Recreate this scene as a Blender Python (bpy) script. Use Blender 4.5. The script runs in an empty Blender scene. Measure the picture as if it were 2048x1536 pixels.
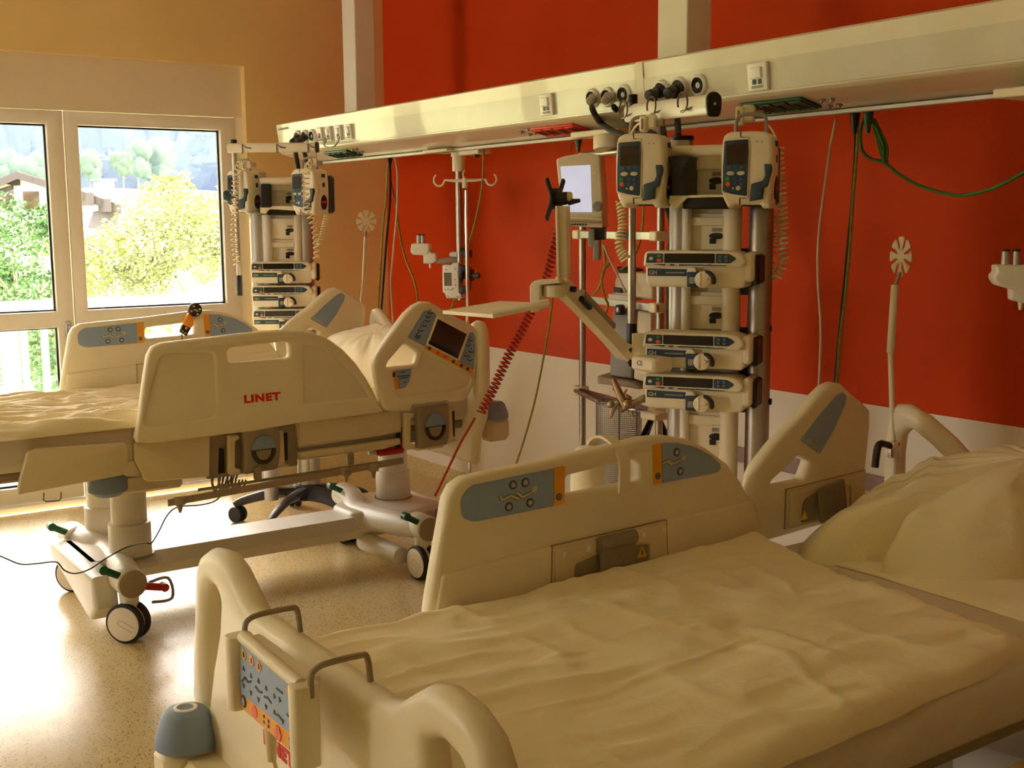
import bpy, bmesh, math, random
from math import sin, cos, pi, radians, sqrt
from mathutils import Vector, Matrix, noise
from mathutils.geometry import tessellate_polygon

# ------------------------------------------------------------------ camera, world, sun, exposure
SC = bpy.context.scene
COL = SC.collection
YAW, PITCH, ROLL, FPX = radians(34.343), radians(-7.93), radians(-0.4466), 2370.0
CAM = Vector((6.62, -3.585, 1.55))
fwd = Vector((-cos(YAW)*cos(PITCH), sin(YAW)*cos(PITCH), sin(PITCH)))
rgt = fwd.cross(Vector((0, 0, 1))).normalized()
upv = rgt.cross(fwd)
r2 = cos(ROLL)*rgt + sin(ROLL)*upv
u2 = -sin(ROLL)*rgt + cos(ROLL)*upv
cam_data = bpy.data.cameras.new('camera')
cam_data.sensor_fit = 'HORIZONTAL'
cam_data.sensor_width = 36.0
cam_data.lens = FPX/2048*36.0
cam_data.clip_start = 0.05
cam_data.clip_end = 600
cam = bpy.data.objects.new('camera', cam_data)
COL.objects.link(cam)
M = Matrix((r2, u2, -fwd)).transposed().to_4x4()
M.translation = CAM
cam.matrix_world = M
SC.camera = cam

world = bpy.data.worlds.new('daylight')
SC.world = world
world.use_nodes = True
wn = world.node_tree.nodes
wl = world.node_tree.links
bg = wn['Background']
bg.inputs['Color'].default_value = (1.0, 0.895, 0.885, 1)
bg.inputs['Strength'].default_value = WORLD_STRENGTH = 9.5

sun_d = bpy.data.lights.new('sun', 'SUN')
sun_d.energy = 8.0
sun_d.color = (1.0, 0.95, 0.84)
sun_d.angle = radians(0.6)
sun = bpy.data.objects.new('sun', sun_d)
COL.objects.link(sun)
sun.rotation_euler = (radians(-22), radians(46), 0)     # from high over the roof, falls on the garden, not into the room
sun.location = (20, 0, 30)

SC.view_settings.view_transform = 'Standard'
SC.view_settings.look = 'None'
SC.view_settings.gamma = 1.0
SC.view_settings.use_curve_mapping = False
SC.view_settings.exposure = 1.25
SC.cycles.max_bounces = 10
SC.cycles.diffuse_bounces = 6
SC.cycles.glossy_bounces = 4
SC.cycles.transmission_bounces = 4
SC.cycles.transparent_max_bounces = 12
SC.cycles.sample_clamp_indirect = 8.0
SC.cycles.caustics_reflective = False
SC.cycles.caustics_refractive = False
SC.cycles.use_denoising = True

def portal(y0, y1, z0, z1):
    d = bpy.data.lights.new('window_portal', 'AREA')
    d.shape = 'RECTANGLE'; d.size = abs(y1-y0); d.size_y = z1-z0
    d.cycles.is_portal = True
    o = bpy.data.objects.new('window_portal', d); COL.objects.link(o)
    o.location = (-0.2, (y0+y1)/2, (z0+z1)/2)
    o.rotation_euler = (pi/2, 0, -pi/2)
    return o
portal(-2.9, -0.93, 0.05, 2.14)
portal(-4.87, -2.9, 0.05, 2.14)
portal(-7.9, -5.5, 0.9, 2.3)
def portal_y(x0, x1, z0, z1):
    o = portal(-1, 0, z0, z1); o.data.size = x1-x0; o.data.size_y = z1-z0
    o.location = ((x0+x1)/2, -8.45, (z0+z1)/2); o.rotation_euler = (pi/2, 0, 0)
portal_y(.7, 2.14, .9, 2.6)

# ------------------------------------------------------------------ helpers
def ray(u, v):
    return r2*((u-1024)/FPX) - u2*((v-768)/FPX) + fwd
def at(u, v, x=None, y=None, z=None, t=None):
    d = ray(u, v)
    if t is None:
        if x is not None: t = (x-CAM.x)/d.x
        elif y is not None: t = (y-CAM.y)/d.y
        else: t = (z-CAM.z)/d.z
    return CAM + d*t
def crop(x0, y0, s, pts):                       # reading of an enlarged detail -> picture coordinates
    return [(x0+p[0]/s, y0+p[1]/s) for p in pts]

def s2l(c):
    c = c/255.0
    return c/12.92 if c <= 0.04045 else ((c+0.055)/1.055)**2.4
MATS = {}
def mat(name, rgb, rough=0.5, metal=0.0, var=0.06, scale=12.0, bump=0.0, bscale=120.0, spec=0.5, coat=0.0, emit=0.0, trans=0.0, sheen=0.0):
    if name in MATS: return MATS[name]
    m = bpy.data.materials.new(name); m.use_nodes = True
    nt = m.node_tree; b = nt.nodes['Principled BSDF']
    c = [s2l(k) for k in rgb]
    tc = nt.nodes.new('ShaderNodeTexCoord')
    n = nt.nodes.new('ShaderNodeTexNoise'); n.inputs['Scale'].default_value = scale; n.inputs['Detail'].default_value = 4
    nt.links.new(tc.outputs['Object'], n.inputs['Vector'])
    r = nt.nodes.new('ShaderNodeValToRGB')
    r.color_ramp.elements[0].position = 0.3; r.color_ramp.elements[1].position = 0.7
    r.color_ramp.elements[0].color = (*[k*(1-var) for k in c], 1)
    r.color_ramp.elements[1].color = (*[min(1, k*(1+var)) for k in c], 1)
    nt.links.new(n.outputs['Fac'], r.inputs['Fac'])
    nt.links.new(r.outputs['Color'], b.inputs['Base Color'])
    b.inputs['Roughness'].default_value = rough
    b.inputs['Metallic'].default_value = metal
    b.inputs['Specular IOR Level'].default_value = spec
    if coat: b.inputs['Coat Weight'].default_value = coat
    if sheen: b.inputs['Sheen Weight'].default_value = sheen
    if emit:
        nt.links.new(r.outputs['Color'], b.inputs['Emission Color']); b.inputs['Emission Strength'].default_value = emit
    if bump:
        n2 = nt.nodes.new('ShaderNodeTexNoise'); n2.inputs['Scale'].default_value = bscale; n2.inputs['Detail'].default_value = 3
        nt.links.new(tc.outputs['Object'], n2.inputs['Vector'])
        bp = nt.nodes.new('ShaderNodeBump'); bp.inputs['Strength'].default_value = bump; bp.inputs['Distance'].default_value = 0.01
        nt.links.new(n2.outputs['Fac'], bp.inputs['Height']); nt.links.new(bp.outputs['Normal'], b.inputs['Normal'])
    MATS[name] = m
    return m

cream = mat('cream_plastic', (238, 226, 196), 0.38, var=0.02, scale=5)
cream2 = mat('cream_plastic_frame', (228, 212, 174), 0.45, var=0.03, scale=5)
palepl = mat('pale_device_plastic', (238, 226, 198), 0.4, var=0.02)
whitepl = mat('white_plastic', (240, 236, 224), 0.35, var=0.02)
offwhite = mat('white_painted_steel', (232, 226, 214), 0.35, var=0.02)
beamm = mat('beam_enamel', (228, 216, 192), 0.26, var=0.02, coat=0.3)
beamp = mat('beam_panel_grey', (212, 202, 180), 0.24, var=0.03, coat=0.35)
bluegrey = mat('blue_grey_sticker', (146, 168, 200), 0.45, var=0.03)
bluegrey2 = mat('blue_grey_rubber', (132, 150, 176), 0.6, var=0.04)
orangest = mat('orange_sticker', (240, 164, 30), 0.45, var=0.03)
taupe = mat('taupe_plastic', (156, 140, 116), 0.5, var=0.04)
taupe2 = mat('taupe_grey_cloth', (144, 132, 118), 0.7, var=0.06)
black = mat('black_plastic', (26, 22, 20), 0.4, var=0.1)
darkbr = mat('dark_brown_print', (56, 44, 34), 0.5, var=0.1)
darkgrey = mat('dark_grey_plastic', (62, 62, 70), 0.45, var=0.05)
navy = mat('slate_blue_keypad', (52, 70, 84), 0.4, var=0.05)
steel = mat('brushed_steel', (170, 160, 150), 0.36, 1.0, var=0.05, scale=40)
wirem = mat('bronze_grey_wire', (112, 92, 74), .35, .7)
chrome = mat('chrome', (225, 220, 215), 0.1, 1.0, var=0.02)
alu = mat('anodised_aluminium', (192, 184, 176), 0.5, 0.8, var=0.03)
greym = mat('grey_enamel', (150, 146, 140), 0.4, var=0.04)
green = mat('green_plastic', (16, 92, 48), 0.4, var=0.06)
greend = mat('green_socket_plastic', (18, 84, 40), 0.35, var=0.06)
red = mat('red_plastic', (190, 30, 18), 0.4, var=0.06)
redsock = mat('red_socket_plastic', (222, 64, 24), 0.35, var=0.05)
redtxt = mat('red_print', (216, 30, 14), 0.5, var=0.02)
redhose = mat('red_hose', (186, 40, 16), 0.4, var=0.05)
rubber = mat('black_rubber', (34, 30, 32), 0.65, var=0.1)
wheelc = mat('wheel_disc_white', (226, 214, 190), 0.4, var=0.03)
yellowgreen = mat('earth_cable_sheath', (150, 140, 40), 0.5, var=0.25, scale=60)
greencab = mat('green_cable_sheath', (60, 120, 30), 0.5, var=0.15, scale=60)
cordw = mat('pale_cable_sheath', (214, 190, 160), 0.5, var=0.04)
coilc = mat('cream_coil_sheath', (236, 220, 172), 0.5, var=0.03)
bedlin = mat('cream_bed_linen', (248, 234, 198), 0.9, var=0.03, scale=4, bump=0.12, bscale=90, sheen=0.15)
matcov = mat('grey_mattress_cover', (220, 208, 192), 0.75, var=0.03, scale=6, bump=0.08, bscale=60)
lcdoff = mat('dark_screen', (58, 44, 30), 0.15, var=0.05)
lcdbl = mat('black_display', (34, 26, 20), 0.15, var=0.08)
lcdgr = mat('grey_lcd', (118, 116, 92), 0.25, var=0.05)
btnblue = mat('blue_key', (60, 92, 128), 0.4, var=0.05)
btngreen = mat('green_key', (40, 150, 50), 0.4, var=0.05)
btnred = mat('red_key', (238, 84, 40), 0.4, var=0.05)
btnw = mat('pale_key', (206, 196, 168), 0.4, var=0.04)
yellowst = mat('yellow_warning', (236, 210, 30), 0.5, var=0.03)
labelw = mat('paper_label', (236, 232, 220), 0.6, var=0.02)
labelgr = mat('grey_print', (150, 144, 124), 0.6, var=0.05)
clear = mat('clear_plastic', (214, 212, 200), 0.12, var=0.03)

class G:
    """collects geometry for ONE mesh object"""
    def __init__(s): s.v = []; s.f = []; s.m = []; s.cur = 0
    def add(s, vs, fs, mi=None):
        k = len(s.v); s.v += [Vector(p) for p in vs]
        s.f += [tuple(i+k for i in f) for f in fs]; s.m += [s.cur if mi is None else mi]*len(fs)
        return s
    def box(s, x0, x1, y0, y1, z0, z1, b=0.0, M=None, mi=None):
        x0, x1 = sorted((x0, x1)); y0, y1 = sorted((y0, y1)); z0, z1 = sorted((z0, z1))
        b = min(b, (x1-x0)*.49, (y1-y0)*.49, (z1-z0)*.49)
        if b <= 0:
            vs = [Vector((x, y, z)) for x in (x0, x1) for y in (y0, y1) for z in (z0, z1)]
            fs = [(0, 1, 3, 2), (4, 6, 7, 5), (0, 4, 5, 1), (2, 3, 7, 6), (0, 2, 6, 4), (1, 5, 7, 3)]
        else:
            bm = bmesh.new()
            for x, sx in ((x0, 1), (x1, -1)):
                for y, sy in ((y0, 1), (y1, -1)):
                    for z, sz in ((z0, 1), (z1, -1)):
                        for k in range(3):
                            o = [b*(k != 0)*sx, b*(k != 1)*sy, b*(k != 2)*sz]
                            bm.verts.new((x+o[0], y+o[1], z+o[2]))
            bmesh.ops.convex_hull(bm, input=bm.verts)
            bmesh.ops.dissolve_limit(bm, angle_limit=0.01, verts=bm.verts, edges=bm.edges)
            bm.verts.index_update()
            vs = [v.co.copy() for v in bm.verts]; fs = [tuple(v.index for v in f.verts) for f in bm.faces]
            bm.free()
        if M: vs = [M @ p for p in vs]
        return s.add(vs, fs, mi)
    def cyl(s, p0, p1, r0, r1=None, n=20, caps=True, mi=None, b=0.0):
        p0, p1 = Vector(p0), Vector(p1); r1 = r0 if r1 is None else r1
        d = (p1-p0); L = d.length; d = d.normalized()
        a = d.orthogonal().normalized(); c = d.cross(a)
        st = [(0, r0), (L, r1)] if b <= 0 else [(0, r0-b), (b*.3, r0-b*.3), (b, r0), (L-b, r1), (L-b*.3, r1-b*.3), (L, r1-b)]
        vs = []; fs = []
        for h, r in st:
            for i in range(n):
                t = 2*pi*i/n; vs.append(p0+d*h+a*(r*cos(t))+c*(r*sin(t)))
        for k in range(len(st)-1):
            for i in range(n):
                j = (i+1) % n; fs.append((k*n+i, k*n+j, (k+1)*n+j, (k+1)*n+i))
        if caps:
            fs.append(tuple(range(n-1, -1, -1))); e = (len(st)-1)*n; fs.append(tuple(e+i for i in range(n)))
        return s.add(vs, fs, mi)
    def lathe(s, O, axis, prof, n=24, mi=None):
        O = Vector(O); d = Vector(axis).normalized(); a = d.orthogonal().normalized(); c = d.cross(a)
        vs = []; fs = []
        for h, r in prof:
            for i in range(n):
                t = 2*pi*i/n; vs.append(O+d*h+a*(r*cos(t))+c*(r*sin(t)))
        for k in range(len(prof)-1):
            for i in range(n):
                j = (i+1) % n; fs.append((k*n+i, k*n+j, (k+1)*n+j, (k+1)*n+i))
        fs.append(tuple(range(n-1, -1, -1))); e = (len(prof)-1)*n; fs.append(tuple(e+i for i in range(n)))
        return s.add(vs, fs, mi)
    def tube(s, pts, r, n=8, closed=False, mi=None, flat=None):
        P = [Vector(p) for p in pts]; N = len(P)
        T = []
        for i in range(N):
            a = P[(i-1) % N] if (closed or i > 0) else P[i]; b = P[(i+1) % N] if (closed or i < N-1) else P[i]
            t = (b-a); T.append(t.normalized() if t.length > 1e-9 else (T[-1] if T else Vector((0, 0, 1))))
        a = T[0].orthogonal().normalized(); vs = []; fs = []
        for i in range(N):
            a = a - T[i]*a.dot(T[i])
            a = a.normalized() if a.length > 1e-6 else T[i].orthogonal().normalized()
            c = T[i].cross(a)
            rr = r[i] if isinstance(r, (list, tuple)) else r
            for k in range(n):
                q = 2*pi*k/n; vs.append(P[i]+a*(rr*cos(q))+c*(rr*sin(q)*(flat or 1)))
        R = N if closed else N-1
        for i in range(R):
            j = (i+1) % N
            for k in range(n):
                l = (k+1) % n; fs.append((i*n+k, i*n+l, j*n+l, j*n+k))
        if not closed:
            fs.append(tuple(range(n-1, -1, -1))); fs.append(tuple((N-1)*n+k for k in range(n)))
        return s.add(vs, fs, mi)
    def plate(s, loops, fr, d0, d1, b=0.0, seg=3, mi=None, warp=None):
        """loops: outer + holes in plane coordinates; extruded from depth d0 (back) to d1 (front), both edges rounded by b"""
        O, U, V, N = fr
        if isinstance(loops[0][0], (int, float)): loops = [loops]
        L = []
        for i, lp in enumerate(loops):
            lp = [Vector((p[0], p[1])) for p in lp]
            ar = sum(lp[k].x*lp[(k+1) % len(lp)].y-lp[(k+1) % len(lp)].x*lp[k].y for k in range(len(lp)))
            if (ar < 0) == (i == 0): lp.reverse()
            L.append(lp)
        def off(lp, d):
            if d == 0: return lp
            out = []; n = len(lp)
            for k in range(n):
                a = (lp[k]-lp[k-1]); c = (lp[(k+1) % n]-lp[k])
                a = a.normalized() if a.length > 1e-9 else c.normalized(); c = c.normalized() if c.length > 1e-9 else a
                na = Vector((-a.y, a.x)); nc = Vector((-c.y, c.x)); m = na+nc
                if m.length < 1e-6: m = na
                m.normalize(); q = max(0.5, m.dot(na)); out.append(lp[k]+m*(d/q))
            return out
        prof = [(0, d0), (0, d1)] if b <= 0 else \
            [(b*(1-sin(k/seg*pi/2)), d0+b*(1-cos(k/seg*pi/2))) for k in range(seg+1)] + \
            [(b*(1-cos(k/seg*pi/2)), d1-b*(1-sin(k/seg*pi/2))) for k in range(seg+1)]
        def P(p, h):
            q = O+U*p.x+V*p.y+N*h
            return warp(q) if warp else q
        vs = []; fs = []; ends = []
        for lp in L:
            n = len(lp); base = len(vs)
            for o, h in prof:
                for p in off(lp, o): vs.append(P(p, h))
            for k in range(len(prof)-1):
                for i in range(n):
                    j = (i+1) % n; fs.append((base+k*n+i, base+k*n+j, base+(k+1)*n+j, base+(k+1)*n+i))
            ends.append((base, n, base+(len(prof)-1)*n))
        for which in (0, 1):
            idx = []; polys = []
            for (b0, n, b1), lp in zip(ends, L):
                st = b1 if which else b0
                q = off(lp, prof[-1][0] if which else prof[0][0])
                polys.append([Vector((p.x, p.y, 0)) for p in q]); idx += list(range(st, st+n))
            for t in tessellate_polygon(polys):
                A, B, C = [sum(polys, [])[i] for i in t]
                cr = (B.x-A.x)*(C.y-A.y)-(B.y-A.y)*(C.x-A.x)
                tri = (idx[t[0]], idx[t[1]], idx[t[2]])
                if (cr > 0) != bool(which): tri = tri[::-1]
                fs.append(tri)
        return s.add(vs, fs, mi)
    def grid(s, nx, ny, fn, mi=None, closed=False):
        vs = [fn(i/nx, j/ny) for j in range(ny+1) for i in range(nx+1)]
        fs = [(j*(nx+1)+i, j*(nx+1)+i+1, (j+1)*(nx+1)+i+1, (j+1)*(nx+1)+i) for j in range(ny) for i in range(nx)]
        return s.add(vs, fs, mi)
    def ell(s, c, rx, ry, rz, n=16, mi=None, p=1.0):
        c = Vector(c); vs = []; fs = []; m = n//2
        sg = lambda q: (abs(q)**p)*(1 if q >= 0 else -1)
        for j in range(m+1):
            a = -pi/2+pi*j/m
            for i in range(n):
                t = 2*pi*i/n
                vs.append(c+Vector((rx*sg(cos(a))*sg(cos(t)), ry*sg(cos(a))*sg(sin(t)), rz*sg(sin(a)))))
        for j in range(m):
            for i in range(n):
                k = (i+1) % n; fs.append((j*n+i, j*n+k, (j+1)*n+k, (j+1)*n+i))
        return s.add(vs, fs, mi)
    def xf(s, M):
        s.v = [M @ p for p in s.v]; return s

def fr_x(x, sgn=1):      # plane of constant x; plane coords are world (y, z); depth along +x*sgn
    return (Vector((x, 0, 0)), Vector((0, 1, 0)), Vector((0, 0, 1)), Vector((sgn, 0, 0)))
def fr_y(y, sgn=-1):     # plane of constant y; coords (x, z); depth towards -y
    return (Vector((0, y, 0)), Vector((1, 0, 0)), Vector((0, 0, 1)), Vector((0, sgn, 0)))
def fr_z(z):
    return (Vector((0, 0, z)), Vector((1, 0, 0)), Vector((0, 1, 0)), Vector((0, 0, 1)))
def fr_v(O, U, V=(0, 0, 1)):
    U = Vector(U).normalized(); V = Vector(V).normalized(); return (Vector(O), U, V, U.cross(V))
def tr_x(pts, x): return [(lambda q: (q.y, q.z))(at(u, v, x=x)) for u, v in pts]
def tr_y(pts, y): return [(lambda q: (q.x, q.z))(at(u, v, y=y)) for u, v in pts]
def tr_f(pts, fr):       # picture point -> coordinates in the plane fr
    O, U, V, N = fr; out = []
    for u, v in pts:
        d = ray(u, v); t = (O-CAM).dot(N)/d.dot(N); q = CAM+d*t-O; out.append((q.dot(U), q.dot(V)))
    return out
def rnd(pts, r, seg=4):  # round the corners of a polygon
    P = [Vector((p[0], p[1])) for p in pts]; out = []; n = len(P)
    for i in range(n):
        a, b, c = P[i-1], P[i], P[(i+1) % n]
        rr = r[i] if isinstance(r, (list, tuple)) else r
        la, lc = (a-b).length, (c-b).length
        d = min(rr, la*.45, lc*.45)
        if d < 1e-5: out.append(tuple(b)); continue
        p0 = b+(a-b).normalized()*d; p1 = b+(c-b).normalized()*d
        for k in range(seg+1):
            t = k/seg; q = p0*(1-t)**2+b*2*t*(1-t)+p1*t*t; out.append((q.x, q.y))
    return out
def smooth(pts, seg=5, closed=False):   # Catmull-Rom
    P = [Vector(p) for p in pts]; n = len(P); out = []
    R = n if closed else n-1
    for i in range(R):
        p0 = P[(i-1) % n] if (closed or i > 0) else P[0]; p1 = P[i]; p2 = P[(i+1) % n]
        p3 = P[(i+2) % n] if (closed or i+2 < n) else P[-1]
        for k in range(seg):
            t = k/seg
            out.append(0.5*((2*p1)+(p2-p0)*t+(2*p0-5*p1+4*p2-p3)*t*t+(3*p1-p0-3*p2+p3)*t**3))
    if not closed: out.append(P[-1])
    return out
def circ(cx, cy, r, n=16, ry=None):
    ry = r if ry is None else ry
    return [(cx+r*cos(2*pi*i/n), cy+ry*sin(2*pi*i/n)) for i in range(n)]
def rect(x0, x1, y0, y1, r=0.0, seg=3):
    p = [(x0, y0), (x1, y0), (x1, y1), (x0, y1)]
    return rnd(p, r, seg) if r else p

def obj(name, g, m, parent=None, label=None, ang=40):
    me = bpy.data.meshes.new(name)
    off = Vector((0, 0, 0)); p = parent
    while p is not None: off += p.location; p = p.parent
    me.from_pydata([v-off for v in g.v], [], g.f)
    for k in (m if isinstance(m, (list, tuple)) else [m]): me.materials.append(k)
    if isinstance(m, (list, tuple)) and len(m) > 1: me.polygons.foreach_set('material_index', g.m)
    bm = bmesh.new(); bm.from_mesh(me); bmesh.ops.recalc_face_normals(bm, faces=bm.faces); bm.to_mesh(me); bm.free()
    me.polygons.foreach_set('use_smooth', [True]*len(me.polygons))
    if ang is not None: me.set_sharp_from_angle(angle=radians(ang))
    me.update()
    o = bpy.data.objects.new(name, me); COL.objects.link(o)
    if parent is not None: o.parent = parent
    if label: o['label'] = label
    return o
def tag(o, label, cat, group=None, kind=None):
    o['label'] = label; o['category'] = cat
    if group: o['group'] = group
    if kind: o['kind'] = kind
    return o
def thing(name, label, cat, loc=(0, 0, 0), group=None):
    o = bpy.data.objects.new(name, None); COL.objects.link(o); o.location = loc
    o.empty_display_size = 0.1
    return tag(o, label, cat, group)
def struct(name, g, m, parent=None, label=None, ang=40):
    o = obj(name, g, m, parent, ang=ang)
    if parent is None:
        o['kind'] = 'structure'
    if label: o['label'] = label
    return o
def dup(root, loc=None, rotz=None, label=None, group=None):
    r = root.copy(); COL.objects.link(r)
    if loc is not None: r.location = loc
    if rotz is not None: r.rotation_euler = (0, 0, rotz)
    if label: r['label'] = label
    if group: r['group'] = group
    for ch in list(root.children):
        c = ch.copy(); COL.objects.link(c); c.parent = r
        for gch in list(ch.children):
            d = gch.copy(); COL.objects.link(d); d.parent = c
    return r
def text(name, body, size, m, O, U, V, parent, ext=0.0006, bold=0.0, space=1.0, align='CENTER', shear=0.0, wide=1.0):
    cu = bpy.data.curves.new(name, 'FONT'); cu.body = body; cu.size = size; cu.extrude = ext; cu.offset = bold
    cu.align_x = align; cu.align_y = 'CENTER'; cu.space_character = space; cu.shear = shear; cu.resolution_u = 3
    cu.materials.append(m)
    tmp = bpy.data.objects.new(name+'_tmp', cu)
    me = bpy.data.meshes.new_from_object(tmp); bpy.data.objects.remove(tmp); me.name = name
    if not me.materials: me.materials.append(m)
    o = bpy.data.objects.new(name, me); COL.objects.link(o)
    U = Vector(U).normalized(); V = Vector(V).normalized(); N = U.cross(V)
    Mx = Matrix((U*wide, V, N)).transposed().to_4x4()
    off = Vector((0, 0, 0)); p = parent
    while p is not None: off += p.location; p = p.parent
    Mx.translation = Vector(O)-off
    o.parent = parent; o.matrix_local = Mx
    return o
# ------------------------------------------------------------------ room shell
def floor_mat():
    m = bpy.data.materials.new('speckled_linoleum'); m.use_nodes = True; nt = m.node_tree; b = nt.nodes['Principled BSDF']
    tc = nt.nodes.new('ShaderNodeTexCoord')
    col = None
    base = nt.nodes.new('ShaderNodeTexNoise'); base.inputs['Scale'].default_value = 3
    nt.links.new(tc.outputs['Object'], base.inputs['Vector'])
    r = nt.nodes.new('ShaderNodeValToRGB')
    r.color_ramp.elements[0].color = (*[s2l(k) for k in (206, 184, 130)], 1); r.color_ramp.elements[1].color = (*[s2l(k) for k in (214, 194, 142)], 1)
    nt.links.new(base.outputs['Fac'], r.inputs['Fac']); col = r.outputs['Color']
    for sc, th, c in ((110, .30, (120, 96, 56)), (150, .27, (238, 222, 176)), (75, .21, (84, 66, 40))):
        v = nt.nodes.new('ShaderNodeTexVoronoi'); v.inputs['Scale'].default_value = sc
        mp = nt.nodes.new('ShaderNodeMapping'); mp.inputs['Location'].default_value = (sc*.37, sc*.11, 0)
        nt.links.new(tc.outputs['Object'], mp.inputs['Vector']); nt.links.new(mp.outputs['Vector'], v.inputs['Vector'])
        cr = nt.nodes.new('ShaderNodeValToRGB'); cr.color_ramp.elements[0].position = th-.05; cr.color_ramp.elements[1].position = th
        cr.color_ramp.elements[0].color = (1, 1, 1, 1); cr.color_ramp.elements[1].color = (0, 0, 0, 1)
        nt.links.new(v.outputs['Distance'], cr.inputs['Fac'])
        # keep only some of the cells
        cr2 = nt.nodes.new('ShaderNodeValToRGB'); cr2.color_ramp.elements[0].position = .5; cr2.color_ramp.elements[1].position = .55
        sep = nt.nodes.new('ShaderNodeSeparateColor'); nt.links.new(v.outputs['Color'], sep.inputs['Color'])
        nt.links.new(sep.outputs['Red'], cr2.inputs['Fac'])
        mu = nt.nodes.new('ShaderNodeMath'); mu.operation = 'MULTIPLY'
        nt.links.new(cr.outputs['Color'], mu.inputs[0]); nt.links.new(cr2.outputs['Color'], mu.inputs[1])
        mx = nt.nodes.new('ShaderNodeMix'); mx.data_type = 'RGBA'
        nt.links.new(mu.outputs[0], mx.inputs['Factor']); nt.links.new(col, mx.inputs['A']); mx.inputs['B'].default_value = (*[s2l(k) for k in c], 1)
        col = mx.outputs['Result']
    nt.links.new(col, b.inputs['Base Color'])
    b.inputs['Roughness'].default_value = 0.24
    n2 = nt.nodes.new('ShaderNodeTexNoise'); n2.inputs['Scale'].default_value = 9
    nt.links.new(tc.outputs['Object'], n2.inputs['Vector'])
    bp = nt.nodes.new('ShaderNodeBump'); bp.inputs['Strength'].default_value = .05; bp.inputs['Distance'].default_value = .01
    nt.links.new(n2.outputs['Fac'], bp.inputs['Height']); nt.links.new(bp.outputs['Normal'], b.inputs['Normal'])
    return m
lino = floor_mat()
paint_tan = mat('warm_tan_wall_paint', (230, 200, 132), 0.75, var=0.03, scale=2, bump=0.08, bscale=160)
paint_or = mat('orange_red_wall_paint', (204, 62, 4), 0.7, spec=.2, var=0.03, scale=2, bump=0.08, bscale=160)
paint_wh = mat('off_white_wall_paint', (232, 222, 204), 0.7, var=0.02, scale=2, bump=0.05, bscale=160)
paint_ce = mat('ceiling_paint', (240, 234, 222), 0.8, var=0.02, scale=2)
framew = mat('white_window_frame', (236, 228, 210), 0.3, var=0.015)
shutterm = mat('cream_shutter_panel', (224, 208, 178), 0.5, var=0.015)
gasket = mat('dark_window_gasket', (60, 56, 60), 0.6)
def glass_mat():
    m = bpy.data.materials.new('window_glass'); m.use_nodes = True; nt = m.node_tree
    for n in list(nt.nodes):
        if n.type != 'OUTPUT_MATERIAL': nt.nodes.remove(n)
    out = [n for n in nt.nodes if n.type == 'OUTPUT_MATERIAL'][0]
    t = nt.nodes.new('ShaderNodeBsdfTransparent'); t.inputs['Color'].default_value = (.93, .95, .94, 1)
    g = nt.nodes.new('ShaderNodeBsdfGlossy'); g.inputs['Roughness'].default_value = 0.02
    f = nt.nodes.new('ShaderNodeFresnel'); f.inputs['IOR'].default_value = 1.45
    x = nt.nodes.new('ShaderNodeMixShader')
    nt.links.new(f.outputs[0], x.inputs[0]); nt.links.new(t.outputs[0], x.inputs[1]); nt.links.new(g.outputs[0], x.inputs[2])
    nt.links.new(x.outputs[0], out.inputs['Surface'])
    return m
glass = glass_mat()

XR, YF, ZC = 9.6, -8.4, 3.05
g = G(); g.box(0, XR, YF, 0, -.12, 0); struct('floor', g, lino)
g = G(); g.box(-.25, XR+.2, YF-.2, .2, ZC, ZC+.15); struct('ceiling', g, paint_ce)
g = G(); g.box(0, XR, 0, .18, 0, .85, mi=1); g.box(0, XR, 0, .18, .85, ZC, mi=0)
struct('wall_back', g, [paint_or, paint_wh])
g = G(); g.box(XR, XR+.18, YF, .18, 0, ZC); struct('wall_right', g, paint_wh)
g = G(); g.box(-.25, XR+.18, YF-.18, YF, 0, .9); g.box(-.25, XR+.18, YF-.18, YF, 2.6, ZC); g.box(-.25, .7, YF-.18, YF, .9, 2.6); g.box(2.14, XR+.18, YF-.18, YF, .9, 2.6)
struct('wall_front', g, paint_wh)
OY0, OY1, OZ = -4.90, -0.905, 2.43
g = G()
g.box(-.25, 0, OY1, .18, 0, ZC); g.box(-.25, 0, OY0, OY1, OZ, ZC); g.box(-.25, 0, -5.5, OY0, 0, ZC)
g.box(-.25, 0, -7.9, -5.5, 0, .9); g.box(-.25, 0, -7.9, -5.5, 2.43, ZC); g.box(-.25, 0, YF, -7.9, 0, ZC)
struct('wall_left', g, paint_tan)
g = G(); g.plate([(0, 0), (.012, 0), (.012, .06), (.004, .085), (0, .088)], (Vector((0.0, 0, 0)), Vector((0, -1, 0)), Vector((0, 0, 1)), Vector((1, 0, 0))), 0.0, XR)
struct('baseboard_back', g, lino)
g = G(); g.box(.0, .012, OY1, 0, 0, .088); struct('baseboard_left', g, lino)
g = G(); g.box(2.75, XR, -.022, 0, .525, .588, .006); struct('trim_1', g, mat('mauve_grey_wall_strip', (150, 124, 118), .5), label='mauve grey protective strip along the white part of the wall')
g = G(); g.box(-.13, -.06, OY0, OY1, 2.145, 2.43); struct('trim_2', g, shutterm, label='cream shutter box panel above the window')
g = G(); g.box(-.25, -.02, OY0, OY1, 0, .035); g.box(-.25, -.135, -.935, OY1, 0.035, 2.145); g.box(-.14, -.06, -.955, OY1, 0.035, 2.145)
struct('trim_3', g, framew, label='white fixed frame and threshold around the glazed doors')

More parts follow.
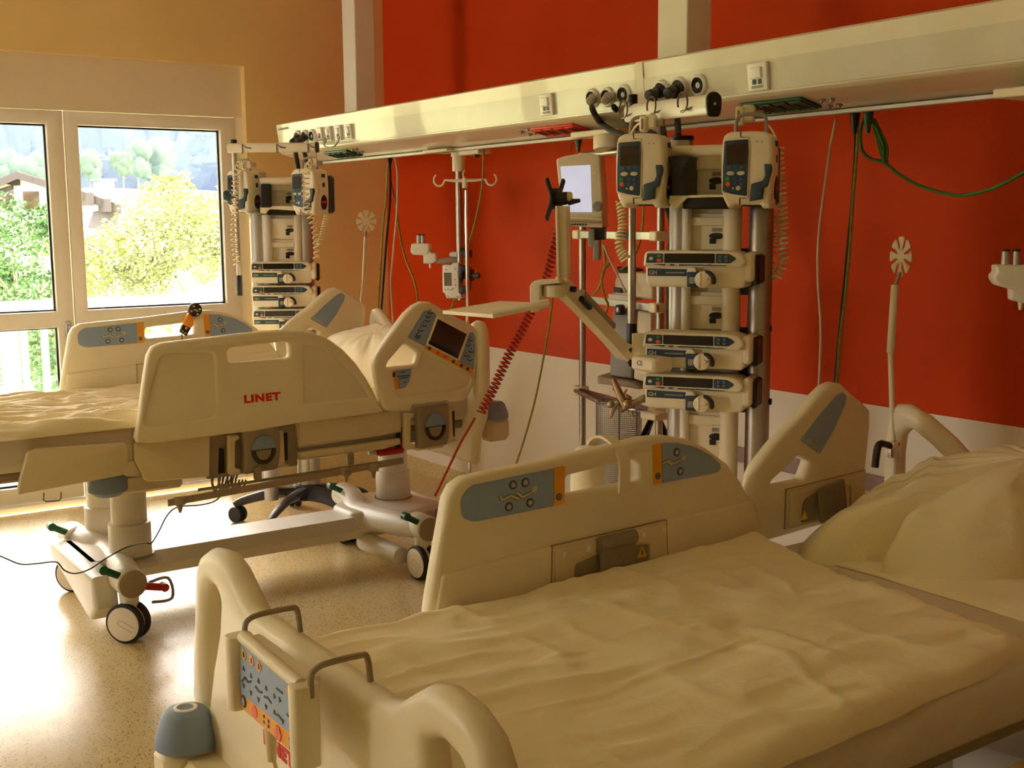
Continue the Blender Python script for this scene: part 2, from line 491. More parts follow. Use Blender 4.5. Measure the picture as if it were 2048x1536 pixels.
# glazed leaves: (kind, y of right edge, y of left edge)
def leaf(name, yr, yl, handle=None):
    root = bpy.data.objects.new(name, None); COL.objects.link(root); root.location = (-.1, (yr+yl)/2, 0.035); root['kind'] = 'structure'
    x0, x1 = -.125, -.055
    sr, sl, top, tr0, tr1, bot = .085, .07, 2.14, .985, 1.073, .13
    g = G()
    g.plate([(yl, .04), (yr, .04), (yr, top), (yl, top)], fr_x(0), x0, x0)  if False else None
    a, b = yl+sl, yr-sr
    g.plate([[(yl, .04), (yr, .04), (yr, top), (yl, top)], [(a, tr1), (b, tr1), (b, top-.072), (a, top-.072)], [(a, bot), (b, bot), (b, tr0), (a, tr0)]],
            (Vector((0, 0, 0)), Vector((0, 1, 0)), Vector((0, 0, 1)), Vector((1, 0, 0))), x0, x1, .006, 2)
    struct('frame', g, framew, root)
    for z0, z1 in ((tr1, top-.072), (bot, tr0)):
        g = G(); g.box(-.098, -.088, a-.004, b+.004, z0-.004, z1+.004); struct('pane', g, glass, root)
        g = G(); e = .009
        g.plate([[(a, z0), (b, z0), (b, z1), (a, z1)], [(a+e, z0+e), (b-e, z0+e), (b-e, z1-e), (a+e, z1-e)]], (Vector((0, 0, 0)), Vector((0, 1, 0)), Vector((0, 0, 1)), Vector((1, 0, 0))), -.112, -.098)
        struct('gasket', g, gasket, root)
    if handle:
        hy = yr-.035
        g = G(); g.box(x1, x1+.012, hy-.016, hy+.016, .93, 1.02, .006)
        g.cyl((x1+.01, hy, .99), (x1+.05, hy, .99), .009); g.tube([(x1+.05, hy, .995), (x1+.055, hy, .96), (x1+.055, hy, .86)], .009)
        struct('handle', g, alu, root, label='metal lever handle')
    return root
leaf('window_1', -.955, -1.905)
leaf('door_1', -1.913, -2.90, True)
leaf('window_2', -2.915, -3.90)
leaf('door_2', -3.908, -4.89)
root = bpy.data.objects.new('window_3', None); COL.objects.link(root); root['kind'] = 'structure'; root.location = (-.1, -6.7, .9)
g = G(); g.plate([[(-7.9, .9), (-5.5, .9), (-5.5, 2.43), (-7.9, 2.43)], [(-7.82, .98), (-6.75, .98), (-6.75, 2.35), (-7.82, 2.35)], [(-6.65, .98), (-5.58, .98), (-5.58, 2.35), (-6.65, 2.35)]], fr_x(0), -.125, -.055)
struct('frame', g, framew, root)
for a, b in ((-7.82, -6.75), (-6.65, -5.58)):
    g = G(); g.box(-.098, -.088, a-.004, b+.004, .976, 2.354); struct('pane', g, glass, root)

root = bpy.data.objects.new('added_window', None); COL.objects.link(root); root['kind'] = 'structure'; root.location = (3, YF-.1, .9)  # unseen window, added to brighten the room from the front wall
g = G(); g.plate([[(.7, .9), (2.14, .9), (2.14, 2.6), (.7, 2.6)]]+[[(.78+1.46*k, .98), (2.06+1.46*k, .98), (2.06+1.46*k, 2.52), (.78+1.46*k, 2.52)] for k in range(1)], fr_y(YF-.1), -.03, .03)
struct('frame', g, framew, root)
for k in range(1):
    g = G(); g.box(.776+1.46*k, 2.064+1.46*k, YF-.105, YF-.095, .976, 2.524); struct('pane', g, glass, root)

# ------------------------------------------------------------------ outside
white_rail = mat('white_balcony_paint', (236, 238, 236), .5, var=.01)
concrete = mat('balcony_concrete', (200, 196, 186), .8, var=.04)
bal = thing('balcony', 'white balcony with railing outside the glazed doors', 'balcony', (-1.5, -2.5, -.1))
g = G(); g.box(-1.75, -.25, -8.2, .6, -.25, -.05); obj('slab', g, concrete, bal)
g = G(); g.box(-1.60, -1.50, -8.2, .6, .985, 1.045, .01); obj('handrail', g, white_rail, bal)
g = G(); g.box(-1.575, -1.525, -8.2, .6, .0, .05, .005); obj('bottom_rail', g, white_rail, bal)
py = at(20, 700, x=-1.55).y
g0 = G(); g0.box(-1.565, -1.535, -.02, .02, .05, .985); me0 = None
k = 0
y = .55
while y > -5.2:
    if abs(y-py) > .06:
        if me0 is None:
            o = obj('baluster', g0, white_rail, bal); o.location = (0, y, 0); me0 = o
        else:
            o = me0.copy(); COL.objects.link(o); o.location = (0, y, 0)
    y -= .127
for yy in (py, py-1.9, py+1.78):
    g = G(); g.box(-1.60, -1.50, yy-.05, yy+.05, -.05, 1.0, .004); obj('post', g, white_rail, bal)

def gmat(name, rgb, var=.25, scale=3, rough=.9):
    return mat(name, rgb, rough, var=var, scale=scale)
meadow = gmat('meadow_grass', (158, 164, 112), .12, .4)
def ground_z(x, y):
    d = -x
    base = -3.4
    if d > 24: base += (d-24)*.078
    if d > 120: base += (d-120)*.42
    return base + (0.8*sin(y*.05+1.0) + .02*y)*min(1, max(0, (d-24)/40))
g = G()
xs = [-1.9, -6, -12, -18, -24, -30, -38, -46, -55, -65, -78, -92, -106, -120, -135, -155, -180, -215, -250]
ny = 72
vs = [(x, -230+460*j/ny, ground_z(x, -230+460*j/ny)) for x in xs for j in range(ny+1)]
fs = [(i*(ny+1)+j, i*(ny+1)+j+1, (i+1)*(ny+1)+j+1, (i+1)*(ny+1)+j) for i in range(len(xs)-1) for j in range(ny)]
g.add(vs, fs); o = struct('ground_outside', g, meadow, ang=None)

def crown(c, rx, ry, rz, seed, nn=20):
    """lumpy closed crown"""
    g = G(); rnd_ = random.Random(seed)
    for k in range(11):
        a = rnd_.uniform(0, 2*pi); r = rnd_.uniform(.2, .55); h = rnd_.uniform(-.4, .55)
        s_ = rnd_.uniform(.45, .7)
        g.ell((c[0]+rx*r*cos(a), c[1]+ry*r*sin(a), c[2]+rz*h), rx*s_*.85, ry*s_*.85, rz*s_*.8, 22)
    for i, p in enumerate(g.v):
        n_ = noise.noise(p*(1.2/rx)+Vector((seed, 0, 0)))*.22+noise.noise(p*(3.5/rx))*.16+noise.noise(p*(8/rx))*.08
        g.v[i] = Vector(c)+(p-Vector(c))*(1+n_)
    return g
conif = gmat('forest_foliage', (22, 34, 28), .3, .5)
rng = random.Random(4)
g = G()
for k in range(1500):
    d = rng.uniform(121, 200) if k > 450 else rng.uniform(119, 128)
    yy = CAM.y + (d+CAM.x)*(rng.uniform(.07, .52) if k % 2 else rng.uniform(-.75, .75))
    z = ground_z(-d, yy)
    r = rng.uniform(1.8, 3.6)
    b0 = len(g.v)
    g.ell((-d, yy, z+r*.9), r, r, r*rng.uniform(.9, 1.5), 16)
    q = Vector((-d, yy, z+r))
    for i in range(b0, len(g.v)):
        p = g.v[i]; g.v[i] = q+(p-q)*(1+.40*noise.noise(p*.7)+.30*noise.noise(p*1.9))
o = obj('forest', g, conif); tag(o, 'wooded hillside far behind the garden', 'forest', kind='stuff')

midg = gmat('round_tree_foliage', (46, 64, 42), .25, 1.0)
trunkm = mat('tree_bark', (130, 112, 88), .9, var=.2)
def far_tree(u, v, t, r, label, seed):
    p = at(u, v, t=t)
    zb = ground_z(p.x, p.y)
    root = thing('round_tree', label, 'tree', (p.x, p.y, zb), 'round trees at the forest edge')
    g = crown((p.x, p.y, p.z-.35*r), r*.9, r*.9, r*1.15, seed); obj('crown', g, midg, root, ang=None)
    g = G(); g.cyl((p.x, p.y, min(zb, p.z-r)-.5), (p.x, p.y, p.z-r*.3), r*.05, r*.04, 8); obj('trunk', g, trunkm, root)
for (u, v, t, r, l, s) in ((274, 306, 92, 1.5, 'rounded pale tree left of the pair in front of the wooded hill', 1), (318, 308, 95, 1.9, 'largest round tree below the wooded hill right of centre', 2),
                           (60, 334, 90, 1.5, 'round bluish tree behind the dark chalet gable', 3), (178, 328, 88, 1.1, 'small round tree left of the window centre at the meadow edge', 4),
                           (8, 326, 90, 1.4, 'round tree cut by the left edge behind the chalet', 5), (245, 322, 84, .9, 'smallest round shrub below the pair of round trees', 6)):
    far_tree(u, v, t, r, l, s)

haze_m = bpy.data.materials.new('valley_haze'); haze_m.use_nodes = True; nt_ = haze_m.node_tree
for n_ in list(nt_.nodes):
    if n_.type != 'OUTPUT_MATERIAL': nt_.nodes.remove(n_)
vs_ = nt_.nodes.new('ShaderNodeVolumeScatter'); vs_.inputs['Color'].default_value = (.34, .50, 1.0, 1); vs_.inputs['Density'].default_value = .0030; vs_.inputs['Anisotropy'].default_value = .2
nt_.links.new(vs_.outputs[0], [n_ for n_ in nt_.nodes if n_.type == 'OUTPUT_MATERIAL'][0].inputs['Volume'])
g = G(); g.box(-260, -68, -230, 230, -12, 90); o = obj('valley_haze', g, haze_m, ang=None); tag(o, 'bluish haze in front of the wooded hillside', 'haze', kind='stuff')

# chalets
plaster = mat('pale_plaster', (232, 226, 210), .8, var=.03)
darkwood = mat('dark_weathered_wood', (40, 32, 30), .8, var=.12)
shingle = mat('grey_roof_shingle', (62, 58, 60), .8, var=.15)
def V3(p): return Vector(p)
def slab(g, a, b, c, d, th):
    """thick quad from four corners"""
    n = (V3(b)-V3(a)).cross(V3(d)-V3(a)).normalized()*th
    q = [V3(a), V3(b), V3(c), V3(d)]; q += [p-n for p in q]
    g.add(q, [(0, 1, 2, 3), (7, 6, 5, 4), (0, 4, 5, 1), (1, 5, 6, 2), (2, 6, 7, 3), (3, 7, 4, 0)])
def chalet():
    t = 62
    root_p = at(50, 400, t=t)
    root = thing('chalet', 'pale chalet with dark wooden gable and rake boards, left', 'house', (root_p.x, root_p.y, ground_z(root_p.x, root_p.y)))
    back = Vector((-1, .25, 0)).normalized()*9
    def P(u, v, tt=t): return at(u, v, t=tt)
    L, A, Rr = P(-30, 372), P(36, 343), P(150, 378)
    base = Vector((0, 0, -6))
    g = G(); w0, w1 = P(-22, 372), P(140, 380)
    pts = [w0+base, w1+base, w1, A-Vector((0, 0, .3)), w0]
    g.add(pts+[p+back for p in pts], [(0, 1, 2, 3, 4), (9, 8, 7, 6, 5), (0, 5, 6, 1), (1, 6, 7, 2), (4, 9, 5, 0)]); obj('wall', g, plaster, root)
    f = Vector((1, -.25, 0)).normalized()*1.1
    g = G(); slab(g, L+f, A+f, A+back, L+back, .22); slab(g, A+f, Rr+f, Rr+back, A+back, .22); obj('roof', g, shingle, root)
    for a, b in ((L, A), (A, Rr)):
        g = G(); d = (b-a).normalized(); slab(g, a+f*1.02-Vector((0, 0, .05)), b+f*1.02-Vector((0, 0, .05)), b+f*1.02-Vector((0, 0, .42)), a+f*1.02-Vector((0, 0, .42)), .1); obj('rake_board', g, darkwood, root)
    g = G(); p0, p1, p2 = P(2, 366), P(40, 352), P(30, 372)
    slab(g, p0+f*.2, p1+f*.2, p1+f*.2-Vector((0, 0, .5)), p2+f*.2, .2); slab(g, P(4, 380)+f*.3, P(28, 372)+f*.3, P(28, 379)+f*.3, P(4, 386)+f*.3, .3)
    obj('gable_panel', g, darkwood, root)
    for k, (u, v) in enumerate(((62, 402), (12, 400))):
        g = G(); c = P(u, v)+f*.1; slab(g, c+Vector((0, -.4, .5)), c+Vector((0, .4, .5)), c+Vector((0, .4, -.5)), c+Vector((0, -.4, -.5)), .1); obj('window', g, lcdoff, root)
def chalet2():
    t = 52
    rp = at(190, 440, t=t)
    root = thing('house', 'white house with dark sloping roof edge and grey shingled lower roof', 'house', (rp.x, rp.y, ground_z(rp.x, rp.y)))
    def P(u, v, tt=t): return at(u, v, t=tt)
    back = Vector((-1, .3, 0)).normalized()*8
    f = Vector((1, -.3, 0)).normalized()*.9
    a, b = P(120, 366), P(243, 411)
    g = G(); slab(g, a+f, b+f, b+back, a+back, .25); obj('roof', g, shingle, root)
    g = G(); slab(g, a+f*1.02, b+f*1.02, b+f*1.02-Vector((0, 0, .38)), a+f*1.02-Vector((0, 0, .38)), .1); obj('rake_board', g, darkwood, root)
    g = G(); w0, w1 = P(110, 372), P(226, 410); base = Vector((0, 0, -6)); pts = [w0+base, w1+base, w1, w0]
    g.add(pts+[p+back for p in pts], [(0, 1, 2, 3), (7, 6, 5, 4), (0, 4, 5, 1), (1, 5, 6, 2)]); obj('wall', g, plaster, root)
    g = G(); slab(g, P(190, 424), P(242, 418), P(234, 458), P(178, 458), .2); obj('lower_roof', g, shingle, root)
    for (u, v) in ((176, 396), (210, 408)):
        g = G(); c = P(u, v)+f*.9; g.box(c.x-.5, c.x+.5, c.y-.14, c.y+.14, c.z-.35, c.z+.2); obj('rafter', g, darkwood, root)
    g = G(); c = P(208, 383, t+6); g.box(c.x-.6, c.x+.6, c.y-.35, c.y+.35, c.z-1.2, c.z+.5, .02); g.box(c.x-.7, c.x+.7, c.y-.45, c.y+.45, c.z+.5, c.z+.6); obj('chimney', g, mat('lead_grey_chimney', (130, 136, 146), .6), root)
chalet(); chalet2()

# garden trees and shrubs made of single leaves
leafA = gmat('yellow_green_leaves', (128, 136, 76), .3, 6); leafB = gmat('fresh_green_leaves', (66, 96, 52), .3, 6); leafC = gmat('olive_green_leaves', (98, 104, 62), .3, 6)
def leafy(name, c, rx, ry, rz, n, size, m, label, cat, seed, group=None, blobs=9):
    R = random.Random(seed); cx, cy, cz = c
    zb = ground_z(cx, cy)
    root = thing(name, label, cat, (cx, cy, zb), group)
    B = [(R.uniform(-.65, .65), R.uniform(-.65, .65), R.uniform(-.7, .7), R.uniform(.28, .5)) for _ in range(blobs)]
    vs = []; fs = []
    for i in range(n):
        b = R.choice(B); d = Vector((R.gauss(0, 1), R.gauss(0, 1), R.gauss(0, 1))).normalized()*(b[3]*(R.random()**.35))
        p = Vector((cx+rx*(b[0]+d.x), cy+ry*(b[1]+d.y), cz+rz*(b[2]+d.z)))
        a = Vector((R.gauss(0, 1), R.gauss(0, 1), R.gauss(0, .7))).normalized(); e = a.orthogonal().normalized()
        s_ = size*R.uniform(.6, 1.3); k = len(vs)
        vs += [p, p+a*s_*.5+e*s_*.28, p+a*s_, p+a*s_*.5-e*s_*.28]; fs.append((k, k+1, k+2, k+3))
    g = G(); g.add(vs, fs)
    me = bpy.data.meshes.new('foliage'); off = root.location; me.from_pydata([v-off for v in g.v], [], g.f); me.materials.append(m)
    o = bpy.data.objects.new('foliage', me); COL.objects.link(o); o.parent = root; o['kind'] = 'stuff'
    g = G()
    top = Vector((cx, cy, cz+rz*.3)); g.tube([(cx, cy, zb-.1), (cx+.05, cy, (zb+cz)/2), top], [.045*rz, .03*rz, .012*rz], 7)
    for b in B[:6]:
        g.tube([(cx, cy, cz-rz*.6), (cx+rx*b[0]*.5, cy+ry*b[1]*.5, cz-rz*.1), (cx+rx*b[0], cy+ry*b[1], cz+rz*b[2])], [.016*rz, .012*rz, .005*rz], 5)
    obj('trunk', g, trunkm, root)
    return root
def lc(u, v, t): return tuple(at(u, v, t=t))
G1 = 'garden trees below the balcony'
leafy('garden_tree', lc(30, 520, 17), 1.1, 1.1, 1.0, 5200, .085, leafB, 'fresh green tree outside the left door pane', 'tree', 1)
leafy('garden_tree', lc(322, 470, 17), .62, .85, .80, 3200, .08, leafA, 'tall yellow green tree in the middle of the large window pane', 'tree', 2, blobs=12)
leafy('garden_tree', lc(398, 432, 20), .8, .95, .72, 3600, .085, leafA, 'pale yellow tree at the right edge of the large window pane', 'tree', 3)
leafy('garden_shrub', lc(365, 525, 14.5), .9, .9, .6, 4200, .065, leafC, 'olive shrub low in the right half of the large pane', 'shrub', 4)
leafy('garden_shrub', lc(225, 562, 15), .9, .85, .55, 4200, .07, leafA, 'yellow shrub low in the left half of the large pane', 'shrub', 5)
leafy('garden_shrub', lc(40, 700, 12), 1.1, 1.2, .75, 5200, .07, leafB, 'dark green shrub behind the balusters at the left edge', 'shrub', 6)
leafy('garden_shrub', lc(330, 660, 12.5), 1.1, 1.3, .55, 4200, .07, leafA, 'yellow green shrub behind the balusters under the large pane', 'shrub', 7)
leafy('garden_shrub', lc(150, 640, 13), .8, .8, .6, 2600, .07, leafB, 'green shrub behind the door handle stile', 'shrub', 8)
# paddock fence
fr_ = thing('paddock_fence', 'dark wooden fence left in the large window pane', 'fence', tuple(at(178, 500, t=26)))
for k in range(3):
    a, b = at(120, 480+9*k, t=26), at(207, 483+8*k, t=26); g = G(); g.tube([a, b], .03, 5); obj('rail', g, darkwood, fr_)
for u in (128, 173, 204):
    a = at(u, 474, t=26); g = G(); g.cyl((a.x, a.y, ground_z(a.x, a.y)-.1), (a.x, a.y, a.z), .05, n=7); obj('post', g, darkwood, fr_)
# ------------------------------------------------------------------ bed-head supply beam
BX0, BX1 = .30, 7.6
beam = thing('supply_beam', 'long cream enamelled bed-head supply beam in front of the orange wall', 'supply beam', (4.0, -.7, 1.88))
prof = [(-.85, 2.078), (-.843, 2.027), (-.83, 1.928), (-.822, 1.921), (-.812, 1.917), (-.645, 1.876), (-.60, 1.873), (-.53, 1.90), (-.50, 2.0), (-.50, 2.078), (-.84, 2.085)]
YZ = (Vector((0, 0, 0)), Vector((0, 1, 0)), Vector((0, 0, 1)), Vector((1, 0, 0)))
g = G(); g.plate(prof, YZ, BX0, BX1); obj('housing', g, beamm, beam, ang=25)
g = G(); g.plate([(-.8465, 2.026), (-.8365, 1.934), (-.83, 1.934), (-.84, 2.026)], YZ, BX0+.01, BX1-.01); obj('front_panel', g, beamp, beam)
g = G(); g.box(BX0, BX1, -.655, -.628, 1.862, 1.876, .002); obj('mounting_rail', g, alu, beam)
for xx in (at(1283, 140, y=-.84).x,):
    g = G(); g.plate([(-.853, 2.081), (-.8485, 2.03), (-.836, 1.92), (-.81, 1.910), (-.80, 1.96), (-.84, 2.0)], YZ, xx-.018, xx+.018); obj('joint_cover', g, beamm, beam)
for xa, xb_ in ((.85, .99), (3.33, 3.485), (5.82, 5.97)):
    g = G(); g.box(xa, xb_, -.70, -.585, 2.07, ZC, .004); obj('support_column', g, offwhite, beam)
fU = Vector((1, 0, 0)); fV = Vector((0, -.013, .099)).normalized(); fN = fU.cross(fV)
FF = (Vector((0, -.8325, 1.934)), fU, fV, fN)
bU = Vector((1, 0, 0)); bV = Vector((0, -.19, .045)).normalized(); bN = bU.cross(bV)
FB = (Vector((0, -.812, 1.917)), bU, bV, bN)
def onf(fr, u, v): return tr_f([(u, v)], fr)[0]
def P3(fr, p, h=0): return fr[0]+fr[1]*p[0]+fr[2]*p[1]+fr[3]*h
# gas outlets
def gas_outlet(u, v, plug=None):
    c = onf(FF, u, v); o0 = P3(FF, c)
    g = G(); g.lathe(o0, fN, [(.003, .036), (.009, .036), (.014, .031), (.014, .027), (.011, .026)], 28); o = obj('gas_outlet', g, whitepl, beam)
    g = G(); g.lathe(o0+fN*.010, fN, [(0, .025), (.006, .025), (.008, .021), (.004, .015), (.0, .008)], 24); obj('socket_ring', g, black, o)
    return o0
for u, v in ((597, 274), (612, 273), (627, 272), (1187, 197), (1217, 194), (1250, 189), (1325, 181), (1360, 175), (1400, 170)):
    gas_outlet(u, v)
def wall_socket(u, v, w, h, kind):
    c = onf(FF, u, v); g = G(); g.plate(rect(c[0]-w/2, c[0]+w/2, c[1]-h/2, c[1]+h/2, .004), FF, .002, .016, .004)
    o = obj('data_socket' if kind != 'rocker' else 'rocker_switch', g, whitepl, beam)
    if kind == 'rocker':
        g = G(); g.plate(rect(c[0]-w*.16, c[0]+w*.16, c[1]-h*.22, c[1]+h*.1, .002), FF, .015, .02, .001); obj('key', g, red, o)
    else:
        g = G(); g.plate(rect(c[0]-w*.3, c[0]+w*.28, c[1]-h*.05, c[1]+h*.34, .003), FF, .015, .024, .003); obj('cover_flap', g, whitepl, o)
        for k in (-1, 1):
            g = G(); g.plate(rect(c[0]+k*w*.14-w*.09, c[0]+k*w*.14+w*.09, c[1]-h*.26, c[1]-h*.08, .001), FF, .0155, .018); obj('port', g, black, o)
        g = G(); g.plate(rect(c[0]-w*.3, c[0]+w*.3, c[1]-h*.40, c[1]-h*.30, .001), FF, .0155, .017); obj('print', g, labelgr, o)
wall_socket(644, 269, .05, .075, 'rocker')
for u, v in ((661, 267), (681, 265), (702, 263)): wall_socket(u, v, .052, .075, 'data')
wall_socket(1098, 209, .08, .082, 'data'); wall_socket(1521, 153, .082, .085, 'data')
def power_strip(ul, vl, ur, vr, m, mname):
    a = onf(FB, ul, vl); b = onf(FB, ur, vr)
    x0, x1 = min(a[0], b[0]), max(a[0], b[0]); yc = (a[1]+b[1])/2 - .0
    yc = -.074; y0, y1 = yc-.050, yc+.050
    g = G(); g.plate(rect(x0, x1, y0, y1, .004), FB, .0, .010, .003); o = obj('power_strip', g, m, beam, label=mname+' four-way power socket strip')
    w = (x1-x0)/4
    for k in range(4):
        cx = x0+w*(k+.5)
        g = G(); g.plate([rect(cx-w*.43, cx+w*.43, y0+.008, y1-.008, .008), rect(cx-w*.34, cx+w*.34, y0+.020, y1-.020, .010)], FB, .009, .015, .002); q = obj('socket', g, m, o)
        g = G(); g.plate(rect(cx-w*.35, cx+w*.35, y0+.019, y1-.019, .010), FB, .009, .0112); obj('socket_well', g, darkbr if m is redsock else rubber, o)
power_strip(650, 304, 709, 303, greend, 'green')
power_strip(1074, 260, 1158, 250, redsock, 'orange-red')
power_strip(1507, 217, 1632, 205, greend, 'green')
for u, v in ((1043, 262), (1056, 257), (1060, 267), (1071, 264), (1644, 198), (1663, 197), (1659, 210), (1679, 208), (705, 298), (713, 297), (717, 303), (725, 302)):
    c = onf(FB, u, v); g = G(); g.lathe(P3(FB, c), bN, [(0, .011), (.006, .011), (.006, .006), (.012, .005)], 14); obj('earth_pin', g, steel, beam)
c = onf(FF, 567, 257)
text('brand_lettering', 'medizintechnik', .022, labelgr, P3(FF, c, .003), fU, fV, beam, bold=.0002)

# ------------------------------------------------------------------ hospital beds
XN, XF = 2.37, 1.37
DB2 = Vector((3.05, 0.03, -.135))
def sh(pts, d): return [(p[0]-d.y, p[1]-d.z) for p in pts]
# outlines read once from the picture: outer faces on the near rails of the far bed, inner faces on the rails of the near bed
CR1 = lambda pts: tr_x(crop(250, 580, 3.938, pts), XN+.02)
foot_out = CR1([(82, 1165), (110, 1020), (150, 700), (178, 520), (215, 450), (290, 418), (500, 392), (700, 372), (900, 345), (1100, 325), (1280, 315), (1390, 320), (1500, 342), (1620, 395), (1720, 470), (1820, 575), (1900, 690), (1955, 790), (1995, 880), (2035, 950), (2000, 968), (1700, 1008), (1400, 1045), (1000, 1115), (700, 1150), (400, 1190), (180, 1212), (100, 1205)])
foot_hole = rnd(CR1([(808, 460), (1290, 402), (1298, 535), (812, 578)]), .02)
rec_l = rnd(CR1([(275, 540), (330, 505), (700, 490), (720, 1005), (140, 1080)]), [.03, .05, .02, .03, .03])
rec_r = CR1([(1415, 895), (1405, 440), (1500, 455), (1600, 500), (1700, 570), (1800, 660), (1880, 760), (1930, 850)])
rec_c = rnd(CR1([(760, 640), (1370, 590), (1385, 900), (765, 1000)]), .03)
CR2 = lambda pts: tr_x(crop(560, 560, 3.073, pts), XN+.02)
head_out = CR2([(655, 802), (632, 770), (605, 680), (588, 600), (578, 530), (590, 470), (640, 390), (700, 300), (770, 205), (825, 155), (870, 133), (920, 133), (965, 158), (1060, 215), (1150, 258), (1195, 285), (1213, 330), (1215, 420), (1205, 540), (1190, 640), (1168, 700), (1130, 745), (1045, 752), (1030, 742), (815, 768), (800, 806), (700, 808)])
head_hole = rnd(CR2([(765, 388), (848, 448), (828, 522), (652, 540), (662, 505)]), .015)
head_rec = rnd(CR2([(690, 560), (860, 535), (880, 440), (1180, 600), (1150, 665), (720, 715)]), .02)
# inner faces, picture of the near bed, taken back to the far bed's place
CI = lambda pts: sh(tr_x(crop(860, 840, 3.0118, pts), XF+DB2.x+.0225), DB2)
foot_in = CI([(-20, 1330), (5, 1100), (55, 800), (110, 480), (150, 400), (220, 350), (400, 310), (600, 270), (800, 228), (1100, 155), (1300, 108), (1430, 97), (1560, 118), (1680, 175), (1800, 265), (1880, 370), (1940, 490), (1975, 600), (2000, 720), (2005, 830), (1400, 980), (700, 1150)])
foot_in_hole = rnd(CI([(822, 342), (1262, 235), (1262, 370), (822, 462)]), .015)
st_l = rnd(CI([(745, 290), (745, 518), (260, 614), (190, 590), (182, 470), (240, 395)]), [.001, .001, .03, .05, .05, .03], 6)
st_lo = rnd(CI([(747, 288), (810, 273), (808, 505), (747, 519)]), .006)
st_ro = rnd(CI([(1340, 150), (1391, 139), (1394, 382), (1345, 391)]), .006)
st_r = CI([(1394, 139), (1490, 138), (1590, 160), (1690, 212), (1745, 262), (1750, 290), (1735, 312), (1690, 325), (1540, 352), (1397, 381)])
CH = lambda pts: sh(tr_x(crop(1450, 720, 3.413, pts), XF+DB2.x+.0225), DB2)
head_in = CH([(260, 1250), (235, 1150), (205, 1020), (184, 880), (190, 800), (225, 725), (330, 590), (430, 480), (520, 390), (640, 240), (700, 180), (755, 155), (805, 163), (850, 205), (960, 300), (1000, 345), (1000, 450), (985, 600), (968, 760), (960, 1060), (600, 1150)])
head_in_hole = rnd(CH([(515, 655), (590, 690), (540, 820), (345, 862), (322, 840)]), .012)
head_st = smooth([Vector((a, b, 0)) for a, b in CH([(510, 548), (640, 380), (760, 240), (800, 218), (828, 245), (820, 300), (745, 470), (645, 640)])], 1, True)
head_st = rnd([(p.x, p.y) for p in head_st], .006)

def button(g, c, fr, h, r, ang):
    """dark ring with a pale triangle"""
    g.plate([circ(c[0], c[1], r, 18)], fr, h, h+.0012, mi=0)
    g.plate([circ(c[0], c[1], r*.74, 18)], fr, h+.0012, h+.0018, mi=1)
    g.plate([[(c[0]+r*.6*cos(ang+k*2*pi/3), c[1]+r*.6*sin(ang+k*2*pi/3)) for k in range(3)]], fr, h+.0018, h+.0026, mi=2)
def seg2(g, a, b, w, fr, h, mi, h1=.001):
    a, b = Vector(a), Vector(b); d = (b-a).normalized(); n = Vector((-d.y, d.x))*w/2
    g.plate([[tuple(a-n), tuple(b-n), tuple(b+n), tuple(a+n)]], fr, h, h+h1, mi=mi)
def person_icon(g, pts, head, w, fr, h):
    for a, b in zip(pts, pts[1:]): seg2(g, a, b, w*1.45, fr, h, 0, .0006)
    for a, b in zip(pts, pts[1:]): seg2(g, a, b, w, fr, h, 2, .0012)
    g.plate([circ(head[0], head[1], w*1.05, 14)], fr, h, h+.0012, mi=2)

def wrap_board(xc, yb, sgn):
    def f(q):
        d = abs(q.x-xc)-.36
        if d > 0: q = Vector((q.x-(.25*d*d*(1 if q.x > xc else -1)), q.y+sgn*(.9*d*d+.28*d), q.z))
        return q
    return f
def board_outline(xc, z0, kind):
    """symmetrical board with a raised grip at each end"""
    if kind == 'footboard':
        half = [(0, .0), (.25, .0), (.295, .01), (.345, .042), (.385, .066), (.43, .078), (.50, .070), (.55, .046), (.575, .01), (.588, -.06), (.615, -.18), (.63, -.27), (.61, -.33), (.55, -.40), (.51, -.47), (.48, -.57), (.0, -.57)]
    else:
        half = [(0, -.25), (.16, -.25), (.20, -.22), (.24, -.13), (.285, -.045), (.34, .0), (.43, .055), (.50, .082), (.54, .078), (.565, .04), (.575, -.03), (.575, -.20), (.55, -.34), (.50, -.42), (.47, -.55), (.0, -.55)]
    n = len(half)
    return [(xc-p[0], z0+p[1]) for p in reversed(half[1:-1])][0:0]+[(xc+p[0], z0+p[1]) for p in half]+[(xc-p[0], z0+p[1]) for p in reversed(half[1:-1])]
def board_hole(xc, z0, sg, kind):
    p = [(.395, -.012), (.44, .006), (.49, -.004), (.518, -.035), (.540, -.12), (.552, -.22), (.548, -.29), (.52, -.27), (.455, -.17), (.405, -.08)] if kind == 'footboard' else \
        [(.305, -.10), (.42, -.022), (.485, .012), (.512, -.01), (.518, -.07), (.515, -.22), (.47, -.29), (.33, -.29), (.285, -.22), (.28, -.15)]
    if kind == 'footboard' and sg < 0: p = [(.430, -.015), (.455, .0), (.49, -.004), (.515, -.035), (.535, -.12), (.548, -.22), (.546, -.28), (.53, -.27), (.49, -.17), (.445, -.08)]
    return rnd([(xc+sg*x, z0+z) for x, z in p], .012)

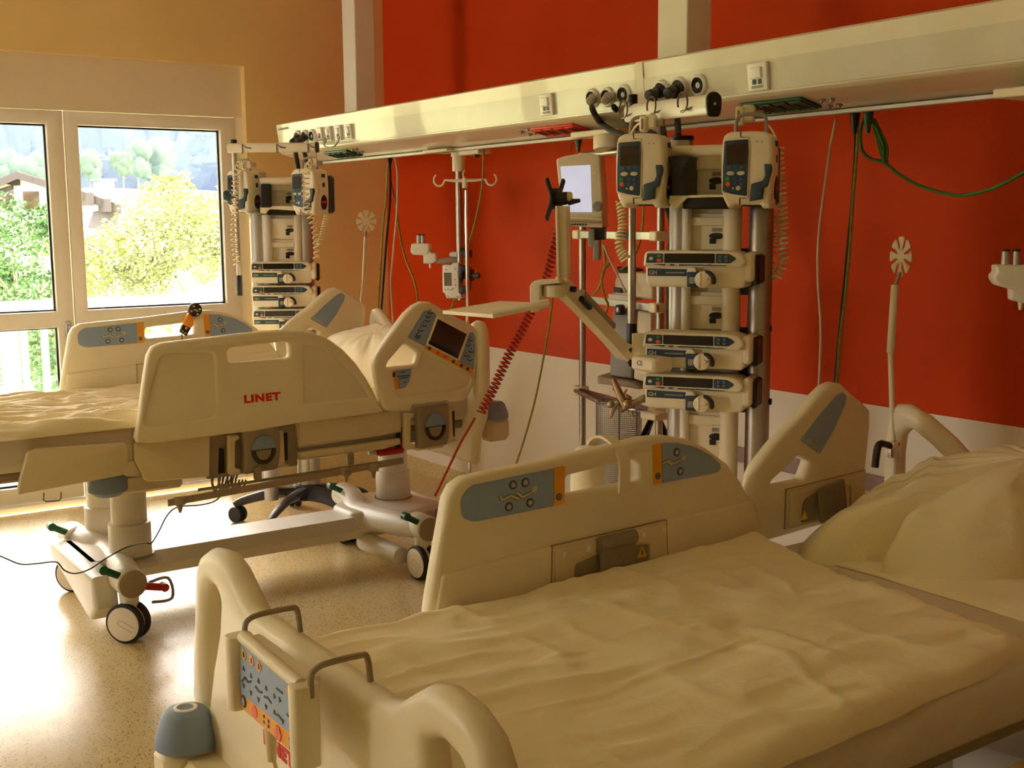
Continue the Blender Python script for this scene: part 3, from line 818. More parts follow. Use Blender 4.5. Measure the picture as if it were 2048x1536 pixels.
def rail_set(root, side, D, style, dz=0.0):
    """style 'outer': seen from outside; 'inner': seen from inside. D moves the traced shapes to this bed"""
    X = (XN if side > 0 else XF)+D.x
    s2 = lambda pts: [(p[0]+D.y, p[1]+D.z+dz) for p in pts]
    if style == 'outer':
        fr = fr_x(X)
        g = G(); g.plate([s2(foot_out), s2(foot_hole)], (Vector((X, 0, 0)), Vector((0, 1, 0)), Vector((0, 0, 1)), Vector((1, 0, 0))), -.018, .012, .012)
        g.plate([s2(foot_out), s2(foot_hole), s2(rec_l), s2(rec_r), s2(rec_c)][:4], (Vector((X, 0, 0)), Vector((0, 1, 0)), Vector((0, 0, 1)), Vector((1, 0, 0))), -.004, .022, .011)
        a = obj('foot_side_rail', g, cream, root)
        fo = (Vector((X, 0, 0)), Vector((0, 1, 0)), Vector((0, 0, 1)), Vector((1, 0, 0)))
        c = s2(CR1([(1078, 850)]))[0]
        text('maker_lettering', 'LINET', .040, redtxt, Vector((X+.0226, c[0], c[1])), (0, 1, .005), (0, 0, 1), a, bold=.0020, space=1.12, wide=1.28)
        g = G(); g.plate([s2(head_out), s2(head_hole)], fo, -.018, .012, .013)
        g.plate([s2(head_out), s2(head_hole), s2(head_rec)], fo, -.004, .024, .012)
        b = obj('head_side_rail', g, cream, root)
        q = lambda pts: s2(CR2(pts))
        g = G(); g.plate(rnd(q([(958, 215), (1160, 318), (1098, 500), (893, 398)]), .008), fo, .02, .031, .004); c = obj('display_housing', g, cream, root)
        g = G(); g.plate(rnd(q([(962, 238), (1138, 332), (1083, 480), (906, 388)]), .003), fo, .031, .0322); obj('display', g, lcdoff, c, label='dark display screen')
        g = G(); g.plate(rnd(q([(908, 370), (1088, 462), (1083, 482), (903, 390)]), .002), fo, .0322, .0330); obj('display_keys', g, lcdbl, c)
        g = G(); g.plate(rnd(q([(878, 190), (915, 183), (955, 208), (958, 228), (888, 408), (780, 352)]), .008), fo, .0225, .0255); k1 = obj('control_sticker', g, bluegrey, root)
        g = G(); g.plate(rnd(q([(1150, 335), (1178, 316), (1196, 345), (1197, 440), (1188, 552), (1088, 500)]), .006), fo, .0225, .0255); k2 = obj('control_sticker', g, bluegrey, root)
        g = G(); g.plate(rnd(q([(898, 395), (1188, 552), (1184, 582), (884, 420)]), .002), fo, .0225, .0262); k3 = obj('control_sticker', g, orangest, root, label='orange key strip')
        g = G()
        for (u, v) in ((915, 418), (965, 447), (1010, 470), (1060, 500), (1110, 525), (1150, 546)):
            c2 = q([(u, v)])[0]; g.plate([circ(c2[0], c2[1], .0075, 10)], fo, .0262, .0272, mi=1 if u in (965, 1010) else 0)
        obj('keys', g, [navy, btnred], k3)
        for kk, cs in ((k1, ((920, 200), (900, 250), (880, 280), (845, 340), (860, 310), (905, 225), (840, 352))), (k2, ((1165, 370), (1150, 400), (1170, 440), (1140, 465), (1160, 490)))):
            g = G()
            for (u, v) in cs:
                c2 = q([(u, v)])[0]; seg2(g, (c2[0]-.012, c2[1]+.004), (c2[0], c2[1]-.004), .004, fo, .0255, 0); seg2(g, (c2[0], c2[1]-.004), (c2[0]+.014, c2[1]), .004, fo, .0255, 0)
                g.plate([[(c2[0]-.004, c2[1]+.010), (c2[0]+.004, c2[1]+.010), (c2[0], c2[1]+.017)]], fo, .0255, .0262, mi=0)
            obj('symbols', g, navy, kk)
        g = G(); g.plate(rnd(q([(686, 548), (716, 545), (738, 672), (704, 674)]), .004), fo, .0105, .0140); obj('side_key_strip', g, orangest, root, label='orange strip of the small key panel')
        g = G(); g.plate(rnd(q([(718, 544), (815, 538), (802, 620), (775, 662), (740, 672)]), .006), fo, .0105, .0140); k4 = obj('side_key_panel', g, bluegrey, root)
        g = G()
        for (u, v, w) in ((765, 590, .03), (765, 602, .02), (770, 630, .008), (760, 566, .008)):
            c2 = q([(u, v)])[0]; seg2(g, (c2[0]-w, c2[1]), (c2[0]+w, c2[1]), .004, fo, .014, 0)
        c2 = q([(704, 583)])[0]; g.plate([rect(c2[0]-.007, c2[0]+.007, c2[1]-.01, c2[1]+.01, .002)], fo, .014, .015, mi=0)
        obj('symbols', g, navy, k4)
    else:
        fi = (Vector((X, 0, 0)), Vector((0, 1, 0)), Vector((0, 0, 1)), Vector((1, 0, 0)))
        g = G(); g.plate([s2(foot_in), s2(foot_in_hole)], fi, -.0225, .0225, .014)
        low = s2(CI([(70, 930), (730, 752), (1412, 600), (1940, 478), (1985, 640), (2000, 800), (1400, 980), (700, 1150), (0, 1330), (30, 1150)]))
        g.plate(rnd(low, .01), fi, .0, .030, .007)
        a = obj('foot_side_rail', g, cream, root)
        g = G(); g.plate(st_l if not D.length else s2(st_l), fi, .0225, .0240); k1 = obj('control_sticker', g, bluegrey, root, label='blue grey bed position key sticker')
        g = G(); g.plate(s2(st_r), fi, .0225, .0240); k2 = obj('control_sticker', g, bluegrey, root)
        g = G(); g.plate(s2(st_lo), fi, .0225, .0245); k3 = obj('key_strip', g, orangest, root)
        g = G(); g.plate(s2(st_ro), fi, .0225, .0245); k4 = obj('key_strip', g, orangest, root)
        q = lambda pts: s2(CI(pts))
        g = G()
        for (u, v, an) in ((497, 390, pi/2), (571, 375, -.6), (472, 522, -pi/2-.5), (600, 497, -pi/2)):
            button(g, q([(u, v)])[0], fi, .0240, .0105*1.0, an)
        person_icon(g, q([(418, 452), (430, 484), (487, 458), (530, 475)]), (0, 0), .0065, fi, .0240) if False else None
        pp = q([(420, 455), (432, 482), (485, 455), (533, 474)]); [seg2(g, x, y, .009, fi, .0240, 0, .0006) for x, y in zip(pp, pp[1:])]; [seg2(g, x, y, .0062, fi, .0240, 2, .0012) for x, y in zip(pp, pp[1:])]
        pp = q([(520, 436), (556, 464), (606, 437)]); [seg2(g, x, y, .009, fi, .0240, 0, .0006) for x, y in zip(pp, pp[1:])]; [seg2(g, x, y, .0062, fi, .0240, 2, .0012) for x, y in zip(pp, pp[1:])]
        h = q([(627, 416)])[0]; g.plate([circ(h[0], h[1], .0075, 12)], fi, .0240, .0252, mi=2)
        obj('symbols', g, [darkbr, bluegrey2, btnw], k1)
        g = G()
        for (u, v, an) in ((1483, 193, pi/2), (1505, 308, -pi/2-.3)):
            button(g, q([(u, v)])[0], fi, .0240, .0105, an)
        for L in ([(1398, 262), (1425, 248), (1455, 272)], [(1430, 242), (1462, 262), (1508, 243)]):
            pp = q(L); [seg2(g, x, y, .0085, fi, .0240, 0, .0006) for x, y in zip(pp, pp[1:])]; [seg2(g, x, y, .0058, fi, .0240, 2, .0012) for x, y in zip(pp, pp[1:])]
        h = q([(1526, 226)])[0]; g.plate([circ(h[0], h[1], .0065, 12)], fi, .0240, .0252, mi=2)
        obj('symbols', g, [darkbr, bluegrey2, btnw], k2)
        for kk, (u, v) in ((k3, (774, 462)), (k4, (1370, 337))):
            c = q([(u, v)])[0]; g = G(); g.plate([circ(c[0], c[1], .0085, 16)], fi, .0245, .0255, mi=0); g.plate([circ(c[0], c[1], .0058, 16)], fi, .0255, .0260, mi=1); g.plate([circ(c[0], c[1], .003, 10)], fi, .0260, .0266, mi=0)
            obj('symbols', g, [navy, bluegrey], kk)
        # pivot cover with bolts and strap
        g = G(); pl = q([(728, 757), (1410, 602), (1420, 860), (1400, 980), (720, 1140)]); g.plate(rnd(pl, .004), fi, .028, .0315, .002)
        k5 = obj('pivot_cover', g, cream2, root)
        g = G(); cx_, cy_ = sum(p[0] for p in pl)/len(pl), sum(p[1] for p in pl)/len(pl)
        g.plate([(cx_+(p[0]-cx_)*1.018, cy_+(p[1]-cy_)*1.03) for p in pl], fi, .026, .0303); obj('seam_shade_plate', g, taupe, k5)  # darker outline plate, paints the shade in the seam around the cover
        g = G(); g.plate(rnd(q([(852, 868), (1000, 800), (1000, 990), (852, 1040)]), .003), fi, .0315, .0325); obj('recess_shade_plate', g, taupe, k5); g = G(); g.plate(rnd(q([(1232, 745), (1300, 742), (1303, 985), (1215, 1000)]), .003), fi, .0315, .0322); obj('recess_shade_plate', g, taupe, k5)  # darker taupe plates between the lugs, shade put in as colour
        g = G()
        for L in ([(738, 768), (985, 712), (990, 760), (960, 790), (880, 830), (850, 870), (845, 1100), (735, 1120)], [(1200, 660), (1398, 615), (1410, 960), (1305, 985), (1303, 740), (1230, 735), (1200, 710)]):
            g = G(); g.plate(rnd(q(L), .008), fi, .0315, .0385, .0035); obj('cover_lug', g, cream2, k5)
        for (u, v) in ((789, 802), (931, 765), (1260, 686), (1385, 655)):
            c = q([(u, v)])[0]; g = G(); g.lathe(Vector((X+.0375, c[0], c[1])), (1, 0, 0), [(0, .0075), (.002, .0075), (.004, .005)], 14); obj('bolt', g, whitepl, k5)
        g = G(); L = q([(975, 712), (1195, 662), (1218, 900), (1225, 985), (1010, 1040), (995, 900)])
        g.plate(rnd(L, .006), fi, .0385, .050, .005)
        p0, p1 = q([(978, 735), (1198, 685)]); g.cyl(Vector((X+.046, p0[0], p0[1])), Vector((X+.046, p1[0], p1[1])), .017, n=16, b=.004)
        obj('hinge_flap', g, taupe2, k5)
        c = q([(1262, 792)])[0]; g = G(); g.plate([[(c[0]-.016, c[1]-.012), (c[0]+.016, c[1]-.012), (c[0], c[1]+.018)]], fi, .0316, .0325); g.plate([rect(c[0]-.002, c[0]+.002, c[1]-.006, c[1]+.006)], fi, .0325, .033, mi=1)
        obj('warning_sticker', g, [yellowst, black], k5)
        # head rail
        g = G(); g.plate([s2(head_in), s2(head_in_hole)], fi, -.0225, .0225, .016)
        b = obj('head_side_rail', g, cream, root)
        g = G(); g.plate(s2(head_st), fi, .0225, .0240); k = obj('side_sticker', g, bluegrey, root)
        qh = lambda pts: s2(CH(pts))
        p0, p1 = qh([(525, 520), (630, 600)])
        text('sticker_lettering', 'multicare', .024, btnw, Vector((X+.0246, (p0[0]+p1[0])/2+.004, (p0[1]+p1[1])/2-.002)), (0, p1[0]-p0[0], p1[1]-p0[1]), (0, -(p1[1]-p0[1]), p1[0]-p0[0]), k)
        g = G(); g.plate(rnd(qh([(415, 885), (948, 752), (945, 1010), (600, 1100), (405, 1150)]), .004), fi, .0225, .027, .002); k6 = obj('pivot_cover', g, cream2, root)
        g = G(); L = qh([(411, 881), (952, 748), (949, 1014), (600, 1104), (401, 1154)]); g.plate(L, fi, .0225, .0258); obj('seam_shade_plate', g, taupe, k6)  # seam shade painted as a darker plate just larger than the cover
        g = G(); g.plate(rnd(qh([(520, 960), (605, 900), (615, 1090), (510, 1110)]), .004), fi, .027, .0275); obj('recess_shade_plate', g, taupe, k6)  # recess shade painted by a darker taupe plate
        g = G()
        for L in ([(430, 892), (620, 842), (605, 900), (530, 940), (508, 980), (500, 1120), (430, 1130)], [(780, 800), (940, 760), (935, 1000), (850, 1030), (845, 860), (780, 845)]):
            g = G(); g.plate(rnd(qh(L), .008), fi, .027, .034, .0035); obj('cover_lug', g, cream2, k6)
        g = G(); g.plate(rnd(qh([(598, 880), (778, 800), (800, 1060), (620, 1110)]), .006), fi, .034, .046, .005); obj('hinge_flap', g, taupe2, k6)
        c = qh([(532, 1062)])[0]; g = G(); g.plate([[(c[0]-.013, c[1]-.010), (c[0]+.013, c[1]-.010), (c[0], c[1]+.015)]], fi, .0275, .0285); obj('warning_sticker', g, yellowst, k6)
    return a, b

def castor(root, x, y, rot=0.0, r=.075):
    g = G()
    d = Vector((cos(rot), sin(rot), 0))           # axle direction
    c = Vector((x, y, r))
    for s_ in (-1, 1):
        g.lathe(c+d*(s_*.022), d*s_, [(-.014, r-.012), (-.012, r-.003), (-.004, r), (.010, r), (.013, r-.004), (.014, r-.010)], 36)
    w = obj('castor_wheel', g, rubber, root)
    g = G(); g.cyl(c-d*.010, c+d*.010, r-.012, n=24); g.box(c.x-.018, c.x+.018, c.y-.018, c.y+.018, r, 2*r+.02, .006); obj('wheel_fork', g, wheelc, root)
    g = G()
    for s_ in (-1, 1):
        g.lathe(c+d*(s_*.022), d*s_, [(.010, r-.010), (.0165, r-.011), (.018, r-.016), (.018, .001)], 32)
    k = obj('wheel_disc', g, wheelc, w)
    g = G(); V = Vector((0, 0, 1)); U = V.cross(d)
    fr = (c+d*.040, U, V, d)
    a = radians(-25); pts = []
    for i in range(7): t = pi/2+pi*i/6; pts.append((-.012+.010*cos(t), .010*sin(t)))
    pts = [(.045, .010)]+pts+[(.045, -.010)]
    pts = [(p[0]*cos(a)-p[1]*sin(a), p[0]*sin(a)+p[1]*cos(a)) for p in pts]
    g.tube([P3(fr, p, 0) for p in pts], .0009, 5); obj('disc_groove', g, taupe, w)
    return w
def bed(root, D, full=True):
    """frame, boards and undercarriage; D = shift of the upper part, base follows in x,y only"""
    Db = Vector((D.x, D.y, 0)); e = D.z
    xc = (XN+XF)/2+D.x
    S = lambda p: Vector(p)+D
    # ---- undercarriage
    zt = .235
    g = G()
    bx = xc-.08
    g.plate([(-.10, .115), (.10, .115), (.12, .16), (.10, .215), (-.10, .215), (-.12, .16)], (Vector((bx, 0, 0)), Vector((1, 0, 0)), Vector((0, 0, 1)), Vector((0, -1, 0))), .86-D.y, 2.30-D.y, .02)
    obj('base_beam', g, offwhite, root)
    # cross members with rounded arms
    for yb, name in ((-2.36, 'foot_cross_member'), (-1.08, 'head_cross_member')):
        y = yb+D.y; g = G()
        x0, x1 = xc-.33, (xc+.425 if yb < -2 else xc+.395)
        sec = [Vector((x0-.02, y, .235)), Vector((x0+.12, y+.03*(1 if yb < -2 else -1), .225)), Vector((bx, y+.07*(1 if yb < -2 else -1), .20)), Vector((x1-.16, y+.03*(1 if yb < -2 else -1), .215)), Vector((x1, y, .225))]
        g.tube(smooth(sec, 6), [.048+.010*sin(pi*i/24) for i in range(25)], 16)
        sg = 1 if yb < -2 else -1
        if yb < -2: g.box(bx-.20, bx+.24, y-.09, y+.22, .16, .24, .03)
        else:
            g.plate(rnd([(bx-.26, y+.05), (bx-.16, y+.30), (bx+.16, y+.30), (bx+.24, y+.06), (bx+.16, y-.06), (bx+.10, y-.16), (bx-.10, y-.16), (bx-.18, y-.05)], .03), fr_z(0), .14, .238, .022)
        obj(name, g, offwhite, root)
        # shrouds over the castors
        for sx, xx in ((-1, x0), (1, x1)):
            g = G()
            g.cyl((xx-.075, y, .228), (xx+.045, y, .228), .056, n=28, b=.008)
            g.cyl((xx-.01, y, .228), (xx-.01, y, .13), .04, .034, n=18)
            obj('castor_head', g, offwhite if sx > 0 else offwhite, root)
            g = G(); g.cyl((xx+.045, y, .228), (xx+.054, y, .228), .052, n=28, b=.004); obj('end_cap', g, taupe if sx > 0 else offwhite, root)
            castor(root, xx-.0, y-.01, radians(-48) if yb < -2 else radians(-86))
            g = G(); s_ = -1 if yb < -2 else -1
            g.box(xx+.012, xx+.034, -.115, -.04, -.014, .012, .008); g.cyl((xx+.005, -.115, 0), (xx+.04, -.115, 0), .017, n=14)
            g.xf(Matrix.Translation((0, y, .238)) @ Matrix.Rotation(radians(-30), 4, 'X')); obj('brake_pedal', g, green, root, label='green pedal')
            if sx > 0:
                g = G(); g.box(xx+.012, xx+.034, .04, .125, -.016, .012, .008); g.cyl((xx+.005, .125, 0), (xx+.04, .125, 0), .016, n=14)
                g.xf(Matrix.Translation((0, y, .220)) @ Matrix.Rotation(radians(-14), 4, 'X')); obj('brake_pedal', g, red, root, label='red pedal')
    g = G()    # sloping foot shroud
    y = -2.40+D.y
    g.plate([(xc-.30, .24), (xc+.34, .24), (xc+.36, .12), (xc+.27, .055), (xc+.14, .085), (xc-.10, .14), (xc-.28, .17)], (Vector((0, y, 0)), Vector((1, 0, 0)), Vector((0, 0, 1)), Vector((0, -1, 0))), -.02, .075, .02)
    obj('foot_shroud', g, offwhite, root)
    g = G(); g.tube(smooth([(xc+.30, -2.25+D.y, .17), (xc+.38, -2.20+D.y, .20), (xc+.385, -2.19+D.y, .12), (xc+.33, -2.25+D.y, .10)], 5), .006, 8); obj('pedal_bracket', g, taupe, root)
    g = G(); g.cyl((xc-.02, -1.16+D.y, .09), (xc+.30, -1.14+D.y, .085), .045, .04, n=18, b=.012); obj('drive_motor', g, offwhite, root)
    g = G(); g.tube(smooth([(xc+.13, -.86+D.y, .20), (xc+.22, -.78+D.y, .20), (xc+.30, -.74+D.y, .215)], 5), .026, 12); obj('push_tube', g, greym, root)
    # ---- lifting columns
    for (cx, cy) in ((xc+.10, -2.255), (xc-.25, -2.255), (xc-.15, -.93)):
        cy += D.y
        zz = .60+e if cy < -2 else .60+e
        g = G(); g.cyl((cx, cy, .235), (cx, cy, .37+e*.4), .082, n=28, b=.003); c = obj('lift_column', g, offwhite, root)
        g = G(); g.cyl((cx, cy, .30), (cx, cy, .50+e), .069, n=28); g.cyl((cx, cy, .496+e), (cx, cy, .502+e), .072, n=28); g.cyl((cx, cy, .5+e), (cx, cy, zz), .066, n=28); obj('inner_column', g, offwhite, c)
        g = G(); g.cyl((cx, cy, .233), (cx, cy, .242), .09, n=28); obj('column_collar', g, taupe, c)
    T = lambda pts, x=XN-.02: [(p[0]+D.y, p[1]+D.z) for p in tr_x(pts, x)]
    F = lambda x: (Vector((x+D.x, 0, 0)), Vector((0, 1, 0)), Vector((0, 0, 1)), Vector((1, 0, 0)))
    # ---- platform frame
    g = G(); g.box(xc-.42, xc+.40, (-2.96 if full else -2.74)+D.y, -.76+D.y, .645+e, .684+e, .01)
    g.box(xc-.30, xc+.30, -2.35+D.y, -.85+D.y, .585+e, .648+e, .01)
    obj('mattress_platform', g, taupe, root)
    g = G(); g.box(xc-.34, xc+.19, -2.36+D.y, -2.06+D.y, .50+e, .60+e, .012); obj('foot_crossbeam', g, cream2, root)
    g = G(); g.box(xc-.32, xc+.24, -1.02+D.y, -.84+D.y, .53+e, .60+e, .012); obj('head_crossbeam', g, cream2, root)
    C6 = lambda pts: crop(200, 830, 7.68, pts)
    sideA = rnd(T([(36, 985), (40, 960), (55, 905), (75, 898), (252, 886), (256, 900), (256, 935), (248, 950), (38, 990)]), .008)
    sideB = rnd(T(C6([(535, 440), (1690, 300), (1680, 950), (800, 1022), (710, 1020), (660, 940), (560, 745), (530, 700)])), .008)
    for xx in (XN-.05, XF+.02):
        g = G(); g.plate(sideA, F(xx), -.0, .035, .008, 2); obj('side_cover', g, cream2, root)
        g = G(); g.plate(sideB, F(xx), -.0, .035, .008, 2); obj('side_cover', g, cream2, root)
    g = G(); g.plate(rnd(T(C6([(430, 730), (530, 700), (575, 800), (650, 930), (640, 950), (400, 950), (370, 850)])), .008), F(XN-.055), 0, .03, .006, 2)
    g.plate(rnd(T(C6([(410, 470), (530, 470), (520, 730), (430, 730)])), .003), F(XN-.06), 0, .02)
    obj('knee_joint_cover', g, cream2, root)
    if full:
        C7 = lambda pts: crop(560, 560, 3.073, pts)
        g = G(); g.plate(rnd(T(C7([(-430, 985), (-120, 900), (115, 890), (120, 1145), (-440, 1230)])), .006), F(XN-.05), -.005, .015, .004, 2); g.xf(Matrix.Identity(4)); obj('hinge_plate', g, taupe, root)
        g = G(); g.plate(rnd(T(C7([(100, 870), (600, 825), (740, 805), (748, 860), (748, 935), (620, 960), (120, 1035)])), .005), F(XN-.05), 0, .03, .008, 2); obj('side_cover', g, cream2, root)
        g = G(); g.plate(rnd(T(C7([(118, 1035), (735, 935), (735, 968), (118, 1058)])), .002), F(XN-.05), 0, .012); obj('slide_slot', g, greym, root)
        g = G(); g.plate(rnd(T(C7([(118, 1062), (740, 972), (745, 1010), (640, 1040), (120, 1112)])), .005), F(XN-.05), 0, .032, .008, 2); obj('side_cover', g, cream2, root)
        # two pivots of the rails: taupe housing, blue grey half-disc handle, pale arms
        C8 = lambda pts: crop(400, 840, 9.036, pts)
        def pivot(map_, dx, dy, k):
            g = G(); g.plate(rnd(T(map_([(715, 140), (1385, 60), (1400, 560), (1350, 870), (740, 970), (760, 600)])), .012), F(XN-.02), -.01, .03, .008)
            o = obj('rail_pivot', g, taupe, root, label='taupe rail pivot with blue grey release handle')
            c = T(map_([(1090, 500)]))[0]; r_ = (T(map_([(1295, 480)]))[0][0]-T(map_([(875, 515)]))[0][0])/2
            g = G(); g.plate([[(c[0]+r_*cos(pi*i/14), c[1]+r_*1.15*sin(pi*i/14)) for i in range(15)]], F(XN-.02), .028, .042, .005); obj('release_handle', g, bluegrey2, o)
            g = G(); g.tube([Vector((XN+.012+D.x, c[0]+r_*.9*cos(-pi*i/16), c[1]+r_*1.1*sin(-pi*i/16))) for i in range(17)], .009, 8); g.plate([[(c[0]+r_*.9*cos(-pi*i/14), c[1]+r_*1.1*sin(-pi*i/14)) for i in range(15)]], F(XN-.02), .024, .0315); obj('ring', g, darkbr, o)
            g = G(); g.plate([[(c[0]+r_*.66*cos(-pi*i/14), c[1]-.004+r_*.85*sin(-pi*i/14)) for i in range(15)]], F(XN-.02), .031, .034); obj('ring_inlay', g, taupe, o)
            g = G()
            g.plate(rnd(T(map_([(490, 270), (680, 265), (690, 330), (610, 370), (605, 850), (710, 880), (715, 970), (520, 990), (480, 940)])), .006), F(XN-.03), 0, .03, .008)
            obj('pivot_arm', g, cream2, o); g = G()
            g.plate(rnd(T(map_([(1385, 190), (1480, 180), (1510, 780), (1600, 790), (1590, 830), (1350, 870), (1345, 790), (1395, 750)])), .005), F(XN-.03), 0, .03, .008)
            obj('pivot_arm', g, cream2, o)
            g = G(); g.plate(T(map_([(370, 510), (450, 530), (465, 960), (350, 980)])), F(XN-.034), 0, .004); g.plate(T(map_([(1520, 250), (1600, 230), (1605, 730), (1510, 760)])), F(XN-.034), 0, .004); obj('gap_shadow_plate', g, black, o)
        pivot(C8, 0, 0, 0)
        # same pivot under the head rail, read at its own place
        C9 = lambda pts: [(560+((p[0]-1090)*.285*1.02+932)/3.073, 560+((p[1]-500)*.31+890)/3.073) for p in pts]
        pivot(C9, 0, 0, 1)
        # accessory rails
        g = G(); a, b = at(396, 980, x=XN+.02), at(790, 920, x=XN+.02); g.tube([a+D, b+D], .011, 4, flat=.5); 
        obj('accessory_rail', g, taupe, root)
        g = G()
        a, b = at(336, 1006, x=XN+.05), at(806, 921, x=XN+.05)
        d = (b-a); n = Vector((0, -d.z, d.y)).normalized()*.0125
        g.plate([((a-n).y+D.y, (a-n).z+e), ((b-n).y+D.y, (b-n).z+e), ((b+n).y+D.y, (b+n).z+e), ((a+n).y+D.y, (a+n).z+e)], F(XN+.045), 0, .008)
        r_ = obj('accessory_rail', g, taupe, root)
        for (u, v, s_) in ((358, 1002, 1), (690, 943, -1), (745, 935, 1)):
            c = at(u, v, x=XN+.05)+D; g = G(); g.box(c.x-.008, c.x+.022, c.y-.02, c.y+.02, c.z-.014, c.z+.016, .005); g.lathe(c+Vector((.008, 0, -.01)), (0, 0, -1), [(0, .013), (.02, .008), (.032, .004)], 12); obj('rail_hook', g, taupe, r_)
        for (u, v) in ((700, 915), (515, 945)):
            c = at(u, v, x=XN+.02)+D; g = G(); g.box(c.x-.012, c.x+.012, c.y-.014, c.y+.014, c.z-.03, c.z+.02, .005); obj('rail_bracket', g, taupe, root)
        c = at(215, 962, x=XN-.22)
        g = G(); g.lathe(c, (0, 0, 1), [(-.055, .045), (-.035, .072), (.02, .072), (.028, .066)], 24); q = obj('corner_bumper', g, bluegrey2, root, label='blue grey rubber bumper under the side cover')
        g = G(); g.cyl(c+Vector((0, 0, .026)), c+Vector((0, 0, .034)), .022, n=16); obj('bumper_ring', g, cream2, q)
        # CPR lever red
        c = at(783, 902, x=xc+.32)
        g = G(); g.box(c.x-.03, c.x+.03, c.y-.075, c.y+.05, c.z-.012, c.z+.016, .008); g.box(c.x-.02, c.x+.03, c.y-.02, c.y+.06, c.z+.01, c.z+.05, .008); q = obj('release_lever', g, red, root, label='red release lever')
        g = G(); g.cyl((c.x, c.y-.075, c.z-.002), (c.x, c.y-.11, c.z+.004), .009, n=12, b=.003); obj('lever_knob', g, whitepl, q)
        # loop of wire at the foot
        g = G(); pts = [at(u, v, x=XN-.02)+D for u, v in ((88, 985), (87, 1000), (92, 1003), (118, 1001), (122, 997), (122, 984))]; g.tube(pts, .003, 6); obj('wire_hook', g, taupe, root)
        g = G(); pts = [at(u, v, x=xc+.24)+D for u, v in ((779, 895), (775, 900))]
        # cable bundle under the pivot
        g = G()
        for k in range(9):
            u = 424+k*6.5; rr = random.Random(k)
            pts = smooth([at(u, 945, x=XN-.05-.012*k), at(u-3+rr.uniform(-4, 4), 966, x=XN-.03), at(u+6, 978+rr.uniform(-3, 6), x=XN-.03), at(u+16, 960, x=XN-.06)], 4)
            g.tube([p+D for p in pts], .004, 6)
        obj('cable_bundle', g, taupe, root)
    # ---- head and foot boards with wrapped corners
    for nm, yb, z0, sg, h in (('footboard', -2.80+D.y, .965+e, 1, 1.0), ('headboard', -.68+D.y, 1.05+e, -1, 1.0)):
        g = G(); bc = xc-.065 if nm == 'footboard' else xc; ws = .965 if nm == 'footboard' else 1.0
        if nm == 'headboard' and full: yb -= .17; ws = .90; z0 -= .01; bc = xc+.04
        SX = lambda L: [(bc+(p[0]-bc)*ws, p[1]) for p in L]
        if nm == 'footboard' and full: yb -= .24
        fy = (Vector((0, yb, 0)), Vector((1, 0, 0)), Vector((0, 0, 1)), Vector((0, -1, 0)))
        holes = [board_hole(bc, z0, -1, nm)]+([] if (full and nm == 'headboard') else [board_hole(bc, z0, 1, nm)])
        g.plate([SX(L) for L in [board_outline(bc, z0, nm)]+holes], fy, -.028, .028, .026, seg=4)
        o = obj(nm, g, cream, root)
        if nm == 'footboard':
            g = G(); g.plate(rnd([(xc-.42, z0-.47), (xc+.42, z0-.47), (xc+.40, z0-.62), (xc-.40, z0-.62)], .03), fy, -.02, .02, .012); obj('board_socket', g, cream2, o)
            for k, (xx, zz, w) in enumerate(((-.03, -.285, .014), (.06, -.345, .018), (.09, -.37, .03), (.12, -.395, .02), (.165, -.43, .02))):
                pass
    # corner bumpers
    fy_ = -3.04 if full else -2.80
    for nm, (bx_, by_, bz_) in (('a', (xc-.58, fy_-.07, .645)), ('b', (xc+.325, -.66, .675)), ('c', (xc-.50, -.66, .64)), ('d', (xc+.50, fy_, .50))):
        p = Vector((bx_, by_+D.y, bz_+(e if bz_ > .6 else e+.03)))
        g = G(); g.lathe(p, (0, 0, 1), [(-.02, .058), (-.018, .064), (.0, .064), (.045, .048), (.055, .038), (.058, .02)], 28)
        q = obj('corner_bumper', g, bluegrey2, root, label='blue grey rubber corner bumper')
        g = G(); g.lathe(p+Vector((0, 0, .052)), (0, 0, 1), [(0, .024), (.008, .024), (.009, .018), (.0, .016)], 20); obj('bumper_ring', g, whitepl, q)
        g = G(); g.box(p.x-.05, p.x+.05, p.y-.06, p.y+.06, p.z-.12, p.z-.015, .02)
        sx = -1 if bx_ > xc else 1
        g.box(p.x-.02 if sx > 0 else p.x-(.32 if nm == 'b' else .16), p.x+.16 if sx > 0 else p.x+.02, p.y-.03, p.y+.06, p.z-.11, p.z-.03, .015)
        obj('corner_bracket', g, cream2, root)

bed1 = thing('hospital_bed', 'far hospital bed with red lettering on its raised side rail', 'bed', ((XN+XF)/2, -1.74, 0), 'adjustable hospital beds')
bed2 = thing('hospital_bed', 'near hospital bed with control box hung on its footboard', 'bed', ((XN+XF)/2+DB2.x, -1.71, 0), 'adjustable hospital beds')
Z0 = Vector((0, 0, 0))
bed(bed1, Z0, True); bed(bed2, DB2, False)
rail_set(bed1, 1, Z0, 'outer'); rail_set(bed1, -1, Z0, 'inner'); rail_set(bed2, -1, DB2, 'inner')
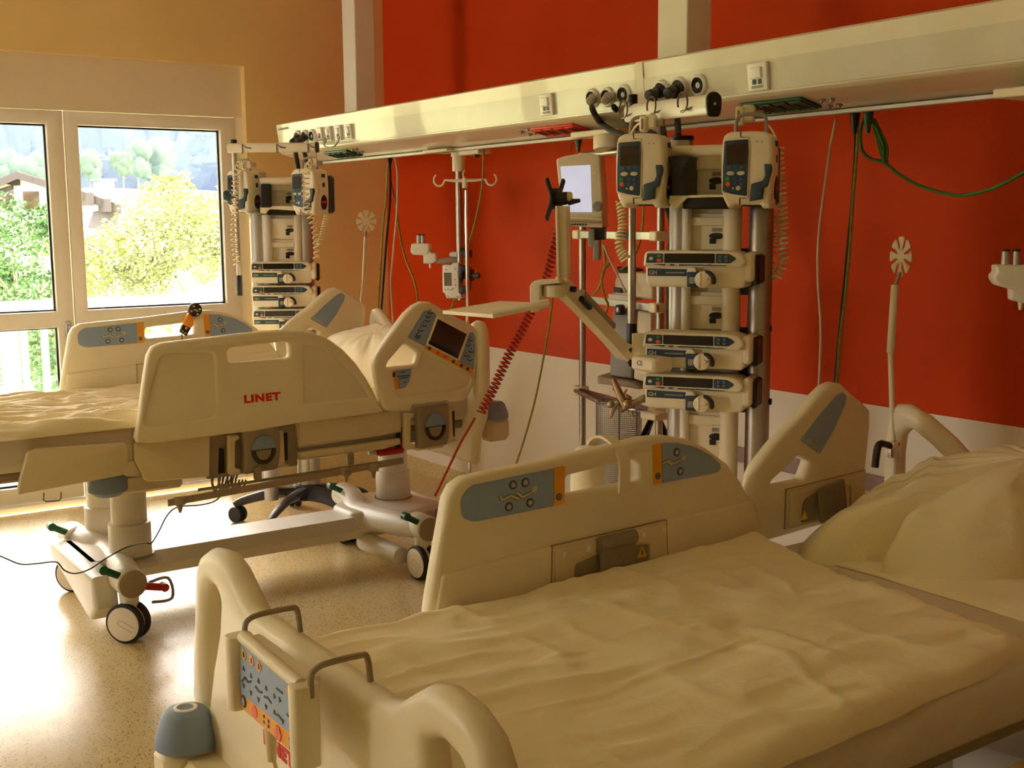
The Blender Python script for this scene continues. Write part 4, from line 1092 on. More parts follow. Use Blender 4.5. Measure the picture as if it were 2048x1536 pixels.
# near bed, camera side: rails folded down beside the mattress
r_ = Vector((DB2.x+.03, DB2.y, DB2.z))
def low_rail():
    fo = (Vector((XN+r_.x, 0, 0)), Vector((0, 1, 0)), Vector((0, 0, 1)), Vector((1, 0, 0)))
    s2 = lambda pts: [(p[0]+r_.y, p[1]+r_.z-.50) for p in pts]
    g = G(); g.plate([s2(foot_out), s2(foot_hole)], fo, -.02, .02, .016); obj('foot_side_rail', g, cream, bed2, label='cream side rail folded down')
    g = G(); g.plate([s2(head_out), s2(head_hole)], fo, -.02, .02, .016); obj('head_side_rail', g, cream, bed2, label='cream side rail folded down')
low_rail()
g = G(); g.box(XN+DB2.x-.06, XN+DB2.x-.02, -2.6+DB2.y, -.85+DB2.y, .50+DB2.z+.03, .60+DB2.z+.03, .01); obj('side_cover', g, cream2, bed2)
for yy in (-1.93, -1.45, -1.05):
    g = G(); g.box(XN+DB2.x-.05, XN+DB2.x+.02, yy-.05, yy+.05, .36, .50, .012); obj('pivot_arm', g, taupe, bed2)
# ------------------------------------------------------------------ mattresses, duvets, pillows
def soft_box(name, x0, x1, y0, y1, z0, z1, m, label, cat, group, amp=.004, seed=0):
    g = G(); nx, ny = 14, 36
    def f(s_, t_):
        return None
    b = .025
    prof = [(0, z0), (b*.9, z0), (b, z0)]
    g.box(x0, x1, y0, y1, z0, z1, b)
    bm = bmesh.new(); vs = [bm.verts.new(v) for v in g.v]
    for q in g.f: bm.faces.new([vs[i] for i in q])
    bmesh.ops.triangulate(bm, faces=bm.faces)
    bmesh.ops.subdivide_edges(bm, edges=[e for e in bm.edges if e.calc_length() > .12], cuts=9, use_grid_fill=True)
    for v in bm.verts:
        v.co += Vector((noise.noise(v.co*7+Vector((seed, 0, 0))), noise.noise(v.co*6), 0))*amp
    bm.verts.index_update(); g2 = G(); g2.add([v.co.copy() for v in bm.verts], [tuple(v.index for v in q.verts) for q in bm.faces]); bm.free()
    o = obj(name, g2, m, ang=60); tag(o, label, cat, group); return o
soft_box('mattress', 1.42, 2.31, -2.96, -.78, .685, .815, matcov, 'grey covered mattress on the far bed', 'mattress', 'mattresses', seed=1)
soft_box('mattress', 4.47, 5.36, -2.71, -.75, .55, .68, matcov, 'grey covered mattress on the near bed', 'mattress', 'mattresses', seed=2)

def ridge(p, a, b, seed):
    """stretched folds: long in direction a, narrow in b"""
    q = Vector((p[0]*a, p[1]*b, seed)); n_ = noise.noise(q)
    return 1-min(1, abs(n_)*3.2)
def duvet(name, quad, z0, th, wr, label, seed, drop=.05):
    A, B, C_, D_ = [Vector(q) for q in quad]      # foot-left, foot-right, head-right, head-left (x, y)
    nx, ny = 110, 170; b = .05
    g = G()
    def pos(s_, t_):
        p = (A*(1-s_)+B*s_)*(1-t_)+(D_*(1-s_)+C_*s_)*t_
        return p
    def top(i, j):
        s_, t_ = i/nx, j/ny; p = pos(s_, t_)
        d = min(s_*(B-A).length, (1-s_)*(B-A).length, t_*(D_-A).length, (1-t_)*(D_-A).length)
        e = min(1, d/b); e = sqrt(max(0, 1-(1-e)**2))
        w = wr(p, s_, t_)
        off = .010*noise.noise(Vector((t_*9, seed, s_*9)))
        return Vector((p.x+off, p.y+off, z0+th*e+w*(.25+.75*e)))
    vs = [top(i, j) for j in range(ny+1) for i in range(nx+1)]
    fs = [(j*(nx+1)+i, j*(nx+1)+i+1, (j+1)*(nx+1)+i+1, (j+1)*(nx+1)+i) for j in range(ny) for i in range(nx)]
    # underside
    rim = [i for i in range(nx+1)]+[j*(nx+1)+nx for j in range(1, ny+1)]+[ny*(nx+1)+i for i in range(nx-1, -1, -1)]+[j*(nx+1) for j in range(ny-1, 0, -1)]
    k = len(vs); vs += [Vector((vs[i].x, vs[i].y, z0-.004)) for i in rim]; n = len(rim)
    for a in range(n): fs.append((rim[a], rim[(a+1) % n], k+(a+1) % n, k+a))
    fs.append(tuple(k+a for a in range(n-1, -1, -1)))
    g.add(vs, fs)
    o = obj(name, g, bedlin, ang=None); tag(o, label, 'duvet', 'duvets'); return o
def wr1(p, s_, t_):
    w = 0
    for a, b, sd, am in ((2.2, 9, 1.3, .017), (3.5, 15, 4.1, .013), (6.5, 26, 7.7, .008)):
        q = (p.y+.35*p.x, p.x-.25*p.y)
        w += am*(ridge(q, a, b, sd)-.45)
    return w+.012*noise.noise(Vector((p.x*3, p.y*2.2, 0)))
def wr2(p, s_, t_):
    q = (p.y+.18*p.x, p.x-.12*p.y)
    w = .0075*(ridge(q, 1.4, 6.5, 2.2)-.4)+.006*(ridge((p.x, p.y), 4, 9, 5.5)-.4)+.0045*(ridge(q, 3.5, 15, 8.8)-.4)
    # pressed fold lines running the length of the cover and across it
    for off, am in ((.60, .006), (.40, .003)):
        d = s_-off-.02*sin(t_*5); w += am*math.exp(-(d/.008)**2)*(1 if .05 < t_ < .62 else 0)
    w += .004*math.exp(-((t_-.55+.04*sin(s_*7))/.012)**2)
    for (cx, cy, r, am) in ((.50, .66, .07, -.013), (.44, .72, .05, .011), (.60, .60, .05, -.010), (.66, .63, .05, .008), (.56, .72, .04, -.008), (.30, .5, .08, .006)):
        w += am*math.exp(-(((s_-cx)/r)**2+((t_-cy)/(r*.8))**2))
    w += .012*noise.noise(Vector((p.x*2.4, p.y*2.0, 3)))
    # the cover bulges up beside the far rail at the head end
    w += .022*math.exp(-((s_-.03)/.12)**2)*max(0, (t_-.45))*1.6
    return w
duvet('duvet', ((1.43, -2.98), (2.335, -2.98), (2.33, -1.22), (1.45, -1.22)), .812, .036, wr1, 'strongly creased cream duvet on the far bed', 1)
duvet('duvet', ((4.455, -2.725), (5.41, -2.70), (5.33, -1.44), (4.46, -1.32)), .678, .036, wr2, 'smooth cream duvet on the near bed', 2)

def pillow(name, c, bd, zb, H, kf, label, seed, crease=.012):
    """c: centre (x,y); bd: boundary points; kf(angle) -> steepness"""
    nA, nR = 120, 34
    P = [Vector((p[0], p[1], 0)) for p in bd]; P = smooth(P, 8, True)
    cen = Vector((c[0], c[1], 0)); ang = sorted([(math.atan2(p.y-cen.y, p.x-cen.x), (p-cen).length) for p in P])
    def rad(t):
        while t > pi: t -= 2*pi
        while t < -pi: t += 2*pi
        pa = (ang[-1][0]-2*pi, ang[-1][1])
        for q in ang+[(ang[0][0]+2*pi, ang[0][1])]:
            if q[0] >= t:
                f = (t-pa[0])/max(1e-6, q[0]-pa[0]); return pa[1]*(1-f)+q[1]*f
            pa = q
        return ang[-1][1]
    vs = []; fs = []
    for k in range(nR+1):
        ro = 1-(k/nR)
        for i in range(nA):
            t = -pi+2*pi*i/nA; r = rad(t)*ro; x = cen.x+r*cos(t); y = cen.y+r*sin(t)
            kk = kf(t); h = H(x, y)*(1-ro**kk)**.62 if ro > 0 else H(x, y)
            edge = min(1, (1-ro)*6)
            w = crease*edge*noise.noise(Vector((t*3.2+seed, ro*2.0, seed)))*ro*1.6+crease*.9*edge*(ridge((ro*.6, t), 2.0, 3.4, seed)-.5)*ro
            w += .008*noise.noise(Vector((x*7, y*7, seed)))*edge
            if seed == 3.0:      # the loose end of the case lies over the left part
                sd = (x-4.66)-(y+.95)*-.62; w += .024/(1+math.exp(-max(-40, min(40, sd/.006))))*math.exp(-max(0, sd)/.22)*edge
                w += .010*math.exp(-((sd-.05)/.012)**2)*edge+.008*math.exp(-((sd+.06)/.015)**2)*edge
            vs.append(Vector((x, y, zb+.02*edge+h+w)))
    for k in range(nR):
        for i in range(nA):
            j = (i+1) % nA; fs.append((k*nA+i, k*nA+j, (k+1)*nA+j, (k+1)*nA+i))
    k0 = len(vs); vs += [Vector((v.x, v.y, zb-.002)) for v in vs[:nA]]
    for i in range(nA): j = (i+1) % nA; fs.append((k0+i, k0+j, j, i))
    fs.append(tuple(k0+i for i in range(nA-1, -1, -1)))
    g = G(); g.add(vs, fs); o = obj(name, g, bedlin, ang=None); tag(o, label, 'pillow', 'pillows'); return o
B2 = [tuple(at(u, v, z=.685)[:2]) for u, v in ((1592, 1106), (1640, 1124), (1700, 1140), (1765, 1152), (1850, 1132), (1950, 1112), (2048, 1106))]
B2 = B2 + [(5.05, -.86), (5.30, -.84), (5.38, -.70), (5.2, -.60), (4.9, -.585), (4.66, -.62), (4.52, -.78), (4.47, -.98)]
pillow('pillow', (4.93, -.82), B2, .682, lambda x, y: .235+.04*max(-1, min(1, (y+.8)*3)), lambda t: 2.3-1.0*math.exp(-((t+2.45)/.35)**2)+1.2*max(0, sin(t)), 'plump cream pillow on the near bed with its case hanging loose at one corner', 3.0)
B1 = [(1.50, -1.24), (1.80, -1.28), (2.08, -1.24), (2.26, -1.10), (2.27, -.92), (2.05, -.90), (1.80, -.89), (1.56, -.90), (1.45, -1.0)]
pillow('pillow', (1.87, -1.07), B1, .815, lambda x, y: .235+.07*max(-1, min(1, (y+1.0)*3)), lambda t: 5.0, 'sunlit cream pillow on the far bed', 9.0)
g = G()
sp = [tuple(at(u, v, z=.688)[:2]) for u, v in ((1640, 1118), (1760, 1150), (1900, 1192), (2048, 1238))]
def shf(s_, t_):
    k = s_*3; i = min(2, int(k)); f = k-i; a = Vector(sp[i]).lerp(Vector(sp[i+1]), f) if True else None
    a = Vector((a.x, a.y)); 
    b_ = Vector((a.x+.02, -.62)); q = a.lerp(b_, t_)
    return Vector((q.x, q.y, .684+.009*min(1, t_*14)+.006*noise.noise(Vector((q.x*6, q.y*6, 1)))+.004*(ridge((q.x, q.y), 3, 8, 3)-.4)))
sp += [(5.34, sp[-1][1]-.005)]; sp = [sp[0], sp[1], sp[3], sp[4]]
g.grid(60, 40, shf); n0 = len(g.v); top_ = list(g.v); g.v += [Vector((p.x, p.y, .681)) for p in top_]; g.f += [tuple(i+n0 for i in reversed(f)) for f in g.f]; g.m += g.m[:]
rim = [i for i in range(61)]+[j*61+60 for j in range(1, 41)]+[40*61+i for i in range(59, -1, -1)]+[j*61 for j in range(39, 0, -1)]
for a in range(len(rim)): q = rim[(a+1) % len(rim)]; g.f.append((rim[a], q, q+n0, rim[a]+n0)); g.m.append(0)
o = obj('folded_sheet', g, bedlin, ang=None); tag(o, 'flat cream sheet laid under the pillow of the near bed', 'sheet')

# ------------------------------------------------------------------ control box hung on the near bed's footboard
YB = -2.878
CB = lambda pts: tr_y(crop(450, 1220, 4.86, pts), YB)
fyb = (Vector((0, YB, 0)), Vector((1, 0, 0)), Vector((0, 0, 1)), Vector((0, -1, 0)))
pc = at(545, 1390, y=YB)
box = thing('control_box', 'cream control box with grey and orange key panel hooked over the footboard', 'control box', (pc.x, YB+.03, pc.z))
face = CB([(150, 262), (706, 735), (700, 1440), (150, 950)])
g = G(); g.plate(rnd(face, .004), fyb, -.035, .0, .004); obj('body', g, palepl, box)
for nm, pts in (('end_profile', [(72, 240), (155, 262), (152, 945), (85, 925)]), ('end_profile', [(706, 735), (800, 742), (790, 1510), (690, 1495)])):
    q = CB(pts); cx = sum(p[0] for p in q)/4; zt = (q[0][1]+q[1][1])/2; zb_ = (q[2][1]+q[3][1])/2
    w = abs(q[1][0]-q[0][0])/2
    g = G(); g.plate(rnd([(-.017, -.012), (.017, -.012), (.017, .034), (-.017, .034)], .0165, 5), (Vector((cx, YB+.016, 0)), Vector((1, 0, 0)), Vector((0, -1, 0)), Vector((0, 0, -1))), -zt, -zb_, .002); obj(nm, g, palepl, box)
g = G(); q = CB([(155, 262), (708, 735)]); a, b = q; g.tube([(a[0], YB+.004, a[1]), (b[0], YB+.004, b[1])], .011, 10); g.box(min(a[0], b[0]), max(a[0], b[0]), YB+.0, YB+.04, (a[1]+b[1])/2-.02, (a[1]+b[1])/2+.002, .004)
obj('top_bar', g, palepl, box)
g = G(); g.plate(rnd(CB([(158, 305), (702, 770), (700, 1245), (158, 800)]), .003), fyb, 0, .0015); obj('key_panel', g, bluegrey, box, label='blue grey key panel')
g = G(); g.plate(rnd(CB([(158, 800), (700, 1245), (700, 1415), (158, 940)]), .003), fyb, 0, .0015); ks = obj('key_panel', g, orangest, box, label='orange key panel')
def cdisc(g, u, v, r, h, mi): c = CB([(u, v)])[0]; g.plate([circ(c[0], c[1], r, 16)], fyb, h, h+.001, mi=mi)
g = G()
for (u, v) in ((195, 430), (268, 490), (340, 548), (636, 790), (668, 825)): cdisc(g, u, v, .0095, .0015, 0)
for (u, v) in ((195, 430), (268, 490), (340, 548), (640, 790), (668, 825)):
    c = CB([(u, v)])[0]; g.plate([[(c[0]-.003, c[1]-.004), (c[0]+.003, c[1]-.004), (c[0]+.0015, c[1]+.005), (c[0]-.0015, c[1]+.005)]], fyb, .0025, .0032, mi=1)
obj('round_keys', g, [orangest, black], box)
g = G()
for (u, v, an) in ((192, 570, pi/2), (262, 640, pi/2), (192, 730, -pi/2), (262, 800, -pi/2), (336, 690, pi/2), (336, 865, -pi/2), (410, 760, pi/2), (410, 935, -pi/2), (492, 840, pi/2+.5), (545, 875, -pi/2-.5), (492, 995, pi/2), (572, 1075, -pi/2), (662, 975, pi/2), (662, 1145, -pi/2)):
    c = CB([(u, v)])[0]; r = .0055; g.plate([[(c[0]+r*cos(an+k*2*pi/3), c[1]+r*sin(an+k*2*pi/3)) for k in range(3)]], fyb, .0015, .0026)
for L in ([(175, 690), (205, 650), (235, 700), (265, 690)], [(305, 740), (340, 790), (370, 800)], [(390, 840), (425, 850), (460, 900)], [(510, 760), (570, 805)], [(500, 1010), (530, 1020), (560, 1060)], [(610, 1010), (650, 1050), (685, 1065)]):
    pp = CB(L); [seg2(g, x, y, .0035, fyb, .0015, 0) for x, y in zip(pp, pp[1:])]
obj('symbols', g, darkbr, box)
g = G(); cdisc(g, 193, 885, .011, .0015, 0); cdisc(g, 193, 885, .007, .0025, 1); cdisc(g, 298, 985, .011, .0015, 2)
c = CB([(528, 1195)])[0]; g.plate([circ(c[0], c[1], .012, 6, .014)], fyb, .0015, .003, mi=2)
for (u, v) in ((388, 1030), (388, 1088), (432, 1078), (432, 1128)): cdisc(g, u, v, .0032, .0015, 0)
c = CB([(660, 1305)])[0]; g.plate([rect(c[0]-.008, c[0]+.008, c[1]-.012, c[1]+.012)], fyb, .0015, .0025, mi=1)
for k in (-1, 1): seg2(g, (c[0]-.006, c[1]-.009*k), (c[0]+.006, c[1]+.009*k), .003, fyb, .0025, 0)
obj('lower_symbols', g, [navy, bluegrey, btnred], box)
for pts in ([(175, 235), (180, 170), (225, 135)], [(815, 735), (815, 660), (860, 625)]):
    p0, p1, p2 = [at(*q, y=YB+.008) for q in crop(450, 1220, 4.86, pts)]
    hx = p0.x
    path = [Vector((hx, YB+.012, p0.z-.02)), Vector((hx, YB+.012, p1.z)), Vector((hx, YB+.022, p1.z+.012)), Vector((hx, YB+.045, p1.z+.016)), Vector((hx, YB+.095, p1.z+.016)), Vector((hx, YB+.108, p1.z+.010)), Vector((hx, YB+.113, p1.z-.03))]
    g = G(); g.tube(smooth(path, 4), .0052, 8); obj('hook', g, taupe, box)
g = G(); a = at(542, 1475, y=YB+.01); g.cyl(a+Vector((0, 0, .02)), a-Vector((0, 0, .04)), .011, .008, n=12); g.tube([a-Vector((0, 0, .03)), a+Vector((0, .03, -.14)), a+Vector((.02, .04, -.30))], .0035, 8); obj('cable', g, cream2, box)
# red lettering on the board below the box
fb = [o for o in bed2.children if o.name.startswith('footboard')][0]
a = at(526, 1474, y=-2.80); a.y = -2.7988
text('maker_lettering', 'LINET', .036, redtxt, a, (1, 0, 0), (0, 0, 1), fb, bold=.0020, space=1.12, align='LEFT', wide=1.28)
# ------------------------------------------------------------------ infusion pumps (built once each in their own frame, front towards -y)
FZ = (Vector((0, 0, 0)), Vector((1, 0, 0)), Vector((0, 0, 1)), Vector((0, -1, 0)))
def plane_at(u, v, t, phi):
    """vertical plane through the point seen at (u,v) at depth t, its front turned by phi"""
    U = Vector((cos(phi), sin(phi), 0)); O = at(u, v, t=t)
    return (O, U, Vector((0, 0, 1)), U.cross(Vector((0, 0, 1))))
PHN = radians(33)
TN = plane_at(1400, 540, 3.45, PHN)
def shiftp(pts, o): return [(p[0]-o[0], p[1]-o[1]) for p in pts]
# volumetric pump, read from the left one of the near pair
CV = lambda pts: tr_f(crop(1200, 200, 5.12, pts), TN)
vo = CV([(420, 720)])[0]
LV = lambda pts: shiftp(CV(pts), vo)
def make_volumetric():
    r = thing('volumetric_pump', 'x', 'infusion pump', (0, 0, 0), 'volumetric infusion pumps on the docking columns')
    g = G(); out = LV([(186, 430), (200, 385), (255, 350), (480, 340), (600, 350), (655, 395), (668, 560), (668, 800), (655, 980), (640, 1050), (655, 1105), (575, 1105), (555, 1068), (320, 1068), (300, 1105), (245, 1105), (225, 1060), (195, 1000), (174, 820), (174, 600)])
    g.plate(rnd(out, .006), FZ, -.085, .018, .012); obj('case', g, palepl, r)
    g = G(); g.plate(rnd(LV([(198, 420), (445, 402), (455, 560), (445, 1005), (300, 985), (190, 955), (186, 700)]), .006), FZ, .016, .022, .003); obj('panel_rim', g, palepl, r)
    g = G(); g.plate(rnd(LV([(213, 442), (438, 424), (442, 560), (430, 984), (300, 965), (200, 938), (200, 700)]), .005), FZ, .0215, .024, .001); k = obj('keypad', g, navy, r)
    g = G(); g.plate(rnd(LV([(236, 482), (424, 468), (420, 668), (232, 680)]), .002), FZ, .024, .0250); obj('lcd', g, lcdoff, k)
    for m, L in ((btnblue, ((265, 703), (325, 700), (380, 700))), (btnblue, ((322, 812), (378, 815), (322, 860), (380, 862)))):
        for (u, v) in L:
            c = LV([(u, v)])[0]; g = G(); g.plate([circ(c[0], c[1], .0062, 12, .0045)], FZ, .024, .0265, .0005, 2); obj('key', g, m, k)
    for (u, v) in ((275, 760), (373, 758)):
        c = LV([(u, v)])[0]; g = G(); g.plate([circ(c[0], c[1], .0115, 16, .006)], FZ, .024, .0268, .0006, 2); obj('key', g, btnw, k)
    for m, (u, v) in ((btngreen, (250, 815)), (btnred, (252, 865)), (btnw, (350, 905))):
        c = LV([(u, v)])[0]; g = G(); g.plate([circ(c[0], c[1], .0068, 14)], FZ, .024, .0268, .0006, 2); obj('key', g, m, k)
    c = LV([(300, 908)])[0]; g = G(); g.plate([circ(c[0], c[1], .003, 8)], FZ, .024, .0255); obj('lamp', g, mat('yellow_led', (200, 220, 70), .3), k)
    g = G()
    for u in (520, 566): c = LV([(u, 447)])[0]; g.plate([circ(c[0], c[1], .0016, 8)], FZ, .018, .0186)
    q = LV([(355, 345), (368, 345), (368, 398), (450, 402), (450, 408), (358, 404)]); g.plate([q], FZ, .0178, .0184)
    q = LV([(355, 1068), (368, 1068), (368, 1008), (440, 1005), (440, 999), (355, 1002)]); g.plate([q], FZ, .0178, .0184)
    obj('door_gap', g, darkbr, r)
    g = G(); g.plate(rnd(LV([(592, 668), (658, 668), (668, 720), (645, 800), (628, 885), (590, 905), (582, 1012), (455, 1035), (472, 865), (580, 832), (602, 780)]), .003), FZ, .012, .028, .003); obj('door_latch', g, navy, r)
    g = G(); x1 = LV([(668, 700)])[0][0]; x0 = LV([(180, 700)])[0][0]; zt = LV([(0, 470)])[0][1]; zb_ = LV([(0, 1100)])[0][1]
    g.box(x0+.01, x1-.004, .08, .135, zb_+.004, zt, .012); obj('rear_case', g, navy, r)
    g = G(); g.cyl((x0-.006, .10, LV([(0, 780)])[0][1]), (x0-.022, .10, LV([(0, 780)])[0][1]), .022, .018, n=10, b=.003); obj('clamp_knob', g, navy, r)
    zt2 = LV([(0, 345)])[0][1]
    g = G(); g.tube(smooth([(x0+.03, .03, zt2-.01), (x0+.032, .03, zt2+.030), (x0+.05, .03, zt2+.045), (x1-.045, .03, zt2+.045), (x1-.03, .03, zt2+.03), (x1-.028, .03, zt2-.01)], 3), .0055, 8); obj('carry_handle', g, greym, r)
    # side recess: black oval with a red tab, seen on the turned pumps
    xs_ = x1
    g = G(); g.lathe((xs_-.002, .045, zb_+.055), (1, 0, 0), [(0, .020), (.004, .020), (.004, .016)], 20)
    for i in range(len(g.v)): g.v[i].z = (g.v[i].z-(zb_+.055))*1.7+zb_+.055
    s_ = obj('side_socket', g, black, r)
    g = G(); g.box(xs_+.001, xs_+.005, .026, .064, zb_+.052, zb_+.062); obj('tab', g, red, s_)
    g = G(); g.box(xs_-.003, xs_+.0015, .035, .055, zt2-.045, zt2-.03); g.box(xs_-.003, xs_+.0015, .038, .052, zt2-.09, zt2-.07); obj('side_window', g, navy, r)
    return r
# syringe pump, read from the topmost of the near column
CS = lambda pts: tr_f(crop(1200, 480, 5.12, pts), TN)
so = CS([(480, 480)])[0]
LS = lambda pts: shiftp(CS(pts), so)
def make_syringe():
    r = thing('syringe_pump', 'x', 'infusion pump', (0, 0, 0), 'syringe pumps on the docking columns')
    xl = LS([(470, 300)])[0][0]; xr_ = LS([(1510, 300)])[0][0]
    zt = LS([(500, 112)])[0][1]; zb_ = LS([(480, 480)])[0][1]
    w = xr_-xl; h = zt-zb_
    # all positions as fractions of width and height so that the rising perspective of the reading drops out
    def X(f): return xl+w*f
    def Z(f): return zb_+h*f
    g = G(); out = [(X(0), Z(.10)), (X(.03), Z(0)), (X(.96), Z(.0)), (X(.985), Z(.1)), (X(1.0), Z(.55)), (X(.985), Z(.80)), (X(.93), Z(.95)), (X(.85), Z(1.0)), (X(.03), Z(1.0)), (X(.0), Z(.9)), (X(-.005), Z(.55))]
    g.plate(rnd(out, .006), FZ, -.10, .0, .008); obj('case', g, palepl, r)
    g = G(); g.plate(rnd([(X(-.01), Z(.57)), (X(.95), Z(.57)), (X(1.0), Z(.70)), (X(.99), Z(.80)), (X(.93), Z(.97)), (X(.80), Z(1.01)), (X(.03), Z(1.01)), (X(.0), Z(.93))], .006), FZ, -.02, .022, .008); obj('panel_housing', g, palepl, r)
    g = G(); g.plate(rnd([(X(.022), Z(.68)), (X(.195), Z(.68)), (X(.195), Z(.94)), (X(.035), Z(.94))], .004), FZ, .0215, .0235); k = obj('keypad', g, navy, r)
    g = G(); g.plate(rnd([(X(.205), Z(.68)), (X(.70), Z(.68)), (X(.70), Z(.94)), (X(.205), Z(.94))], .002), FZ, .0215, .0235); obj('display', g, lcdbl, r)
    g = G(); g.plate(rnd([(X(.71), Z(.68)), (X(.85), Z(.68)), (X(.905), Z(.79)), (X(.90), Z(.83)), (X(.84), Z(.93)), (X(.71), Z(.94))], .004), FZ, .0215, .0235); k2 = obj('keypad', g, navy, r)
    for m, fx, fz, rr in ((btnw, .075, .80, .0065), (btngreen, .155, .87, .0055), (btnred, .155, .745, .0072)):
        g = G(); g.plate([circ(X(fx), Z(fz), rr, 14, rr*.8)], FZ, .0235, .026, .0005, 2); obj('key', g, m, k)
    for fx in (.755, .81):
        for fz in (.76, .86):
            g = G(); g.plate([circ(X(fx), Z(fz), .0055, 12, .0042)], FZ, .0235, .026, .0005, 2); obj('key', g, mat('teal_grey_key', (96, 122, 126), .4), k2)
    g = G(); g.plate([(X(.08), Z(.645)), (X(.20), Z(.605)), (X(.80), Z(.605)), (X(.84), Z(.625)), (X(.20), Z(.655))], FZ, .0215, .0230); o = obj('soft_key_strip', g, navy, r)
    for fx, m in ((.24, btnw), (.33, btnw), (.45, btnblue), (.55, btnblue), (.65, btnblue)):
        g = G(); g.plate([circ(X(fx), Z(.628), .008, 12, .0022)], FZ, .023, .0242); obj('key', g, m, o)
    g = G(); g.plate(rnd([(X(.02), Z(.31)), (X(.42), Z(.31)), (X(.42), Z(.50)), (X(.02), Z(.52))], .002), FZ, -.001, .0015); lb = obj('name_plate', g, navy, r)
    text('lettering', 'GH', .017, btnw, Vector((X(.075), -.0024, Z(.40))), (1, 0, 0), (0, 0, 1), lb, bold=.0002)
    g = G(); g.plate([rect(X(.20), X(.39), Z(.385), Z(.425))], FZ, .0015, .002); obj('print', g, greym, lb)
    g = G(); g.plate(rnd([(X(.43), Z(.03)), (X(.54), Z(.0)), (X(.54), Z(.44)), (X(.43), Z(.44))], .004), FZ, -.002, .026, .004)
    c = obj('syringe_clamp', g, navy, r)
    g = G(); g.plate(rect(X(.46), X(.515), Z(.12), Z(.30), .003), FZ, .026, .031, .001); obj('clamp_window', g, greym, c)
    g = G(); g.plate(rnd([(X(.42), Z(.42)), (X(.53), Z(.42)), (X(.50), Z(.56)), (X(.44), Z(.56))], .003), FZ, -.002, .020, .003); obj('clamp_cap', g, palepl, r)
    g = G(); g.cyl((X(.60), -.0, Z(.24)), (X(.60), -.042, Z(.24)), h*.23, n=26, b=.005); g.box(X(.555), X(.60), -.046, -.01, Z(.03), Z(.46), .006); pl = obj('plunger_grip', g, palepl, r)
    g = G(); g.box(X(.615), X(.665), -.052, -.03, Z(.22), Z(.30), .003); obj('grip_step', g, palepl, pl)
    g = G(); pts = [(X(.62), Z(.44)), (X(.66), Z(.42)), (X(.70), Z(.30)), (X(.705), Z(.12))]; g.tube(smooth([Vector((p[0], -.035, p[1])) for p in pts], 4), [.008]*12+[.004], 8, flat=.6); obj('lever', g, darkgrey, r)
    g = G(); g.box(X(.97), X(1.0)+.018, -.006, .10, Z(.18), Z(.97), .008); obj('end_block', g, palepl, r)
    g = G(); g.box(X(1.0)+.012, X(1.0)+.03, .02, .11, Z(.1), Z(.9), .006); obj('rear_mount', g, black, r)
    g = G(); g.box(X(.1), X(.95), .10, .118, Z(.2), Z(.9), .004); obj('rear_plate', g, greym, r)
    return r
def put(root, fr, uv, phi, anchor, label, first=False):
    p = tr_f([uv], fr)[0]; w = fr[0]+fr[1]*p[0]+fr[2]*p[1]
    a = Matrix.Rotation(phi, 3, 'Z') @ Vector(anchor)
    loc = w-a
    if first:
        root.location = loc; root.rotation_euler = (0, 0, phi); root['label'] = label; return root
    return dup(root, loc, phi, label)
VP = make_volumetric(); SP = make_syringe()
put(VP, TN, (1200+420/5.12, 200+720/5.12), PHN, (0, 0, 0), 'near volumetric pump on the left, behind the steel hanger rod', True)
put(VP, TN, (1200+1512/5.12, 200+712/5.12), PHN, (0, 0, 0), 'near volumetric pump on the right, with coiled cream lead beside it')
put(SP, TN, (1200+480/5.12, 480+480/5.12), PHN, (0, 0, 0), 'near syringe pump, single one above the gap in the column', True)
put(SP, TN, (1200+472/5.12, 480+1298/5.12), PHN, (0, 0, 0), 'near syringe pump, upper one of the touching pair')
put(SP, TN, (1292, 815.5), PHN, (0, 0, 0), 'near syringe pump, lowest of the stack above the bed rail')

# ------------------------------------------------------------------ docking columns
def trN(pts, dn=0.0, T=None):
    T = T or TN
    T2 = (T[0]-T[3]*dn, T[1], T[2], T[3]); return tr_f(pts, T2), T2
def plN(name, pts, dn, d0, d1, m, parent, b=.002, rr=0, T=None, label=None):
    p, T2 = trN(pts, dn, T); g = G(); g.plate(rnd(p, rr) if rr else p, T2, d0, d1, b); return obj(name, g, m, parent, label)
def vpole(name, u, vt, vb_, rad, dn, m, parent, T=None, zb_=None, b=.002):
    p, T2 = trN([(u, vt), (u, vb_)], dn, T)
    a = P3(T2, p[0]); c = P3(T2, p[1]); z0 = c.z if zb_ is None else zb_
    mx = (a+c)/2
    g = G(); g.cyl((mx.x, mx.y, z0), (mx.x, mx.y, a.z), rad, n=22, b=b); return obj(name, g, m, parent)
def dock_module(parent, T, dn, u0, u1, v0, v1):
    """one docking slot: plate, flap, label, oval socket with a square one below"""
    (a, b_), T2 = trN([(u0, v0), (u1, v1)], dn, T)
    x0, x1 = min(a[0], b_[0]), max(a[0], b_[0]); z1, z0 = max(a[1], b_[1]), min(a[1], b_[1]); w = x1-x0; h = z1-z0
    g = G(); g.plate(rect(x0, x1, z0, z1, .003), T2, -.03, 0, .002); o = obj('dock_slot', g, palepl, parent)
    g = G(); g.plate(rect(x0+w*.0, x1-w*.02, z1-h*.34, z1-h*.10, .002), T2, -.002, .012, .003); obj('flap', g, palepl, o)
    g = G(); g.plate(rect(x0+w*.66, x1-w*.06, z1-h*.50, z1-h*.40, .001), T2, 0, .001); obj('print', g, labelgr, o)
    g = G(); g.plate([circ(x0+w*.78, z1-h*.62, w*.19, 18, h*.085)], T2, -.001, .006, .001); obj('socket', g, black, o)
    g = G(); g.plate(rect(x0+w*.60, x0+w*.76, z1-h*.83, z1-h*.69, .002), T2, -.001, .004, .001); obj('small_socket', g, black, o)
    return o
c0 = P3(TN, tr_f([(1412, 700)], TN)[0]); nN = TN[3]; uN = TN[1]
